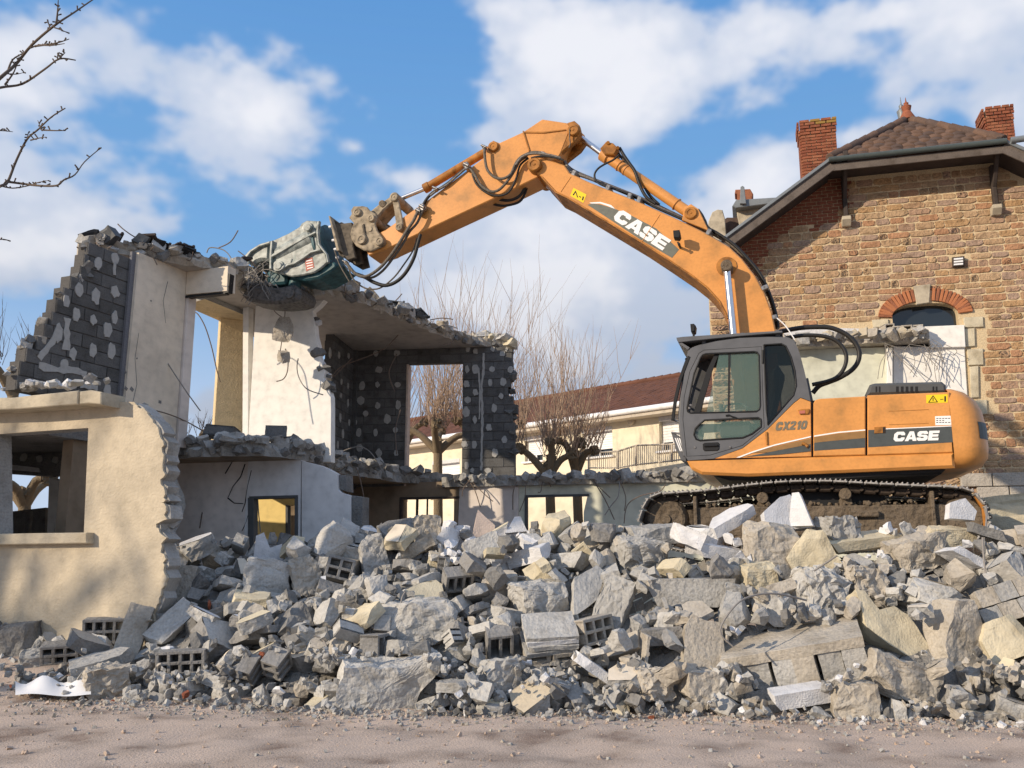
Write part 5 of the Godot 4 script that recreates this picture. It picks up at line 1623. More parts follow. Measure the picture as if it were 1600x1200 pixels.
	# ---- loose things that stand or hang here
	var place := func(called: String, label: String, category: String, mesh: Mesh, m: String, where: Transform3D, group := ""):
		var o := part(self, called, mesh, M[m]); o.transform = where
		tag(o, label, category, group)
	place.call("concrete_block", "long dark hollow block lying on the torn lower floor before the ochre wall", "concrete block", hollow_block(Vector3(.58, .19, .2), 4, 1), "block_dark", Transform3D(Basis.from_euler(Vector3(.3, PI - .3, .12)), at(346, 676, 14.9)))
	place.call("concrete_block", "short dark block standing on the torn lower floor before the white wall", "concrete block", rough_mesh(lump_faces(Vector3(.34, .2, .22), 3, .85), 2, .01, 6), "block_dark", Transform3D(Basis.from_euler(Vector3(-.2, .3, .02)), at(431, 677, 14.75)))
	place.call("hanging_rubble", "large concrete lump hanging from a bar before the white wall, under the crusher jaw", "concrete lump", rough_mesh([[Vector3(-.14, .24, 0), Vector3(.10, .26, .05), Vector3(.2, -.05, .05), Vector3(.06, -.24, .0), Vector3(-.2, -.17, .05), Vector3(-.19, 0, .05)], [Vector3(-.14, .24, -.0), Vector3(-.19, 0, .05), Vector3(-.2, -.17, .05), Vector3(-.1, -.1, -.2)], [Vector3(.1, .26, .05), Vector3(-.14, .24, 0), Vector3(-.1, -.1, -.2), Vector3(.08, 0, -.2)], [Vector3(.2, -.05, .05), Vector3(.1, .26, .05), Vector3(.08, 0, -.2)], [Vector3(.06, -.24, 0), Vector3(.2, -.05, .05), Vector3(.08, 0, -.2), Vector3(-.1, -.1, -.2)], [Vector3(-.2, -.17, .05), Vector3(.06, -.24, 0), Vector3(-.1, -.1, -.2)]], 3, .06, 4), "concrete_tan", Transform3D(Basis(), at(445, 516, 15.75)))
	place.call("hanging_rubble", "fist sized concrete lump hanging on a thin wire before the white wall", "concrete lump", rough_mesh(lump_faces(Vector3.ONE * .19, 6), 2, .03, 8), "concrete_tan", Transform3D(Basis.from_euler(Vector3(.4, .6, .2)), at(442, 557, 15.75)))
	var hw := Shape.new(); hw.tube(curve(wpath([445, 478, 15.75, 445, 495, 15.75, 440, 535, 15.75, 438, 548, 15.75]), 4), .009, .009, 5)
	part(hs, "bent_rebar", hw.done(), M.rebar, Transform3D())
	place.call("gripped_rubble", "clump of torn concrete and bars held between the crusher jaws", "concrete lump", rough_mesh(lump_faces(Vector3(.62, .42, .42), 6), 3, .12, 4), "concrete_dark", Transform3D(Basis.from_euler(Vector3(.1, .2, -.5)), at(404, 441, 15.8)))
	var gw := Shape.new()
	for i in 46:
		var c := at(R(385, 428), R(418, 462), 15.2 + R(-.1, .3))
		var d := Vector3(R(-1, 1), R(-1, 1), R(-.6, .6)) * R(.15, .34)
		gw.tube(curve([c - d, c + Vector3(R(-.08, .08), R(-.08, .08), 0), c + d], 3), .008, .008, 5)
	tag(part(hs, "tangled_bars", gw.done(), M.wire_grey, Transform3D()), "", "", "", "stuff")
	place.call("concrete_chunk", "square pale concrete block sitting on the upper slab right of the crusher", "concrete chunk", rough_mesh(lump_faces(Vector3(.26, .18, .2), 4, .8), 2, .02, 6), "concrete_tan", Transform3D(Basis.from_euler(Vector3(.1, .5, -.15)), at(550, 447, 16.2)))
	place.call("concrete_chunk", "tilted pale slab piece on the upper slab beside the dark roof tiles", "concrete chunk", rough_mesh(lump_faces(Vector3(.36, .12, .3), 4, .8), 2, .02, 6), "concrete_tan", Transform3D(Basis.from_euler(Vector3(.2, .3, -.75)), at(583, 463, 16.9)))

# ---------------------------------------------------------------- stone house with the half hipped gable
func make_stone_house():
	var th := deg_to_rad(15.0)
	var o3 := at(1350, 745, 19.6)
	var T := Transform3D(Basis(Vector3.UP, -th), Vector3(o3.x, 0, o3.z))
	var sh := thing("stone_house", "tall house of brown coursed stone with half hipped tiled roof, right of the excavator", "building", T)
	var ov := .85
	var xl := on2(T, 1108, 480).x
	var r1 := on2(T, 1141, 373, ov); var r2 := on2(T, 1297, 257, ov); var r3 := on2(T, 1570, 231, ov)
	r3.y = r2.y
	var slope := (r2.y - r1.y) / (r2.x - r1.x)
	var rake := func(x: float) -> float: return r2.y + (x - r2.x) * slope if x < r2.x else (r2.y if x < r3.x else r2.y - (x - r3.x) * slope)
	var xr := 2 * r3.x - r1.x
	xr = minf(xr, on2(T, 1720, 500).x)
	var wall_top := func(x: float) -> float: return rake.call(x) + .02
	# ---- wall body with the arched window
	var wc := on2(T, 1445, 492); var ia := absf(on2(T, 1497, 492).x - wc.x); var ih := absf(on2(T, 1445, 474).y - wc.y)
	var wy0 := on2(T, 1445, 640).y
	var hole := PackedVector2Array([Vector2(wc.x - ia, wy0), Vector2(wc.x + ia, wy0)])
	for k in 13:
		var an := PI * k / 12.0
		hole.append(Vector2(wc.x + ia * signf(cos(an)) * pow(absf(cos(an)), .7), wc.y + ih * pow(sin(an), .8)))
	var outline := PackedVector2Array([Vector2(xl, .2), Vector2(xr, .2), Vector2(xr, wall_top.call(xr)), Vector2(r3.x, wall_top.call(r3.x)), Vector2(r2.x, wall_top.call(r2.x)), Vector2(xl, wall_top.call(xl))])
	var wall := panel(sh, "gable_wall", outline, [hole], -.5, 0, M.mortar, T)
	var sw := Shape.new()
	sw.bx(Vector3(xl + .25, wall_top.call(xl) / 2, -3.5), Vector3(.5, wall_top.call(xl), 6.0))
	part(sh, "side_wall", sw.done(), M.stone_1, T)
	# ---- stones in courses
	var pool := []
	for i in 7:
		var f := box_faces(Vector3(1, 1, 1))
		for k in 4:
			f = cut(f, Vector3([-1, 1, -1, 1][k], [-1, -1, 1, 1][k], R(.2, .9)).normalized(), R(.62, .76))
		f = cut(f, Vector3(R(-.3, .3), R(-.3, .3), 1).normalized(), R(.40, .5))
		pool.append(rough_mesh(f, 2, .10, 2.3))
	var blocked := func(a: float, b: float, y: float) -> bool:
		var m := (a + b) / 2
		var px := to_px(T * Vector3(m, y, 0))
		var e := pow((m - wc.x) / (ia * 1.40), 2) + pow((y - wc.y) / (ih * 2.3), 2)
		if e < 1.0 and y > wc.y - .12: return true
		if b > wc.x - ia and a < wc.x + ia and y > wy0 - .1 and y < wc.y + ih: return true
		if px.y > 505 and px.y < 640 and px.x > 1232 and px.x < 1512: return true
		if px.y > 486 and px.y < 650 and px.x > 1500 and px.x < 1543 and b > on2(T, 1504 + (px.y - 500) * .22, px.y).x and a < on2(T, 1522 + (px.y - 500) * .18, px.y).x: return true
		if px.distance_to(Vector2(1497, 408)) < 11: return true
		return false
	var stones := []
	var bricks := []
	var y := 1.2
	while y < r2.y + .05:
		var h := R(.135, .195)
		var x := xl + R(.0, .05)
		while x < xr - .1:
			var top: float = wall_top.call(x)
			var near_rake: bool = y > top - .8 + .3 * sin(x * 3.1) and x < r2.x + .4
			var l := R(.18, .50)
			if near_rake: l = .23
			if x + l > xr: l = xr - x
			if y + h * (.2 if near_rake else 1.0) < wall_top.call(x + (l if x > r3.x else l * .5 if near_rake else 0.0)) and not blocked.call(x, x + l, y + h / 2):
				if near_rake:
					for k in 2: bricks.append([x + l * (.5 + .5 * k), y + h * (.27 + .5 * k), l - .015, h * .42])
				else: stones.append([x + l / 2, y + h / 2, l - .028, h - .026])
			x += l
		y += h
	var shown := []
	for q in stones:
		var px := to_px(T * Vector3(q[0], q[1], 0))
		var hidden := px.x > 1612 or px.y > 760 or px.y < 0
		if px.y > 505 and px.x < 1540 and px.y < 830 and px.x > 1045: hidden = true
		if px.x < 1215 and px.y > 380 and px.x > 1130 and px.y > 380 + (px.x - 1140) * 1.0: hidden = true
		shown.append([1e9 if hidden else -q[2] * q[3], q])
	shown.sort_custom(func(a, b): return a[0] < b[0])
	var rest := []
	for i in 7: rest.append(SurfaceTool.new())
	for s in rest: s.begin(Mesh.PRIMITIVE_TRIANGLES)
	var n := 0
	for e in shown:
		var q: Array = e[1]
		var b := Basis(Vector3.BACK, [0.0, PI][rng.randi() % 2]).scaled(Vector3(q[2] * R(.97, 1.0), q[3] * R(.90, 1.0), .06))
		var tr := Transform3D(b, Vector3(q[0], q[1], R(-.014, .0)))
		var mi := mini(rng.randi() % 7, 6)
		if n < 296 and e[0] < 1e8:
			var o := part(wall, "stone", pool[rng.randi() % 7], M["stone_%d" % mi])
			o.global_transform = T * tr
		else:
			rest[mi].append_from(pool[rng.randi() % 7], 0, tr)
		n += 1
	var am := ArrayMesh.new()
	for i in 7: rest[i].commit(am)
	var ro := MeshInstance3D.new()
	ro.name = "more_stones"; ro.mesh = am
	for i in am.get_surface_count(): ro.set_surface_override_material(i, M["stone_%d" % i])
	wall.add_child(ro, true); ro.global_transform = T
	tag(ro, "", "", "", "stuff")
	var bs := Shape.new()
	for q in bricks: bs.bx(Vector3(q[0], q[1], .0), Vector3(q[2], q[3], .03 + R(0, .012)), .005)
	tag(part(wall, "rake_bricks", bs.done(), M.brick_1, T), "", "", "", "stuff")
	# ---- arch
	var nv := 30
	for k in nv:
		var an := PI * (k + .5) / nv
		if absf(an - PI / 2) < .16: continue
		var c := Vector2(cos(an) * ia * 1.22, wc.y - wc.y + sin(an) * (ih * 1.75))
		var d := Vector2(cos(an) / (ia * 1.22), sin(an) / (ih * 1.75)).normalized()
		var v := Shape.new()
		v.bx(Vector3.ZERO, Vector3(.29, .062, .10), .008)
		var o := part(wall, "arch_brick", v.done(), [M.arch_brick, M.arch_brick, M.brick_2][k % 3])
		o.global_transform = T * Transform3D(Basis(Vector3.BACK, d.angle()), Vector3(wc.x + c.x, wc.y + c.y + .0, .01))
	var ks := Shape.new()
	ks.push(ons(T, [1427, 447, 1454, 444, 1452, 473, 1432, 476], .06), -.02, .075, .012)
	part(wall, "keystone", ks.done(), M.stone_trim, T)
	var gl := Shape.new()
	gl.bx(Vector3(wc.x, (wy0 + wc.y + ih) / 2, -.25), Vector3(ia * 2.2, wc.y + ih - wy0 + .2, .02))
	part(wall, "window_glass", gl.done(), M.glass_dark, T)
	for q in [[1505, 496, 1536, 512], [1507, 514, 1523, 542], [1511, 546, 1536, 571], [1515, 573, 1529, 622], [1520, 626, 1542, 648], [1362, 500, 1388, 512]]:
		var s := Shape.new()
		s.push(ons(T, [q[0], q[1], q[2], q[1] - 1.5, q[2] + 1, q[3] - 1, q[0] + 2, q[3]], .04), -.02, .055, .012)
		part(wall, "quoin_stone", s.done(), M.plaster_cream, T)
	# wall lamp
	var lm := Shape.new()
	lm.push(ons(T, [1488, 402, 1507, 400, 1507, 416, 1489, 417], .1), .01, .12, .02)
	var lmo := part(wall, "wall_lamp", lm.done(), M.wood_dark, T)
	for k in 3:
		lm = Shape.new()
		lm.push(ons(T, [1490.5, 403.5 + k * 4.2, 1505, 402.2 + k * 4.2, 1505, 405 + k * 4.2, 1490.5, 406.2 + k * 4.2], .13), .118, .13, .004)
		part(lmo, "lamp_slat", lm.done(), M.white_paint, T)
	# ---- roof: half hip, left slope, boards, gutter
	var apex := on(T, 1418, 189, -1.1)
	var g0 := Vector3(r2.x, r2.y + .12, ov); var g1 := Vector3(r3.x, r3.y + .12, ov)
	var mid := (g0.x + g1.x) / 2
	var hip := Shape.new()
	hip.tri(g0, apex, g1)
	hip.tri(g0 - Vector3(0, .05, 0), g1 - Vector3(0, .05, 0), apex - Vector3(0, .05, 0))
	var roof := part(sh, "roof", hip.done(), M.tile_2, T)
	var ls := Shape.new()
	var dx := g0.x - r1.x + .3; var low := Vector3(g0.x - dx, g0.y - dx * slope, ov); var back := Vector3(0, 0, -9)
	ls.quad(low, g0, apex, apex + back); ls.quad(low, apex + back, low + back, low)
	ls.quad(g1, Vector3(xr, g1.y - (xr - g1.x) * slope, ov), Vector3(xr, g1.y - (xr - g1.x) * slope, -9), apex + back)
	ls.tri(g1, apex + back, apex)
	part(roof, "side_slope", ls.done(), M.tile_0, T)
	var up := (Vector3(mid, apex.y, apex.z) - Vector3(mid, g0.y, ov))
	var sl := up.length(); var ud := up / sl
	var tb := Basis(Vector3.RIGHT, ud, Vector3.RIGHT.cross(ud))
	var tile := Shape.new()
	tile.soft(3)
	var seg := 5
	for k in seg:
		var p := []
		for kk in [k, k + 1]:
			var f := float(kk) / seg
			p.append(Vector2((f - .5) * .235, .018 + .028 * sin(f * PI)))
		tile.quad(Vector3(p[0].x, -.17, p[0].y + .025), Vector3(p[1].x, -.17, p[1].y + .025), Vector3(p[1].x, .17, p[1].y), Vector3(p[0].x, .17, p[0].y))
		tile.quad(Vector3(p[0].x, -.17, 0), Vector3(p[1].x, -.17, 0), Vector3(p[1].x, -.17, p[1].y + .025), Vector3(p[0].x, -.17, p[0].y + .025))
	var tm := tile.done()
	var rows := int(sl / .25)
	var wide := g1.x - g0.x
	for r in rows:
		var f := (r + .5) / rows
		var half := wide / 2 * (1 - f)
		var cnt := int(half * 2 / .24)
		for k in cnt:
			var x := lerpf(mid, apex.x, f) + (k - (cnt - 1) / 2.0) * .24
			var o := part(roof, "roof_tile", tm, M["tile_%d" % (rng.randi() % 3)])
			o.global_transform = T * Transform3D(tb.rotated(tb.z, R(-.02, .02)), Vector3(x, g0.y, ov) + ud * (f * sl) + tb.z * R(.0, .008))
	for e in [[g0, apex], [g1, apex]]:
		var nr := int((e[0] as Vector3).distance_to(e[1]) / .36)
		for k in nr:
			var a: Vector3 = (e[0] as Vector3).lerp(e[1], (k + .0) / nr); var b: Vector3 = (e[0] as Vector3).lerp(e[1], (k + 1.12) / nr)
			var s := Shape.new(); s.drum(a + Vector3(0, .03, 0), b + Vector3(0, .055, 0), .11, 10)
			part(roof, "ridge_tile", s.done(), M["tile_%d" % (k % 3)], T)
	for q in [[apex, .0, M.brick_0, .62], [apex + Vector3(.1, .25, -1.2), .0, M.zinc, 1.0]]:
		var s := Shape.new()
		var a: Vector3 = q[0]
		s.lathe(a, a + Vector3(0, q[3], 0), [[0, .2], [.15, .17], [.4, .09], [.55, .11], [.6, .12], [.68, .05], [.75, .06], [.8, .02], [1, .004]], 14)
		part(roof, "finial", s.done(), q[2], T)
	var gt := Shape.new()
	gt.drum(g0 + Vector3(-.03, -.04, .08), g1 + Vector3(.03, -.04, .08), .062, 12, .1)
	part(sh, "gutter", gt.done(), M.gutter_green, T)
	var g2 := Shape.new()
	g2.drum(g1 + Vector3(.1, -.05, .1), g1 + Vector3(1.0, -.01, .1), .07, 10, .1)
	part(sh, "gutter", g2.done(), M.zinc, T)
	var soffit := Shape.new()
	soffit.quad(g0 + Vector3(0, -.2, -.02), g1 + Vector3(0, -.2, -.02), Vector3(g1.x, g1.y - .12, -.02), Vector3(g0.x, g0.y - .12, -.02))
	part(sh, "eave_boards", soffit.done(), M.wood_dark, T)
	var fb := Shape.new()
	fb.bx((g0 + g1) / 2 + Vector3(0, -.2, .0), Vector3(g0.distance_to(g1), .17, .04), .006)
	part(sh, "fascia_board", fb.done(), M.wood_grey, T)
	for sgn in [-1.0, 1.0]:
		var a := (g0 if sgn < 0 else g1) + Vector3(0, -.17, 0)
		var ln := dx if sgn < 0 else xr - g1.x
		var b := a + Vector3(ln * sgn, -ln * slope, 0)
		var c := (a + b) / 2
		var s := Shape.new()
		s.box(Transform3D(Basis(Vector3.BACK, atan2((b - a).y, (b - a).x)), c), Vector3(a.distance_to(b) + .1, .24, .05), .008)
		part(sh, "barge_board", s.done(), M.wood_grey, T)
		s = Shape.new()
		s.quad(a + Vector3(0, -.02, -.03), b + Vector3(0, -.02, -.03), b + Vector3(0, -.02, -ov - .05), a + Vector3(0, -.02, -ov - .05))
		part(sh, "eave_boards", s.done(), M.wood_dark, T)
		s = Shape.new()
		var e := Vector3(0, .15, .02)
		s.box(Transform3D(Basis(Vector3.BACK, atan2((b - a).y, (b - a).x)), c + e), Vector3(a.distance_to(b) + .12, .07, .12), .01)
		part(sh, "verge_flashing", s.done(), M.zinc, T)
	# brackets with stone corbels
	for q in [[1318, 275, 1322, 340], [1554, 255, 1556, 322]]:
		var a := on(T, q[0], q[1], .25); var b := on(T, q[2], q[3], .12)
		var s := Shape.new()
		s.bx(Vector3(b.x, (a.y + b.y) / 2, .12), Vector3(.10, a.y - b.y, .14), .015)
		s.box(Transform3D(Basis(Vector3.RIGHT, .72), Vector3(b.x, a.y - .12, .48)), Vector3(.09, 1.0, .11), .015)
		s.bx(Vector3(b.x, a.y + .25, .45), Vector3(.1, .14, .95), .01)
		var br := part(sh, "eave_bracket", s.done(), M.wood_dark, T)
		s = Shape.new()
		s.push(PackedVector2Array([Vector2(0, 0), Vector2(.26, 0), Vector2(.26, -.08), Vector2(.14, -.2), Vector2(0, -.2)]), -.1, .1, .012, Transform3D(Basis(Vector3.UP, -PI / 2), Vector3(b.x, b.y, -.02)))
		part(br, "corbel", s.done(), M.stone_trim, T)
	# chimneys of single bricks
	for q in [[1253, 1309, 186, -1.4], [1547, 1590, 165, -1.6]]:
		var a := on2(T, q[0], 240, q[3]); var b := on2(T, q[1], 240, q[3]); var t := on2(T, (q[0] + q[1]) / 2, q[2], q[3])
		var w := b.x - a.x
		var base := t.y - 2.5
		var s := Shape.new()
		s.bx(Vector3((a.x + b.x) / 2, (base + t.y) / 2, q[3] - .35), Vector3(w - .03, t.y - base - .02, .67))
		var ch := part(roof, "chimney", s.done(), M.mortar, T)
		var bm := Shape.new(); bm.bx(Vector3.ZERO, Vector3(w / 3.5 - .014, .066, .05), .006)
		var bmesh := bm.done()
		var bs2 := Shape.new(); bs2.bx(Vector3.ZERO, Vector3(.05, .066, .22), .006)
		var smesh := bs2.done()
		var ncourse := int((t.y - base) / .08)
		for r in ncourse:
			var yy: float = t.y - .04 - r * .08
			var out := .0
			if r < 3: out = .05
			elif r < 5: out = .025
			for k in 4:
				var full: bool = k < 3
				var bw := w / 3.5
				var x: float = (a.x + bw * (k + .5) if full else b.x - bw * .25) if r % 2 == 0 else (a.x + bw * (k + 1.0) if full else a.x + bw * .25)
				var o := part(ch, "brick", bmesh, M.lichen if r < 2 and rng.randf() < .7 and q[0] < 1400 else M["brick_%d" % (rng.randi() % 3)])
				o.global_transform = T * Transform3D(Basis().scaled(Vector3(1.0 + out * .3 if full else .46, 1, 1)), Vector3(x + (x - (a.x + b.x) / 2) * out * 1.6, yy, q[3] - .01 + out))
			for k in 3:
				var o := part(ch, "brick", smesh, M["brick_%d" % (rng.randi() % 3)])
				o.global_transform = T * Transform3D(Basis(), Vector3(a.x - .005 - out, yy, q[3] - .13 - k * .23))
	# ---- what the torn house left on this wall: plaster fields and floor stumps
	var sc := Shape.new()
	sc.push(ons(T, [1190, 545, 1250, 546, 1395, 542, 1396, 640, 1190, 640], .06), .02, .06, .006)
	part(wall, "green_plaster_field", sc.done(), M.wall_green, T)
	sc = Shape.new()
	sc.push(ons(T, [1396, 541, 1507, 543, 1513, 640, 1396, 640], .05), .02, .05, .006)
	part(wall, "white_plaster_field", sc.done(), M.wall_white, T)
	sc = Shape.new()
	sc.push(ons(T, [1386, 544, 1395, 544, 1395, 640, 1386, 640], .3), .02, .3, .01)
	part(wall, "white_wall_stump", sc.done(), M.wall_white, T)
	sc = Shape.new()
	sc.push(ons(T, [1445, 510, 1507, 507.5, 1509, 542, 1455, 543], .14), -.1, .14, .01)
	part(wall, "white_board", sc.done(), M.wall_white, T)
	var st := []
	for q in [[1075, 520], [1130, 519], [1200, 524], [1260, 528], [1320, 527], [1380, 522], [1420, 521], [1452, 524]]:
		var p := T * on(T, q[0], q[1], .42); st.append(Vector2(p.x, p.z))
	var tn := st.size()
	var e1 := T * on(T, 1452, 524, -.02); var e2 := T * on(T, 1075, 520, -.02)
	st.append(Vector2(e1.x, e1.z)); st.append(Vector2(e2.x, e2.z))
	var yh := on2(T, 1380, 521, .4).y
	var stump := slab(wall, "floor_stump", st, yh - .2, yh + .02, tn, M.concrete_tan, M.concrete_tan)
	var el := []
	for k in tn: el.append(Vector3(st[k].x, yh - .06, st[k].y))
	fragments(stump, "stump_fragment", el, 120, .10, .36, ["concrete_tan", "concrete_light", "concrete_grey", "stone_trim"], .12, .03)
	sc = Shape.new()
	sc.push(ons(T, [1225, 516, 1300, 512, 1382, 514, 1382, 522, 1225, 526], .3), .02, .3, .02)
	part(stump, "white_screed", sc.done(), M.plaster_white, T)
	for q in [[1386, 512], [1402, 516], [1416, 514], [1434, 514]]:
		var hb := part(stump, "hollow_block", hollow_block(Vector3(.22, .17, .3), 1, 1), M.concrete_tan)
		hb.global_transform = T * Transform3D(Basis.from_euler(Vector3(R(-.1, .1), R(-.3, .3), R(-.1, .1))), on(T, q[0], q[1] + 2, .32))
	for i in 22:
		var a := on(T, R(1380, 1480), R(530, 546), .35)
		var b := a + Vector3(R(-.4, .9), R(-.9, -.2), R(-.15, .15))
		var s := Shape.new()
		s.tube(curve([a, a.lerp(b, .5) + Vector3(R(-.2, .2), R(-.1, .2), .05), b], 4), .007, .007, 5)
		part(stump, "bent_rebar", s.done(), M.wire_grey, T)
	# plinth at the foot, right of the machine
	sc = Shape.new()
	for r in 4:
		for k in 6:
			var a := on2(T, 1500, 740, .1)
			sc.bx(Vector3(a.x + .3 + k * .62 + (r % 2) * .3, a.y - .14 - r * .29, .02), Vector3(.6, .275, .2), .012)
	tag(part(wall, "plinth_blocks", sc.done(), M.concrete_tan, T), "", "", "", "stuff")
	# ---- roofs and chimney of the rear wing, over the left shoulder of the gable
	var rw := thing("rear_wing", "grey zinc dormer, dark roof and stone parapet seen behind the gable's left rake", "building", T.translated_local(Vector3(xl, 0, -4)))
	var zr := -4.0
	var s := Shape.new()
	s.push(ons(T, [1103, 390, 1107, 345, 1113, 331, 1121, 327, 1129, 328, 1133, 342, 1137, 392], zr), zr - .3, zr, .02)
	part(rw, "stone_parapet", s.done(), M.stone_trim, T)
	s = Shape.new()
	s.push(ons(T, [1128, 345, 1136, 340, 1156, 340, 1150, 400, 1118, 405], zr - .6), zr - .9, zr - .6)
	part(rw, "dark_roof", s.done(), M.tile_2, T)
	s = Shape.new()
	s.push(ons(T, [1150, 325, 1152, 312, 1210, 309, 1205, 327, 1180, 350, 1156, 356], zr - .3), zr - 1.2, zr - .3, .02)
	part(rw, "dormer", s.done(), M.stone_trim, T)
	s = Shape.new()
	s.push(ons(T, [1144, 322, 1150, 312, 1215, 308, 1205, 318, 1150, 325], zr), zr - 1.4, zr, .02)
	s.push(ons(T, [1156, 318, 1157, 292, 1160, 290, 1163, 292, 1166, 318], zr + .1), zr, zr + .1, .01)
	part(rw, "zinc_roof", s.done(), M.zinc, T)
	s = Shape.new()
	s.push(ons(T, [1152, 318, 1152, 303, 1148, 302, 1149, 296, 1172, 295, 1177, 303, 1175, 312, 1171, 313], zr - 1.5), zr - 2.0, zr - 1.5, .02)
	part(rw, "small_chimney", s.done(), M.brick_2, T)
	# broken wall and rubble bank right of the machine's tail
	var bank := thing("cream_slab_bank", "cream broken wall slabs lying against the stone house foot behind the excavator tail", "wall slab", Transform3D(Basis(), at(1575, 800, 12.6)))
	for q in [[1580, 790, 12.9, 1.5, .30, .5, -.1], [1595, 815, 12.3, 1.3, .35, .5, .15], [1560, 826, 12.0, .8, .3, .4, -.3]]:
		var ms := rough_mesh(lump_faces(Vector3(q[3], q[4], q[5]), 4, .8), 2, .03, 3)
		var o := part(bank, "slab_piece", ms, M.plaster_cream)
		o.global_transform = Transform3D(Basis.from_euler(Vector3(R(-.1, .1), q[6], R(-.1, .15))), at(q[0], q[1], q[2]))

# ---------------------------------------------------------------- the long low house in the distance
func make_far_house():
	var a3 := at_h(1055, 632, 6.57); var b3 := at_h(820, 665, 6.57)
	var dir := Vector2(b3.x - a3.x, b3.z - a3.z).normalized()
	var a := Vector2(a3.x, a3.z) - dir * 8.0; var b := Vector2(b3.x, b3.z) + dir * 26.0
	var T := frame(b, a)
	var ln := a.distance_to(b)
	var fh := thing("long_cream_house", "long low cream house with brown tiled roof and white shutters beyond the trees", "building", T)
	var zi := -.35
	var holes := []
	var wins := [[909, 669, 957, 715], [1030, 650, 1068, 705], [820, 682, 848, 722]]
	for q in wins:
		var p0 := on2(T, q[0], (q[1] + q[3]) / 2, zi); var p1 := on2(T, q[2], (q[1] + q[3]) / 2, zi)
		var y1 := on2(T, (q[0] + q[2]) / 2, q[1], zi).y; var y0 := on2(T, (q[0] + q[2]) / 2, q[3], zi).y
		holes.append(PackedVector2Array([Vector2(p0.x, y0), Vector2(p1.x, y0), Vector2(p1.x, y1), Vector2(p0.x, y1)]))
	for k in 6:
		var hx := 2.0 + k * 3.6
		holes.append(PackedVector2Array([Vector2(hx, 4.0), Vector2(hx + 1.8, 4.0), Vector2(hx + 1.8, 5.6), Vector2(hx, 5.6)]))
	holes.append(PackedVector2Array([on2(T, 985, 770, zi), on2(T, 1000, 770, zi), on2(T, 1000, 745, zi), on2(T, 985, 745, zi)]))
	panel(fh, "wall", PackedVector2Array([Vector2(0, 0), Vector2(ln, 0), Vector2(ln, 6.5), Vector2(0, 6.5)]), holes, zi - .3, zi, M.far_wall, T)
	for h in holes:
		var w: float = absf(h[1].x - h[0].x); var c: Vector2 = (h[0] + h[2]) / 2; var hh: float = absf(h[2].y - h[0].y)
		var s := Shape.new()
		s.bx(Vector3(c.x, c.y, zi - .26), Vector3(w + .1, hh + .1, .02))
		var g := part(fh, "window", s.done(), M.glass_dark, T)
		s = Shape.new()
		for k in 9: s.bx(Vector3(c.x, c.y + hh / 2 - hh * .72 * (k + .5) / 9, zi - .19), Vector3(w, hh * .72 / 9 - .006, .03), .006)
		part(g, "roller_shutter", s.done(), M.white_paint, T)
		s = Shape.new()
		s.bx(Vector3(c.x, h[0].y, zi + .02), Vector3(w + .2, .07, .2), .01)
		for x in [-.5, 0.0, .5]: s.bx(Vector3(c.x + x * (w - .08), c.y - hh * .36, zi - .17), Vector3(.07, hh * .28, .06), .006)
		part(g, "window_frame", s.done(), M.white_paint, T)
		s = Shape.new()
		s.bx(Vector3(c.x, c.y + hh / 2 - .06, zi - .06), Vector3(w, .16, .16), .01)
		part(g, "shutter_box", s.done(), M.plaster_white, T)
	var rr := 4.3; var rise := 1.95
	var r := Shape.new()
	r.quad(Vector3(-.5, 6.57, .25), Vector3(ln + .5, 6.57, .25), Vector3(ln + .5, 6.57 + rise, -rr), Vector3(-.5, 6.57 + rise, -rr))
	r.quad(Vector3(-.5, 6.5, .25), Vector3(ln + .5, 6.5, .25), Vector3(ln + .5, 6.5 + rise, -rr), Vector3(-.5, 6.5 + rise, -rr))
	r.quad(Vector3(-.5, 6.5 + rise, -rr), Vector3(ln + .5, 6.5 + rise, -rr), Vector3(ln + .5, 6.3, -rr * 2 - .25), Vector3(-.5, 6.3, -rr * 2 - .25))
	var roof := part(fh, "roof", r.done(), M.roof_far, T)
	# tile rows
	var tl := Shape.new()
	var rows := 22
	var slope := atan2(rise, rr + .25); var sll := sqrt(rise * rise + (rr + .25) * (rr + .25))
	for i in rows:
		var f := (i + .5) / rows
		var c := Vector3(0, 6.57 + rise * f + .02, .25 - (rr + .25) * f)
		var x := 0.0
		while x < ln:
			tl.box(Transform3D(Basis(Vector3.RIGHT, -PI / 2 + slope - .06), c + Vector3(x + .13, R(0, .012), 0)) * Transform3D(Basis(Vector3.RIGHT, PI / 2), Vector3.ZERO), Vector3(.235, .035, sll / rows + .03))
			x += .25
	tag(part(roof, "roof_tiles", tl.done(), M.roof_far, T), "", "", "", "stuff")
	var rd := Shape.new()
	for i in int(ln / .4): rd.drum(Vector3(i * .4, 6.62 + rise, -rr), Vector3(i * .4 + .43, 6.65 + rise, -rr), .12, 8)
	tag(part(roof, "ridge_tiles", rd.done(), M.roof_far, T), "", "", "", "stuff")
	var g := Shape.new()
	g.drum(Vector3(-.5, 6.5, .33), Vector3(ln + .5, 6.5, .33), .1, 10, .05)
	part(fh, "gutter", g.done(), M.white_paint, T)
	g = Shape.new()
	g.bx(Vector3(ln / 2, 6.36, -.02), Vector3(ln, .16, .6))
	part(fh, "eave", g.done(), M.eave_beige, T)
	g = Shape.new()
	var lc := on(T, 988, 658, zi)
	g.lathe(lc, lc + Vector3(0, 0, .18), [[0, .14], [.3, .16], [.8, .12], [1, 0]], 14)
	part(fh, "wall_lamp", g.done(), M.eave_beige, T)
	# ramp with railing
	var rmp := thing("ramp_railing", "thin pale metal railing on a ramp before the long cream house", "railing", Transform3D(Basis(), at(1010, 730, 24)))
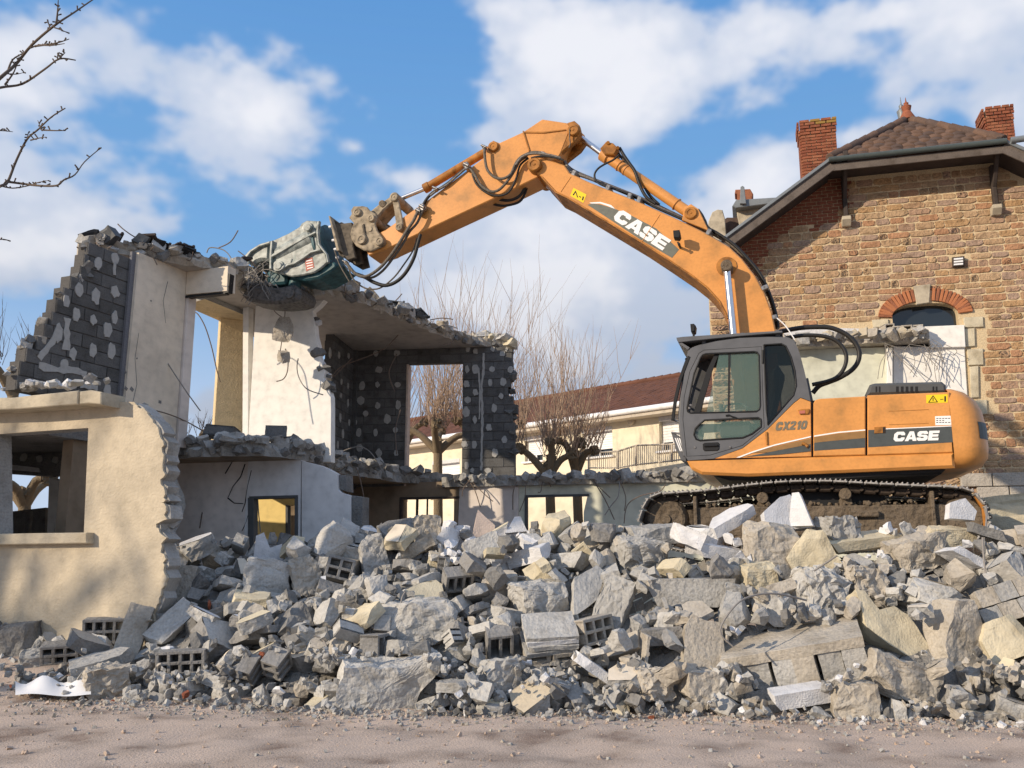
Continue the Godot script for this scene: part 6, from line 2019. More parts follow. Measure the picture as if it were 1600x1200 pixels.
	var pts := [[920, 733, 708, 27.0], [966, 733, 705, 25.5], [994, 728, 696, 24.6], [1050, 722, 694, 23.4], [1064, 720, 692, 23.0]]
	for i in pts.size() - 1:
		var s := Shape.new()
		var p = pts[i]; var q = pts[i + 1]
		var n := int((q[0] - p[0]) / 3.2)
		s.tube([at(p[0], p[2], p[3]), at(q[0], q[2], q[3])], .025, .025, 6)
		s.tube([at(p[0], p[1] - 2, p[3]), at(q[0], q[1] - 2, q[3])], .02, .02, 6)
		for k in n + 1:
			var f := float(k) / n
			var d := lerpf(p[3], q[3], f)
			s.tube([at(lerpf(p[0], q[0], f), lerpf(p[1], q[1], f), d), at(lerpf(p[0], q[0], f), lerpf(p[2], q[2], f), d)], .035 if k == 0 else .012, -1, 5)
		part(rmp, "railing_section", s.done(), M.eave_beige, Transform3D())
	var rb := Shape.new()
	var A := at(1075, 722, 22.8); var Bq := at(980, 738, 25.2)
	for y in [0]: rb.quad(A, Bq, Bq + Vector3(0, -1.2, 0), A + Vector3(0, -1.4, 0))
	rb.quad(A, Bq, Bq + Vector3(.6, 0, -1.4), A + Vector3(.6, 0, -1.4))
	part(rmp, "ramp_wall", rb.done(), M.far_wall, Transform3D())

# ---------------------------------------------------------------- bare pollard trees
func shoot(s: Shape, a: Vector3, dir: Vector3, ln: float, r: float, segs: int, forks: int):
	var pts := [a]
	var p := a; var d := dir
	for i in segs:
		d = (d + Vector3(R(-.12, .12), .10, R(-.12, .12))).normalized()
		p += d * ln / segs
		pts.append(p)
	s.tube(pts, r, r * .25, 4, false)
	for k in forks:
		var i := 1 + rng.randi() % (segs - 1)
		var fd := (dir + Vector3(R(-.8, .8), R(.2, .8), R(-.8, .8))).normalized()
		shoot(s, pts[i], fd, ln * R(.25, .5), r * .55, 3, 0)
func pollard(px: float, head_row: float, d: float, top_row: float, spread: float, count: int, label: String, m := "twig", knuckles := 4):
	var head := at(px, head_row, d)
	var ln := at(px, top_row, d).y - head.y
	var t := thing("pollard_tree", label, "tree", Transform3D(Basis(), Vector3(head.x, .3, head.z)), "bare pollard trees behind the torn house")
	var tr := Shape.new()
	tr.tube(curve([Vector3(head.x + .1, 0, head.z), Vector3(head.x + .05, head.y * .5, head.z), head], 4), .14, .12, 10)
	var ends := []
	for k in knuckles:
		var an := TAU * k / knuckles + R(-.4, .4)
		var e := head + Vector3(cos(an) * spread * R(.3, .6), R(.1, .6), sin(an) * spread * R(.3, .6))
		tr.tube(curve([head - Vector3(0, .3, 0), head.lerp(e, .5) + Vector3(R(-.1, .1), R(-.1, .15), 0), e], 4), .11, .07, 8)
		ends.append(e)
	part(t, "trunk", tr.done(), M.bark, Transform3D())
	for e in ends + [head]:
		part(t, "knuckle", rough_mesh(lump_faces(Vector3.ONE * R(.16, .28), 7), 2, .10, 6), M.bark, Transform3D(Basis(), e))
	var s := Shape.new()
	for i in count:
		var e: Vector3 = ends[rng.randi() % ends.size()]
		var out := Vector3(R(-1, 1), 0, R(-1, 1)) * .75
		var dir := (Vector3(0, 1, 0) + out + (e - head) * .25).normalized()
		shoot(s, e + Vector3(R(-.2, .2), R(-.1, .25), R(-.2, .2)), dir, maxf(.5, ln * lerpf(.25, 1.06, pow(rng.randf(), 1.5)) - (e.y - head.y)), R(.007, .014), 6, 3)
	part(t, "crown", s.done(), M[m], Transform3D())
func make_trees():
	pollard(684, 690, 24.5, 445, 2.2, 210, "bare pollard tree with knobbly trunk seen through the tall window opening")
	pollard(752, 690, 26.0, 440, 2.2, 130, "bare pollard tree with upright shoots just right of the dark block pillar top")
	pollard(858, 728, 23.0, 515, 1.3, 115, "bare pollard tree right of the block pillar, before the cream house")
	pollard(900, 722, 23.5, 525, 1.0, 80, "bare pollard tree before the white shutters of the cream house")
	pollard(630, 690, 27.5, 480, 1.8, 80, "bare pollard tree mostly hidden behind the dark room, shoots above the slab")
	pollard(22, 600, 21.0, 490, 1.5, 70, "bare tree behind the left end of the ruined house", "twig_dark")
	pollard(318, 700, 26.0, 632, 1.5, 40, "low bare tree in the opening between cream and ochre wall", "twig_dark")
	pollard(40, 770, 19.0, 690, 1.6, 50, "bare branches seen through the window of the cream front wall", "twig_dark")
	# the tree left of the picture: only branches reach in, the rest throws soft shade on the front wall
	var t := thing("bare_tree", "bare tree whose budded branches reach into the upper left of the picture", "tree", Transform3D(Basis(), Vector3(-8.6, 0, -8.6)))
	var tr := Shape.new()
	tr.tube(curve([Vector3(-8.6, 0, -8.6), Vector3(-8.5, 2.0, -8.6), Vector3(-8.2, 3.8, -8.5)], 4), .16, .12, 10)
	for q in [[Vector3(-8.2, 3.8, -8.5), Vector3(-7.4, 5.2, -8.6), at(-60, 175, 9.2)], [Vector3(-8.2, 3.8, -8.5), Vector3(-7.2, 4.8, -8.9), at(-40, 310, 9.0)], [Vector3(-8.4, 2.9, -8.5), Vector3(-9.2, 4.4, -8.2), Vector3(-9.8, 6, -8)], [Vector3(-8.3, 3.3, -8.5), Vector3(-7.9, 4.6, -7.8), Vector3(-7.7, 6, -7.2)]]:
		tr.tube(curve(q, 5), .09, .03, 8)
	part(t, "trunk", tr.done(), M.bark, Transform3D())
	var s := Shape.new()
	var D := 9.1
	for q in [[[-60, 175, 0, 122, 25, 100, 50, 70, 85, 40, 115, 20, 147, -2], .022], [[12, 112, 20, 93, 38, 82, 52, 72], .012], [[-40, 150, 0, 137, 35, 131, 70, 108, 93, 92, 118, 94], .018], [[8, 132, 22, 112, 30, 88], .012], [[88, 38, 90, 18, 91, 0], .012], [[78, 47, 77, 40, 74, 34], .01], [[55, 72, 85, 68, 108, 61], .012], [[60, 70, 80, 71, 101, 68], .010], [[85, 43, 96, 47, 103, 50], .008], [[10, 115, 25, 116, 38, 113], .008], [[92, 92, 98, 86, 102, 82], .008], [[90, 92, 90, 84], .008],
			[[-40, 310, 0, 291, 12, 284, 25, 252, 42, 218, 60, 202, 80, 183, 102, 169], .018], [[64, 202, 62, 196, 59, 188], .008], [[65, 203, 85, 204, 103, 204], .010], [[48, 219, 60, 216, 72, 214], .009], [[43, 218, 44, 208], .008], [[12, 284, 35, 287, 60, 290, 88, 290, 100, 281, 117, 273, 132, 253, 155, 233], .014], [[0, 290, 20, 294, 45, 290, 60, 285, 75, 282], .009], [[-30, 205, 0, 204, 20, 206], .010], [[-20, 376, 0, 374, 12, 375], .010]]:
		var pts := []
		for i in range(0, q[0].size(), 2): pts.append(at(q[0][i], q[0][i + 1], D + sin(q[0][i] * .05) * .3))
		s.tube(curve(pts, 4), q[1], q[1] * .35, 6)
		for i in range(1, pts.size()):
			for k in 3:
				var p: Vector3 = (pts[i - 1] as Vector3).lerp(pts[i], R(0, 1))
				s.tube([p, p + Vector3(R(-.04, .04), R(-.01, .05), R(-.03, .03))], .006, .009, 5)
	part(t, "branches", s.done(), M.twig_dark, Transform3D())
	# a large bare tree further off to the left throws broad soft shade on the cream front wall
	t = thing("bare_tree", "large bare tree left of the picture that throws soft shade on the cream wall", "tree", Transform3D(Basis(), Vector3(-24.5, 0, -2.0)))
	tr = Shape.new()
	tr.tube(curve([Vector3(-24.5, 0, -2.0), Vector3(-24.4, 4.5, -1.9), Vector3(-24.6, 8.0, -2.1)], 4), .34, .22, 12)
	for i in 22:
		var h := R(3.5, 8.5)
		var o := Vector3(-24.5 + R(-.1, .1), h, -2.0)
		var e := o + Vector3(R(-2.0, 2.0), R(2.0, 4.5), R(-2.4, 2.4))
		tr.tube(curve([o, o.lerp(e, .5) + Vector3(R(-.3, .3), R(-.2, .3), R(-.3, .3)), e], 5), R(.08, .14), .03, 8)
	part(t, "trunk", tr.done(), M.bark, Transform3D())
	s = Shape.new()
	for i in 60: shoot(s, Vector3(-24.5 + R(-2, 2), R(6, 11), -2.0 + R(-2.4, 2.4)), Vector3(R(-.6, .6), 1, R(-.6, .6)).normalized(), R(1.0, 2.2), R(.02, .04), 5, 3)
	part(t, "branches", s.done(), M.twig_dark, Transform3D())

# ---------------------------------------------------------------- ground and rubble heap
func ground_y(x: float, d: float) -> float:
	var base := .34 * smoothstep(9.6, 12.2, d)
	return base + .014 * noise_b.get_noise_2d(x * .7, d * 7.0) + .03 * noise_b.get_noise_2d(x * 1.6, d * 1.6) + .012 * noise_b.get_noise_2d(x * 9.0, d * 9.0)
func make_ground():
	var s := Shape.new()
	s.soft(1)
	var xs := []; var ds := []
	var x := -9.0
	while x <= 9.01:
		xs.append(x); x += .12
	for q in [14, 25, 60, 200, 600]:
		xs.append(float(q)); xs.push_front(-float(q))
	var d := 3.0
	while d < 10.6:
		ds.append(d); d += .1
	while d < 24:
		ds.append(d); d += .8
	for q in [-600, -100, -10, 0]: ds.push_front(float(q))
	ds.sort()
	for q in [40, 90, 250, 800]: ds.append(float(q))
	for j in ds.size() - 1:
		for i in xs.size() - 1:
			var p := []
			for c in [[i, j], [i, j + 1], [i + 1, j + 1], [i + 1, j]]:
				p.append(Vector3(xs[c[0]], ground_y(xs[c[0]], ds[c[1]]), -ds[c[1]]))
			s.quad(p[0], p[1], p[2], p[3])
	tag(part(self, "ground", s.done(), M.earth), "dusty pinkish brown gravel yard in front of the rubble heap", "ground", "", "structure")
	# loose grit, too many to count
	var st := [[], [], []]
	var pool := []
	for i in 6: pool.append(rough_mesh(lump_faces(Vector3(1, R(.5, .8), R(.6, 1)), 5), 0, 0, 1))
	var am := ArrayMesh.new()
	for c in 3:
		var q := SurfaceTool.new(); q.begin(Mesh.PRIMITIVE_TRIANGLES)
		for i in 1900:
			var dd := R(6.2, 10.2) if rng.randf() < .35 else R(8.2, 10.0)
			if c < 2 and rng.randf() < .7: dd = foot_at(0) + R(-.1, .9) - absf(R(0, .6)) * .8
			var xx := (R(-60, 1660) - 800) / FOCAL * dd
			if dd > 8.2 and rng.randf() < .75: dd = foot_at(xx) + .1 - absf(rng.randfn(0, .38))
			var z := R(.006, .017) if rng.randf() < .8 else R(.02, .045)
			q.append_from(pool[rng.randi() % 6], 0, Transform3D(Basis.from_euler(Vector3(R(-3, 3), R(-3, 3), R(-3, 3))).scaled(Vector3.ONE * z), Vector3(xx, ground_y(xx, dd) + z * .2, -dd)))
		q.commit(am)
	var o := MeshInstance3D.new()
	o.name = "gravel"; o.mesh = am
	for c in 3: o.set_surface_override_material(c, [M.concrete_grey, M.concrete_tan, M.earth][c])
	add_child(o, true)
	tag(o, "loose grit and pebbles scattered over the yard along the heap's foot", "gravel", "", "stuff")

const FX := [-7.5, -6.2, -4.6, -2.8, -1.35, 1.3, 3.1, 5.0, 7.0]
const FD := [11.4, 10.9, 9.95, 9.7, 9.15, 9.1, 8.8, 8.66, 8.6]
const CX := [-7.5, -6.2, -5.5, -4.9, -4.3, -3.0, -1.5, 0.0, 1.5, 2.8, 4.0, 5.5, 7.0]
const CD := [12.0, 11.9, 12.2, 12.9, 13.0, 12.7, 12.3, 12.0, 11.3, 10.7, 10.5, 10.2, 10.1]
const CH := [.6, .62, .66, 1.35, 1.60, 1.74, 1.84, 1.86, 1.74, 1.80, 1.72, 1.78, 1.85]
func foot_at(x: float) -> float: return table(x, FX, FD)
func heap_y(x: float, d: float) -> float:
	var f := foot_at(x); var c := table(x, CX, CD); var h := table(x, CX, CH)
	var g := .34 * smoothstep(9.6, 12.2, d)
	if d < f: return g - .4
	var t := (d - f) / (c - f)
	var back := 1.5 if x > 1.2 else 1.1
	if x < -5.3: back = .4
	if t < 1: return lerpf(0.0, h, pow(t, .82)) + .09 * noise_b.get_noise_2d(x * 2.2, d * 2.2)
	return lerpf(h, back, smoothstep(0, 1.0, (d - c) / .9)) + .06 * noise_b.get_noise_2d(x * 2.2, d * 2.2)

const GX0 := -8.0
const GD0 := 8.2
const CELL := .05
const NX := 310
const ND := 130
var field := PackedFloat32Array()
var keep_clear := []      # picture places of the named pieces: column, row, half width, half height, depth
func in_the_way(p: Vector3, r: float) -> bool:
	var q := to_px(p)
	var rp := r * FOCAL / -p.z * .6
	for k in keep_clear:
		if -p.z < k[4] + .12 and pow((q.x - k[0]) / (k[2] + rp), 2) + pow((q.y - k[1]) / (k[3] + rp), 2) < .9: return true
	return false
func fy(x: float, d: float) -> float:
	var i := clampi(int((x - GX0) / CELL), 0, NX - 1); var j := clampi(int((d - GD0) / CELL), 0, ND - 1)
	return field[j * NX + i]
# lets a piece with half extents e (turned) come to rest on the heap; returns its centre height and records its back
func settle(x: float, d: float, e: Vector3, sink: float, record := true, force := INF) -> float:
	var ni := maxi(1, int(e.x / CELL)); var nj := maxi(1, int(e.z / CELL))
	var ci := int((x - GX0) / CELL); var cj := int((d - GD0) / CELL)
	var hs := []
	for j in range(-nj, nj + 1):
		for i in range(-ni, ni + 1):
			var q := pow(float(i) / (ni + .5), 2) + pow(float(j) / (nj + .5), 2)
			if q > 1: continue
			var a := ci + i; var b := cj + j
			if a < 0 or b < 0 or a >= NX or b >= ND: continue
			hs.append(field[b * NX + a] + e.y * sqrt(1 - q))
	if hs.is_empty(): return -9.0
	hs.sort()
	var y: float = hs[int((hs.size() - 1) * .72)] - e.y * sink
	if force < INF: y = force
	if record:
		for j in range(-nj, nj + 1):
			for i in range(-ni, ni + 1):
				var q := pow(float(i) / (ni + .5), 2) + pow(float(j) / (nj + .5), 2)
				if q > 1: continue
				var a := ci + i; var b := cj + j
				if a < 0 or b < 0 or a >= NX or b >= ND: continue
				field[b * NX + a] = maxf(field[b * NX + a], y + e.y * (.35 + .6 * sqrt(1 - q)) * .9)
	return y
func extents(b: Basis, s: Vector3) -> Vector3:
	return Vector3(absf(b.x.x) * s.x + absf(b.y.x) * s.y + absf(b.z.x) * s.z, absf(b.x.y) * s.x + absf(b.y.y) * s.y + absf(b.z.y) * s.z, absf(b.x.z) * s.x + absf(b.y.z) * s.y + absf(b.z.z) * s.z) * .5
# where a sight line meets the planned heap
func on_heap(px: float, py: float) -> Vector3:
	var d := 8.3
	var best := INF; var bp := Vector3.ZERO
	while d < 13.3:
		var p := at(px, py, d)
		var gap := p.y - maxf(heap_y(p.x, d), ground_y(p.x, d))
		if gap < 0: return p
		if gap < best and heap_y(p.x, d) > 0:
			best = gap; bp = p
		d += .02
	return bp

func near_tracks(x: float, d: float, r: float) -> bool:
	var th := deg_to_rad(17.0)
	var v := Vector2(x - 4.42, -d + 12.89)
	var lx := v.x * cos(th) + v.y * sin(th); var lz := -v.x * sin(th) + v.y * cos(th)
	return absf(lx) < 2.5 + r and lz < 1.55 + r and lz > -2.0

func wedge(pts: Array, depth: float, times := 3, amp := .02, taper := .94) -> ArrayMesh:   # a broken slab piece: face outline, thickness
	var f := []; var front := []; var back := []
	for i in range(0, pts.size(), 2):
		front.append(Vector3(pts[i], pts[i + 1], depth / 2)); back.append(Vector3(pts[i] * taper, pts[i + 1] * taper, -depth / 2))
	f.append(front)
	var r := back.duplicate(); r.reverse(); f.append(r)
	for i in front.size():
		var j := (i + 1) % front.size()
		f.append([front[j], front[i], back[i], back[j]])
	return rough_mesh(f, times, amp, 3.5)

func make_heap():
	field.resize(NX * ND)
	for j in ND:
		for i in NX:
			var x := GX0 + i * CELL; var d := GD0 + j * CELL
			field[j * NX + i] = maxf(heap_y(x, d) - .30, ground_y(x, d) - .02)
	# bed of dust and crumbs under the pieces
	var s := Shape.new()
	for j in range(0, ND - 2, 2):
		for i in range(0, NX - 2, 2):
			var p := []
			var any := false
			for c in [[i, j], [i, j + 2], [i + 2, j + 2], [i + 2, j]]:
				var y := field[c[1] * NX + c[0]]
				var x: float = GX0 + c[0] * CELL; var d: float = GD0 + c[1] * CELL
				if y > ground_y(x, d) - .015: any = true
				p.append(Vector3(x, y + R(-.0, .05), -d))
			if any: s.quad(p[0], p[1], p[2], p[3])
	var bed := Node3D.new()
	bed.name = "rubble_heap"
	add_child(bed, true)
	tag(bed, "grey dust and small broken concrete filling the demolition heap", "rubble", "", "stuff")
	part(bed, "dust_bed", s.done(), M.rubble_dust)
	# ---- single pieces that the photograph shows: column, row, size, turn, material, mesh, label
	var H := []
	var lump := func(sz: Vector3, cuts: int, amp: float) -> ArrayMesh: return rough_mesh(lump_faces(sz, cuts), 3, amp, 3.6 / maxf(.3, sz.x))
	H.append([166, 1072, Vector3(.44, .40, .40), Vector3(.05, .5, .05), "concrete_tan", lump.call(Vector3(.44, .42, .40), 4, .05), "squat tan concrete block alone on the yard beside the white sheet", "concrete chunk"])
	H.append([605, 1068, Vector3(1.05, .58, .6), Vector3(.1, .25, .12), "concrete_light", wedge([-.55, -.28, -.30, -.34, .12, -.30, .42, .05, .56, .26, .18, .20, -.08, .22, -.42, .30, -.55, .0], .55, 3, .05), "biggest grey concrete boulder at the middle of the heap's front foot", "concrete boulder"])
	H.append([1240, 1022, Vector3(1.35, .46, .7), Vector3(.24, -.28, .20), "concrete_tan", null, "long tan floor slab with block-work edge, tilted on the front right of the heap", "floor slab"])
	H.append([1075, 925, Vector3(.98, .34, .5), Vector3(.02, -.1, .0), "concrete_grey", wedge([-.50, .15, -.36, -.14, .30, -.15, .47, .02, .50, .16], .45, 2, .008, .95), "long grey beam piece with flat face and slanting ends, below the excavator idler", "beam piece"])
	H.append([1385, 985, Vector3(.66, .78, .3), Vector3(-.35, .2, .0), "plaster_cream", wedge([-.30, .40, -.20, .38, -.10, .18, .08, .22, .22, .12, .36, -.22, .30, -.38, .10, -.30, -.12, -.16, -.28, .0], .24, 3, .02), "cream plastered wall piece with stepped broken outline, right of the long slab", "wall piece"])
	H.append([1487, 990, Vector3(.5, .74, .4), Vector3(0, .3, -.1), "concrete_tan", wedge([-.22, -.28, .04, -.40, .20, -.14, .24, .10, .10, .36, -.08, .34, -.20, .08], .36, 3, .04), "tall pointed tan concrete chunk standing near the right edge of the heap", "concrete chunk"])
	H.append([1094, 1006, Vector3(.5, .58, .2), Vector3(-.2, .1, .08), "concrete_tan", wedge([-.24, -.18, .02, -.32, .20, -.28, .24, .18, .04, .24, -.06, .30, -.16, .16], .18, 2, .015), "upright flat tan slab piece left of the long floor slab", "wall piece"])
	H.append([856, 1000, Vector3(.58, .6, .5), Vector3(.55, .15, .05), "concrete_light", null, "layered square floor piece with pale flaking top and block core, heap centre", "floor slab"])
	H.append([918, 930, Vector3(.62, .50, .2), Vector3(-.5, .35, .25), "concrete_light", wedge([-.32, -.22, -.10, .22, .26, .30, .32, .18, .05, -.10], .14, 2, .015), "pale ridged plaster plate leaning to the left below the excavator's front", "wall piece"])
	H.append([960, 945, Vector3(.5, .6, .3), Vector3(-.3, -.3, -.35), "concrete_grey", lump.call(Vector3(.34, .62, .2), 4, .03), "smooth grey slab leaning behind the pale ridged plate", "wall piece"])
	H.append([838, 942, Vector3(.62, .44, .5), Vector3(.1, .3, .05), "concrete_light", lump.call(Vector3(.62, .46, .5), 7, .04), "rounded pale grey boulder above the layered floor piece", "concrete boulder"])
	H.append([655, 970, Vector3(.78, .42, .5), Vector3(.1, .1, .05), "concrete_light", lump.call(Vector3(.8, .44, .5), 6, .05), "broad pale boulder in the middle of the heap above the biggest one", "concrete boulder"])
	H.append([1003, 868, Vector3(.56, .42, .5), Vector3(.1, .3, .0), "concrete_grey", lump.call(Vector3(.58, .42, .5), 8, .06), "rough round grey boulder on the crest left of the white plaster", "concrete boulder"])
	H.append([1203, 852, Vector3(.52, .5, .4), Vector3(0, .1, -.1), "concrete_tan", lump.call(Vector3(.54, .52, .4), 5, .03), "broad tan chunk with flat front face on the crest below the cab door", "concrete chunk"])
	H.append([1270, 865, Vector3(.56, .5, .4), Vector3(0, -.2, -.2), "plaster_cream", wedge([-.3, -.12, -.1, .26, .04, .28, .30, -.06, .1, -.28, -.18, -.28], .36, 3, .03), "cream faced chunk with grey broken back, right of the broad tan one", "concrete chunk"])
	H.append([1182, 900, Vector3(.34, .26, .3), Vector3(.1, .2, .15), "plaster_cream", lump.call(Vector3(.36, .28, .3), 6, .02), "small rounded cream chunk above the right end of the grey beam", "concrete chunk"])
	H.append([1275, 922, Vector3(.52, .44, .45), Vector3(0, .3, .1), "concrete_light", lump.call(Vector3(.52, .46, .45), 8, .07), "rough crumbly pale boulder above the long tan floor slab", "concrete boulder"])
	H.append([1348, 915, Vector3(.42, .36, .4), Vector3(0, .2, -.2), "concrete_tan", lump.call(Vector3(.42, .36, .4), 7, .05), "tan boulder just above the stepped cream wall piece", "concrete boulder"])
	H.append([1430, 862, Vector3(.62, .36, .45), Vector3(.1, .2, .3), "concrete_tan", lump.call(Vector3(.62, .36, .45), 6, .05), "elongated rough chunk lying slanted on the crest below the rear panel", "concrete chunk"])
	H.append([1312, 836, Vector3(.42, .36, .4), Vector3(0, .2, .0), "concrete_grey", lump.call(Vector3(.44, .38, .4), 7, .06), "grey crumbly boulder on the crest right before the track frame", "concrete boulder"])
	H.append([1568, 942, Vector3(.62, .42, .3), Vector3(-.3, -.1, .3), "concrete_grey", null, "block-work piece of two courses at the right edge of the heap", "wall piece"])
	H.append([1570, 1000, Vector3(.5, .40, .3), Vector3(-.3, -.2, .35), "plaster_cream", lump.call(Vector3(.50, .40, .22), 4, .012), "smooth cream block at the right edge below the block-work piece", "concrete chunk"])
	H.append([1398, 1060, Vector3(.7, .4, .4), Vector3(.0, .2, -.3), "concrete_tan", lump.call(Vector3(.74, .36, .4), 6, .05), "long broken tan chunk at the foot below the stepped cream piece", "concrete chunk"])
	H.append([935, 1050, Vector3(.5, .12, .2), Vector3(.1, .2, -.6), "plaster_white", lump.call(Vector3(.58, .10, .2), 3, .01), "white plaster bar leaning at the foot right of the layered floor piece", "plaster piece"])
	H.append([1252, 1086, Vector3(.56, .14, .2), Vector3(.2, .1, .14), "plaster_white", lump.call(Vector3(.60, .15, .2), 3, .008), "white plaster bar lying under the long tan floor slab", "plaster piece"])
	H.append([1333, 1092, Vector3(.40, .30, .35), Vector3(0, -.2, .0), "concrete_tan", lump.call(Vector3(.42, .32, .35), 4, .03), "blocky tan chunk at the foot right of the white bar", "concrete chunk"])
	H.append([1095, 1072, Vector3(.34, .28, .3), Vector3(.0, .2, .0), "concrete_tan", lump.call(Vector3(.36, .30, .3), 3, .02), "cubic tan chunk at the foot left of the long floor slab", "concrete chunk"])
	H.append([1020, 1072, Vector3(.3, .32, .3), Vector3(.0, .4, .0), "concrete_tan", lump.call(Vector3(.32, .34, .3), 7, .04), "rounded tan boulder at the foot below the hollow split block", "concrete boulder"])
	H.append([780, 1060, Vector3(.36, .36, .3), Vector3(0, .4, .05), "concrete_grey", lump.call(Vector3(.36, .38, .3), 5, .03), "upright grey chunk at the foot right of the biggest boulder", "concrete chunk"])
	H.append([205, 998, Vector3(.26, .72, .2), Vector3(-.25, .3, -.25), "concrete_tan", lump.call(Vector3(.28, .78, .17), 3, .012), "tall flat slab leaning upright at the heap's left end", "wall piece"])
	H.append([285, 925, Vector3(.26, .62, .2), Vector3(-.2, .1, -.1), "concrete_tan", lump.call(Vector3(.28, .66, .17), 3, .012), "flat slab leaning against the broken end of the cream front wall", "wall piece"])
	H.append([268, 975, Vector3(.24, .6, .2), Vector3(-.5, .2, -.7), "concrete_light", lump.call(Vector3(.26, .62, .14), 3, .012), "pale slab slanting down the heap below the cream wall's broken end", "wall piece"])
	H.append([425, 905, Vector3(.62, .42, .35), Vector3(-.1, .2, -.15), "concrete_light", lump.call(Vector3(.66, .44, .35), 5, .05), "pale block with hollowed broken face in the upper left of the heap", "concrete chunk"])
	H.append([478, 900, Vector3(.34, .44, .25), Vector3(-.2, .3, .2), "concrete_tan", lump.call(Vector3(.36, .48, .22), 4, .03), "upright tan wall piece beside the hollowed pale block", "wall piece"])
	H.append([420, 865, Vector3(.34, .40, .3), Vector3(-.1, .2, 0), "plaster_white", wedge([-.2, -.18, -.18, .24, -.08, .28, .02, .06, .2, .14, .22, -.16], .08, 2, .01), "white plaster shard with notched top in the upper left of the heap", "plaster piece"])
	H.append([583, 868, Vector3(.3, .56, .3), Vector3(-.2, .3, .15), "concrete_grey", lump.call(Vector3(.32, .56, .26), 4, .03), "tall grey block standing on the crest left of the round boulder", "concrete chunk"])
	H.append([665, 828, Vector3(.34, .36, .3), Vector3(0, .3, 0), "concrete_tan", lump.call(Vector3(.36, .38, .3), 6, .03), "round tan boulder on the crest before the brown far window", "concrete boulder"])
	H.append([655, 855, Vector3(.46, .16, .25), Vector3(.1, -.2, .5), "concrete_tan", lump.call(Vector3(.50, .16, .25), 3, .015), "flat tan bar slanting up under the round crest boulder", "wall piece"])
	H.append([752, 822, Vector3(.3, .36, .1), Vector3(-.2, .2, .1), "plaster_pink", wedge([-.16, -.16, -.02, .22, .18, -.02, .14, -.18], .08, 2, .01), "pinkish triangular plaster plate on the crest before the grey far wall", "plaster piece"])
	H.append([808, 822, Vector3(.34, .2, .1), Vector3(-.4, .1, .1), "plaster_white", wedge([-.18, -.1, -.02, .12, .06, .12, .12, -.1], .07, 2, .008), "pale triangular plate on the crest left of the far green window", "plaster piece"])
	H.append([1225, 806, Vector3(.6, .4, .1), Vector3(-.35, .3, .05), "plaster_white", wedge([-.34, -.2, -.30, .04, -.02, .22, .14, .25, .30, -.18], .12, 2, .01), "large bluish white plaster plate on the crest before the track", "plaster piece"])
	H.append([1252, 800, Vector3(.3, .36, .1), Vector3(-.2, -.6, -.2), "plaster_white", wedge([-.1, -.2, -.14, .2, -.06, .22, .18, -.14], .1, 2, .01), "narrow white shard standing right of the large white plate", "plaster piece"])
	H.append([1140, 812, Vector3(.52, .14, .3), Vector3(.2, .3, .5), "plaster_white", lump.call(Vector3(.60, .13, .3), 3, .008), "white plaster slab slanting on the crest below the cab front", "plaster piece"])
	H.append([1020, 835, Vector3(.6, .26, .4), Vector3(.1, .3, .08), "concrete_grey", lump.call(Vector3(.66, .22, .4), 3, .02), "flat grey slab below the excavator's front idler", "floor slab"])
	H.append([1120, 862, Vector3(.6, .16, .25), Vector3(.2, .2, -.15), "plaster_white", lump.call(Vector3(.66, .15, .25), 3, .01), "long white plaster slab below the leaning white one", "plaster piece"])
	H.append([1340, 848, Vector3(.8, .2, .3), Vector3(.3, .2, .12), "plaster_cream", lump.call(Vector3(.95, .16, .3), 4, .012), "long flat cream plate on the crest below the engine door", "plaster piece"])
	H.append([1478, 838, Vector3(.5, .2, .3), Vector3(.2, .1, .0), "plaster_cream", lump.call(Vector3(.56, .2, .3), 4, .02), "flat cream slab with dark underside on the crest below the counterweight", "plaster piece"])
	H.append([1500, 798, Vector3(.3, .3, .2), Vector3(-.2, .2, .0), "plaster_white", wedge([-.2, -.10, -.14, .08, .06, .13, .18, -.02, .12, -.12], .10, 2, .012), "pointed white shard before the drive sprocket", "plaster piece"])
	H.append([40, 985, Vector3(.5, .3, .3), Vector3(.1, .3, .15), "wood_grey", lump.call(Vector3(.54, .2, .3), 3, .02), "dark brown slab piece at the far left by the cream wall", "wall piece"])
	H.append([20, 1003, Vector3(.5, .4, .3), Vector3(.1, .1, .15), "concrete_dark", lump.call(Vector3(.6, .4, .3), 4, .03), "dark block in shade at the picture's left edge", "concrete chunk"])
	H.append([60, 1035, Vector3(.4, .3, .3), Vector3(.1, .4, .05), "concrete_grey", lump.call(Vector3(.4, .3, .3), 6, .03), "grey lump behind the white sheet", "concrete chunk"])
	H.append([160, 1035, Vector3(.6, .16, .3), Vector3(.2, .5, .25), "concrete_grey", lump.call(Vector3(.66, .15, .34), 3, .015), "flat grey slab slanting behind the squat tan block", "floor slab"])
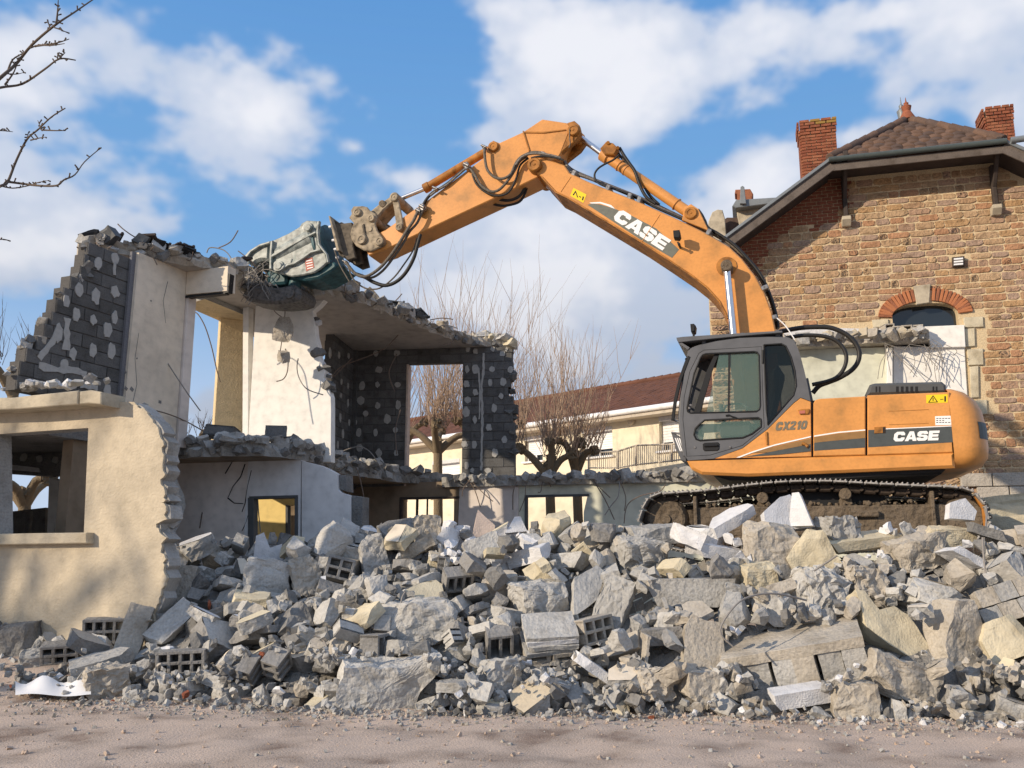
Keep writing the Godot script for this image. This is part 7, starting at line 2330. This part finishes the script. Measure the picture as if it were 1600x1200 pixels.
	var hollow := [[166, 985, Vector3(.50, .30, .22), 4, 2, -1, Vector3(.1, .18, .02), "dark hollow block with two rows of cells against the cream front wall"],
		[285, 1034, Vector3(.52, .26, .22), 4, 2, -1, Vector3(.05, .12, .04), "hollow block with two rows of square cells at the left foot of the heap"],
		[95, 1020, Vector3(.42, .24, .22), 3, 2, -1, Vector3(.25, .3, .05), "shaded hollow block low at the left behind the white sheet"],
		[450, 1042, Vector3(.50, .24, .24), 3, 2, 1, Vector3(.7, -.5, -.35), "broken dark hollow block with open channels left of the biggest boulder"],
		[405, 1050, Vector3(.40, .24, .24), 3, 2, 1, Vector3(.8, -.4, -.3), "split half of a dark hollow block by the left foot"],
		[595, 1006, Vector3(.56, .24, .22), 4, 1, -1, Vector3(.0, 1.25, .02), "long grey hollow block with one open end above the biggest boulder"],
		[530, 890, Vector3(.34, .28, .2), 2, 2, -1, Vector3(-.2, .3, -.25), "grey hollow block with round looking cells in the upper heap"],
		[925, 985, Vector3(.46, .28, .24), 3, 2, -1, Vector3(-.1, .7, .12), "tilted hollow block of two courses right of the layered piece"],
		[1022, 1020, Vector3(.26, .36, .22), 2, 2, 0, Vector3(.1, .2, -.1), "hollow split block standing left of the upright tan slab"],
		[780, 1004, Vector3(.28, .3, .22), 2, 1, -1, Vector3(.5, .2, .1), "grooved block half left of the layered floor piece"],
		[715, 905, Vector3(.34, .24, .2), 3, 1, -1, Vector3(.6, .4, .1), "dark ribbed block lying in the middle of the upper heap"]]
	for q in hollow:
		H.append([q[0], q[1], q[2], q[6], "block_grey" if q[0] < 900 else "concrete_tan", hollow_block(q[2], q[3], q[4], .034, q[5]), q[7], "hollow block"])
	keep_clear.append([1582, 800, 42, 30, 12.2])
	for q in H:
		var p := on_heap(q[0], q[1])
		var sz: Vector3 = q[2]
		var b := Basis.from_euler(q[3])
		var e := extents(b, sz) * .92
		var d := -p.z + e.z * .45
		var y := at(q[0], q[1], d).y
		var pos := at(q[0], q[1], d)
		settle(pos.x, d, e, 0, true, y)
		# rubble underneath carries it
		var ni := int(e.x / CELL * .8); var nj := int(e.z / CELL * .8)
		for j in range(-nj, nj + 1):
			for i in range(-ni, ni + 1):
				var a := int((pos.x - GX0) / CELL) + i; var c := int((d - GD0) / CELL) + j
				if a >= 0 and c >= 0 and a < NX and c < ND: field[c * NX + a] = maxf(field[c * NX + a], y - e.y * .6)
		var tr := Transform3D(b, pos)
		keep_clear.append([q[0], q[1], e.x * FOCAL / d * .95, e.y * FOCAL / d * .9, d])
		if q[5] != null:
			var o := part(self, "concrete_piece" if q[7] != "hollow block" else "hollow_block", q[5], M[q[4]], tr)
			tag(o, q[6], q[7])
		else:
			var big := thing("slab_piece", q[6], q[7], tr)
			if q[0] == 1240:
				part(big, "slab_top", rough_mesh(lump_faces(Vector3(1.38, .10, .74), 4, .86), 3, .012, 4), M.concrete_tan, tr * Transform3D(Basis(), Vector3(0, .14, 0)))
				for k in 6:
					part(big, "edge_block", rough_mesh(lump_faces(Vector3(.215, .30, .64), 2, .93), 2, .012, 5), M[["concrete_tan", "concrete_grey", "concrete_light"][k % 3]], tr * Transform3D(Basis.from_euler(Vector3(0, R(-.05, .05), 0)), Vector3(-.56 + k * .224, -.065, .04 + R(-.02, .03))))
			elif q[0] == 856:
				for k in 4:
					part(big, "slab_layer", rough_mesh(lump_faces(Vector3(.56 - k * .01, .05, .42), 3, .9), 2, .012, 5), M[["concrete_light", "plaster_white", "concrete_light", "concrete_grey"][k]], tr * Transform3D(Basis.from_euler(Vector3(R(-.05, .05), R(-.1, .1), R(-.04, .04))), Vector3(R(-.02, .02), .16 - k * .055, R(-.02, .02))))
				for k in 2:
					part(big, "core_block", hollow_block(Vector3(.27, .24, .4), 1, 2, .05), M.concrete_tan, tr * Transform3D(Basis.from_euler(Vector3(R(-.1, .0), R(-.1, .1), 0)), Vector3(-.14 + k * .28, -.14, .02)))
			else:
				for r in 2:
					for k in 3:
						part(big, "course_block", rough_mesh(lump_faces(Vector3(.20, .18, .2), 2, .94), 2, .01, 6), M[["concrete_grey", "concrete_tan"][(k + r) % 2]], tr * Transform3D(Basis(), Vector3(-.22 + k * .21 + r * .05, -.1 + r * .19, 0)))
	# small stone on the long slab, white sheet, pale scraps
	var sh := Shape.new()
	sh.soft(1)
	var nx := 14; var nz := 5
	var sheet := func(i: int, j: int) -> Vector3:
		var px := lerpf(24, 142, float(i) / nx); var f := float(j) / nz
		var py := lerpf(1086.0 - 2 * sin(i * .5), 1060 + absf(i - 7) * .6 + 6 * sin(i * .9), f)
		var d := lerpf(9.85, 10.25, f)
		var p := at(px, py, d)
		p.y = maxf(p.y, ground_y(p.x, d) + .012)
		return p
	for i in nx:
		for j in nz: sh.quad(sheet.call(i, j), sheet.call(i, j + 1), sheet.call(i + 1, j + 1), sheet.call(i + 1, j))
	tag(part(self, "white_sheet", sh.done(), M.sheet), "crumpled white plastic sheet on the yard at lower left", "plastic sheet")
	# ---- the rest of the pieces
	var pools := {"lump": [], "flat": [], "bar": []}
	for i in 16: pools.lump.append([rough_mesh(lump_faces(Vector3(1, R(.6, .9), R(.6, .95)), 6 + i % 4, .5), 2, .045, 3.0), Vector3(1, .75, .78)])
	for i in 8: pools.flat.append([rough_mesh(lump_faces(Vector3(1, R(.22, .34), R(.6, .9)), 4), 2, .04, 2.6), Vector3(1, .28, .75)])
	pools["faced"] = []; pools["cells"] = []
	for i in 10: pools.faced.append([faced_mesh(Vector3(1, R(.3, .6), R(.6, .95)), 4), Vector3(1, .45, .75)])
	for i in 4: pools.cells.append([hollow_block(Vector3(1, .5, .5), 3, 1 + i % 2, .085, [-1, 1, 0, -1][i]), Vector3(1, .5, .5)])
	for i in 6: pools.bar.append([rough_mesh(lump_faces(Vector3(1, R(.34, .42), R(.36, .5)), 3, .8), 2, .03, 3), Vector3(1, .38, .43)])
	var small := []
	for i in 20: small.append(rough_mesh(lump_faces(Vector3(1, R(.5, .85) if i % 3 else R(.15, .3), R(.5, .95)), 6, .5), 1 if i < 10 else 0, .09, 2.2))
	var rec := []
	var tries := 0
	while rec.size() < 262 and tries < 6000:
		tries += 1
		var px := R(-40, 1640); var py := R(800, 1115)
		if px < 250 and py < 960: continue
		if tries < 900: py = R(800, 1010)
		var p := on_heap(px, py)
		var d := -p.z
		var size := R(.26, .47) if rec.size() < 80 else (R(.2, .36) if rec.size() < 180 else R(.14, .26))
		if d < foot_at(p.x) - .02: continue
		d += size * .2
		if near_tracks(p.x, d, size * .5): continue
		if fy(p.x, d) > maxf(heap_y(p.x, d) - .06, .10): continue
		if px < 262 and d > 11.7: continue
		var kind: String = ["lump", "lump", "lump", "flat", "faced", "faced", "faced", "bar", "bar", "cells"][rng.randi() % 10]
		if (size > .36 or size < .23) and kind == "cells": kind = "faced"
		var pick: Array = pools[kind][rng.randi() % pools[kind].size()]
		var k := size * (1.25 if kind != "lump" else 1.0)
		var b := Basis.from_euler(Vector3(R(-.5, .8), R(-3, 3), R(-.5, .5)))
		if kind == "lump": b = Basis.from_euler(Vector3(R(-3, 3), R(-3, 3), R(-3, 3)))
		var e := extents(b, pick[1] * k) * .9
		var y := settle(p.x, d, e, .25, false)
		if y < -5: continue
		if in_the_way(Vector3(p.x, y, -d), size * .5): continue
		var shown := to_px(Vector3(p.x, y, -d))
		if shown.x < 258 and shown.y < 965: continue
		if y > maxf(heap_y(p.x, d), 0.0) + .24 + e.y * .3 or (py < 880 and y > table(p.x, CX, CH) + .08): continue
		var tone := "concrete_grey"
		var f := rng.randf()
		var right := smoothstep(700, 1300, px)
		var chalk: bool = py < 880 and ((px > 1030 and px < 1520) or (px > 690 and px < 830))
		if chalk and f < .74: tone = "plaster_white"
		elif f < .07: tone = "plaster_cream"
		elif f < .09: tone = "plaster_white"
		elif f < .12 + .42 * right: tone = "concrete_tan"
		elif f < .72: tone = ["concrete_grey", "concrete_light", "block_grey"][rng.randi() % 3]
		elif f < .9: tone = "concrete_light"
		else: tone = "concrete_dark"
		settle(p.x, d, e, .25)
		rec.append([px, py, kind, tone, pick[0], Transform3D(b.scaled(Vector3.ONE * k), Vector3(p.x, y, -d)), k])
	# name each piece by what can be seen of it and where it lies
	var spots := [[-1e9, 262, "below the cream front wall"], [262, 460, "below the grey inner wall"], [460, 620, "below the bluish torn wall"], [620, 725, "below the brown far window"], [725, 830, "below the grey far wall"], [830, 990, "below the green far wall"], [990, 1130, "below the front idler"], [1130, 1268, "below the cab"], [1268, 1400, "below the side panel"], [1400, 1500, "below the engine door"], [1500, 1e9, "right of the counterweight"]]
	var buckets := {}
	for r in rec:
		var pp := to_px((r[5] as Transform3D).origin)
		var where := ""
		for q in spots:
			if pp.x >= q[0] and pp.x < q[1]: where = q[2]
		var row := "heap crest" if pp.y < 850 else ("upper heap" if pp.y < 910 else ("mid heap" if pp.y < 985 else ("lower heap" if pp.y < 1050 else "heap foot")))
		var size_word := "large" if r[6] > .40 else ("medium" if r[6] > .27 else "small")
		var tone_word: String = {"concrete_grey": "grey", "concrete_light": "pale grey", "concrete_tan": "tan", "concrete_dark": "dark grey", "block_grey": "mid grey", "plaster_white": "white", "plaster_cream": "cream"}[r[3]]
		var kind_word: String = {"lump": "chunk", "flat": "slab fragment", "bar": "block fragment", "faced": "wall fragment", "cells": "hollow block"}[r[2]]
		var key := "%s %s %s, %s %s" % [size_word, tone_word, kind_word, row, where]
		if not buckets.has(key): buckets[key] = []
		buckets[key].append([pp.x, r])
	var nth := ["first", "second", "third", "fourth", "fifth", "sixth", "seventh", "eighth", "ninth"]
	for key in buckets:
		var l: Array = buckets[key]
		l.sort_custom(func(a, b): return a[0] < b[0])
		for i in l.size():
			var r: Array = l[i][1]
			var o := part(self, "rubble_chunk", r[4], M[r[3]], r[5])
			if r[2] == "faced":
				o.material_override = null
				o.set_surface_override_material(0, M[r[3]])
				if r[4].get_surface_count() > 1: o.set_surface_override_material(1, M[["plaster_cream", "concrete_light", "plaster_white", "render_tan", "concrete_tan", "wall_cream"][rng.randi() % 6]])
			tag(o, key if l.size() == 1 else key + ", %s from left" % nth[i], "rubble chunk", "broken concrete pieces of the heap")
	# ---- small rubble filling every gap
	var tones := ["concrete_grey", "concrete_light", "concrete_tan", "concrete_dark", "plaster_white", "brick_1"]
	var tools := []
	for t in tones:
		var q := SurfaceTool.new(); q.begin(Mesh.PRIMITIVE_TRIANGLES); tools.append(q)
	for i in 5900:
		var px := R(-60, 1660) if i % 8 else R(1640, 1960); var py := R(790, 1130)
		var p := on_heap(px, py)
		var d := -p.z + R(-.1, .15)
		if i > 5000:
			var fx := (px - 800) / FOCAL * 9.2
			d = foot_at(fx) + R(-.28, .4); p = Vector3(fx, 0, -d)
		var size := R(.05, .13) if i > 2200 else R(.10, .2)
		if px > 1660: size *= 1.7
		if near_tracks(p.x, d, size * .4): continue
		if px < 262 and d > 12.0: continue
		if i <= 5000 and fy(p.x, d) > heap_y(p.x, d) + .03: continue
		if i > 5000: size *= .7
		var e := Vector3(.5, .36, .4) * size
		var y := settle(p.x, d, e, .2, false)
		if y < -5 or in_the_way(Vector3(p.x, y, -d), size * .5): continue
		var shown := to_px(Vector3(p.x, y, -d))
		if shown.x < 250 and shown.y < 965: continue
		settle(p.x, d, e, .2)
		var f := rng.randf()
		var right := smoothstep(700, 1300, px)
		var t := 0
		var chalk: bool = py < 880 and ((px > 1030 and px < 1520) or (px > 690 and px < 830))
		if chalk and f < .62: t = 4
		elif f < .015: t = 4
		elif f < .022: t = 5
		elif f < .06 + .36 * right: t = 2
		elif f < .58: t = 0
		elif f < .70 + .14 * right: t = 1
		else: t = 3
		tools[t].append_from(small[rng.randi() % small.size()], 0, Transform3D(Basis.from_euler(Vector3(R(-3, 3), R(-3, 3), R(-3, 3))).scaled(Vector3.ONE * size), Vector3(p.x, y, -d)))
	var am := ArrayMesh.new()
	for q in tools: q.commit(am)
	var o := MeshInstance3D.new()
	o.name = "small_rubble"; o.mesh = am
	for i in tones.size(): o.set_surface_override_material(i, M[tones[i]])
	bed.add_child(o, true)
	# bars sticking out of the heap
	for q in [[[1145, 1010, 8.95, 1125, 985, 8.95, 1150, 945, 9.05, 1180, 930, 9.2, 1215, 928, 9.3, 1260, 938, 9.5], "thin bent bar looping over the heap above the upright tan slab"], [[1272, 892, 9.6, 1290, 880, 9.6, 1308, 868, 9.6], "short straight bar pointing up right beside the cream faced chunk"],
			[[1535, 840, 9.9, 1538, 880, 9.8, 1545, 920, 9.7, 1558, 955, 9.6], "rusty bar hanging down the heap at the right edge"], [[1541, 790, 10.6, 1541, 815, 10.3, 1537, 850, 10.0], "bent bar standing before the drive sprocket"],
			[[508, 1050, 9.7, 512, 1020, 9.8, 505, 1000, 9.9, 490, 993, 9.9], "curled wire beside the broken hollow blocks"], [[575, 955, 10.4, 585, 945, 10.5, 600, 938, 10.5, 628, 930, 10.6], "thin straight rod lying in the middle of the left heap"],
			[[218, 945, 11.9, 230, 925, 11.9, 240, 908, 11.9, 260, 904, 11.9], "wire loop at the cream wall's broken end"], [[262, 855, 12.8, 300, 854, 12.8, 325, 853, 12.8], "straight bar lying level at the left top of the heap"], [[625, 955, 10.3, 628, 935, 10.35, 633, 925, 10.4], "short rod standing above the broad pale boulder"]]:
		var w := Shape.new()
		w.tube(curve(wpath(q[0]), 5), .010, .010, 6)
		tag(part(self, "loose_bar", w.done(), M.wire_grey), q[1], "steel bar", "loose bars in the heap")

func build_all():
	rng.seed = 20240
	noise_a.seed = 3; noise_a.frequency = .9; noise_a.fractal_octaves = 3
	noise_b.seed = 4; noise_b.frequency = .5; noise_b.fractal_octaves = 3
	make_world()
	make_materials()
	make_ground()
	make_house()
	make_stone_house()
	make_far_house()
	make_digger()
	make_trees()
	make_heap()

func _ready():
	build_all()
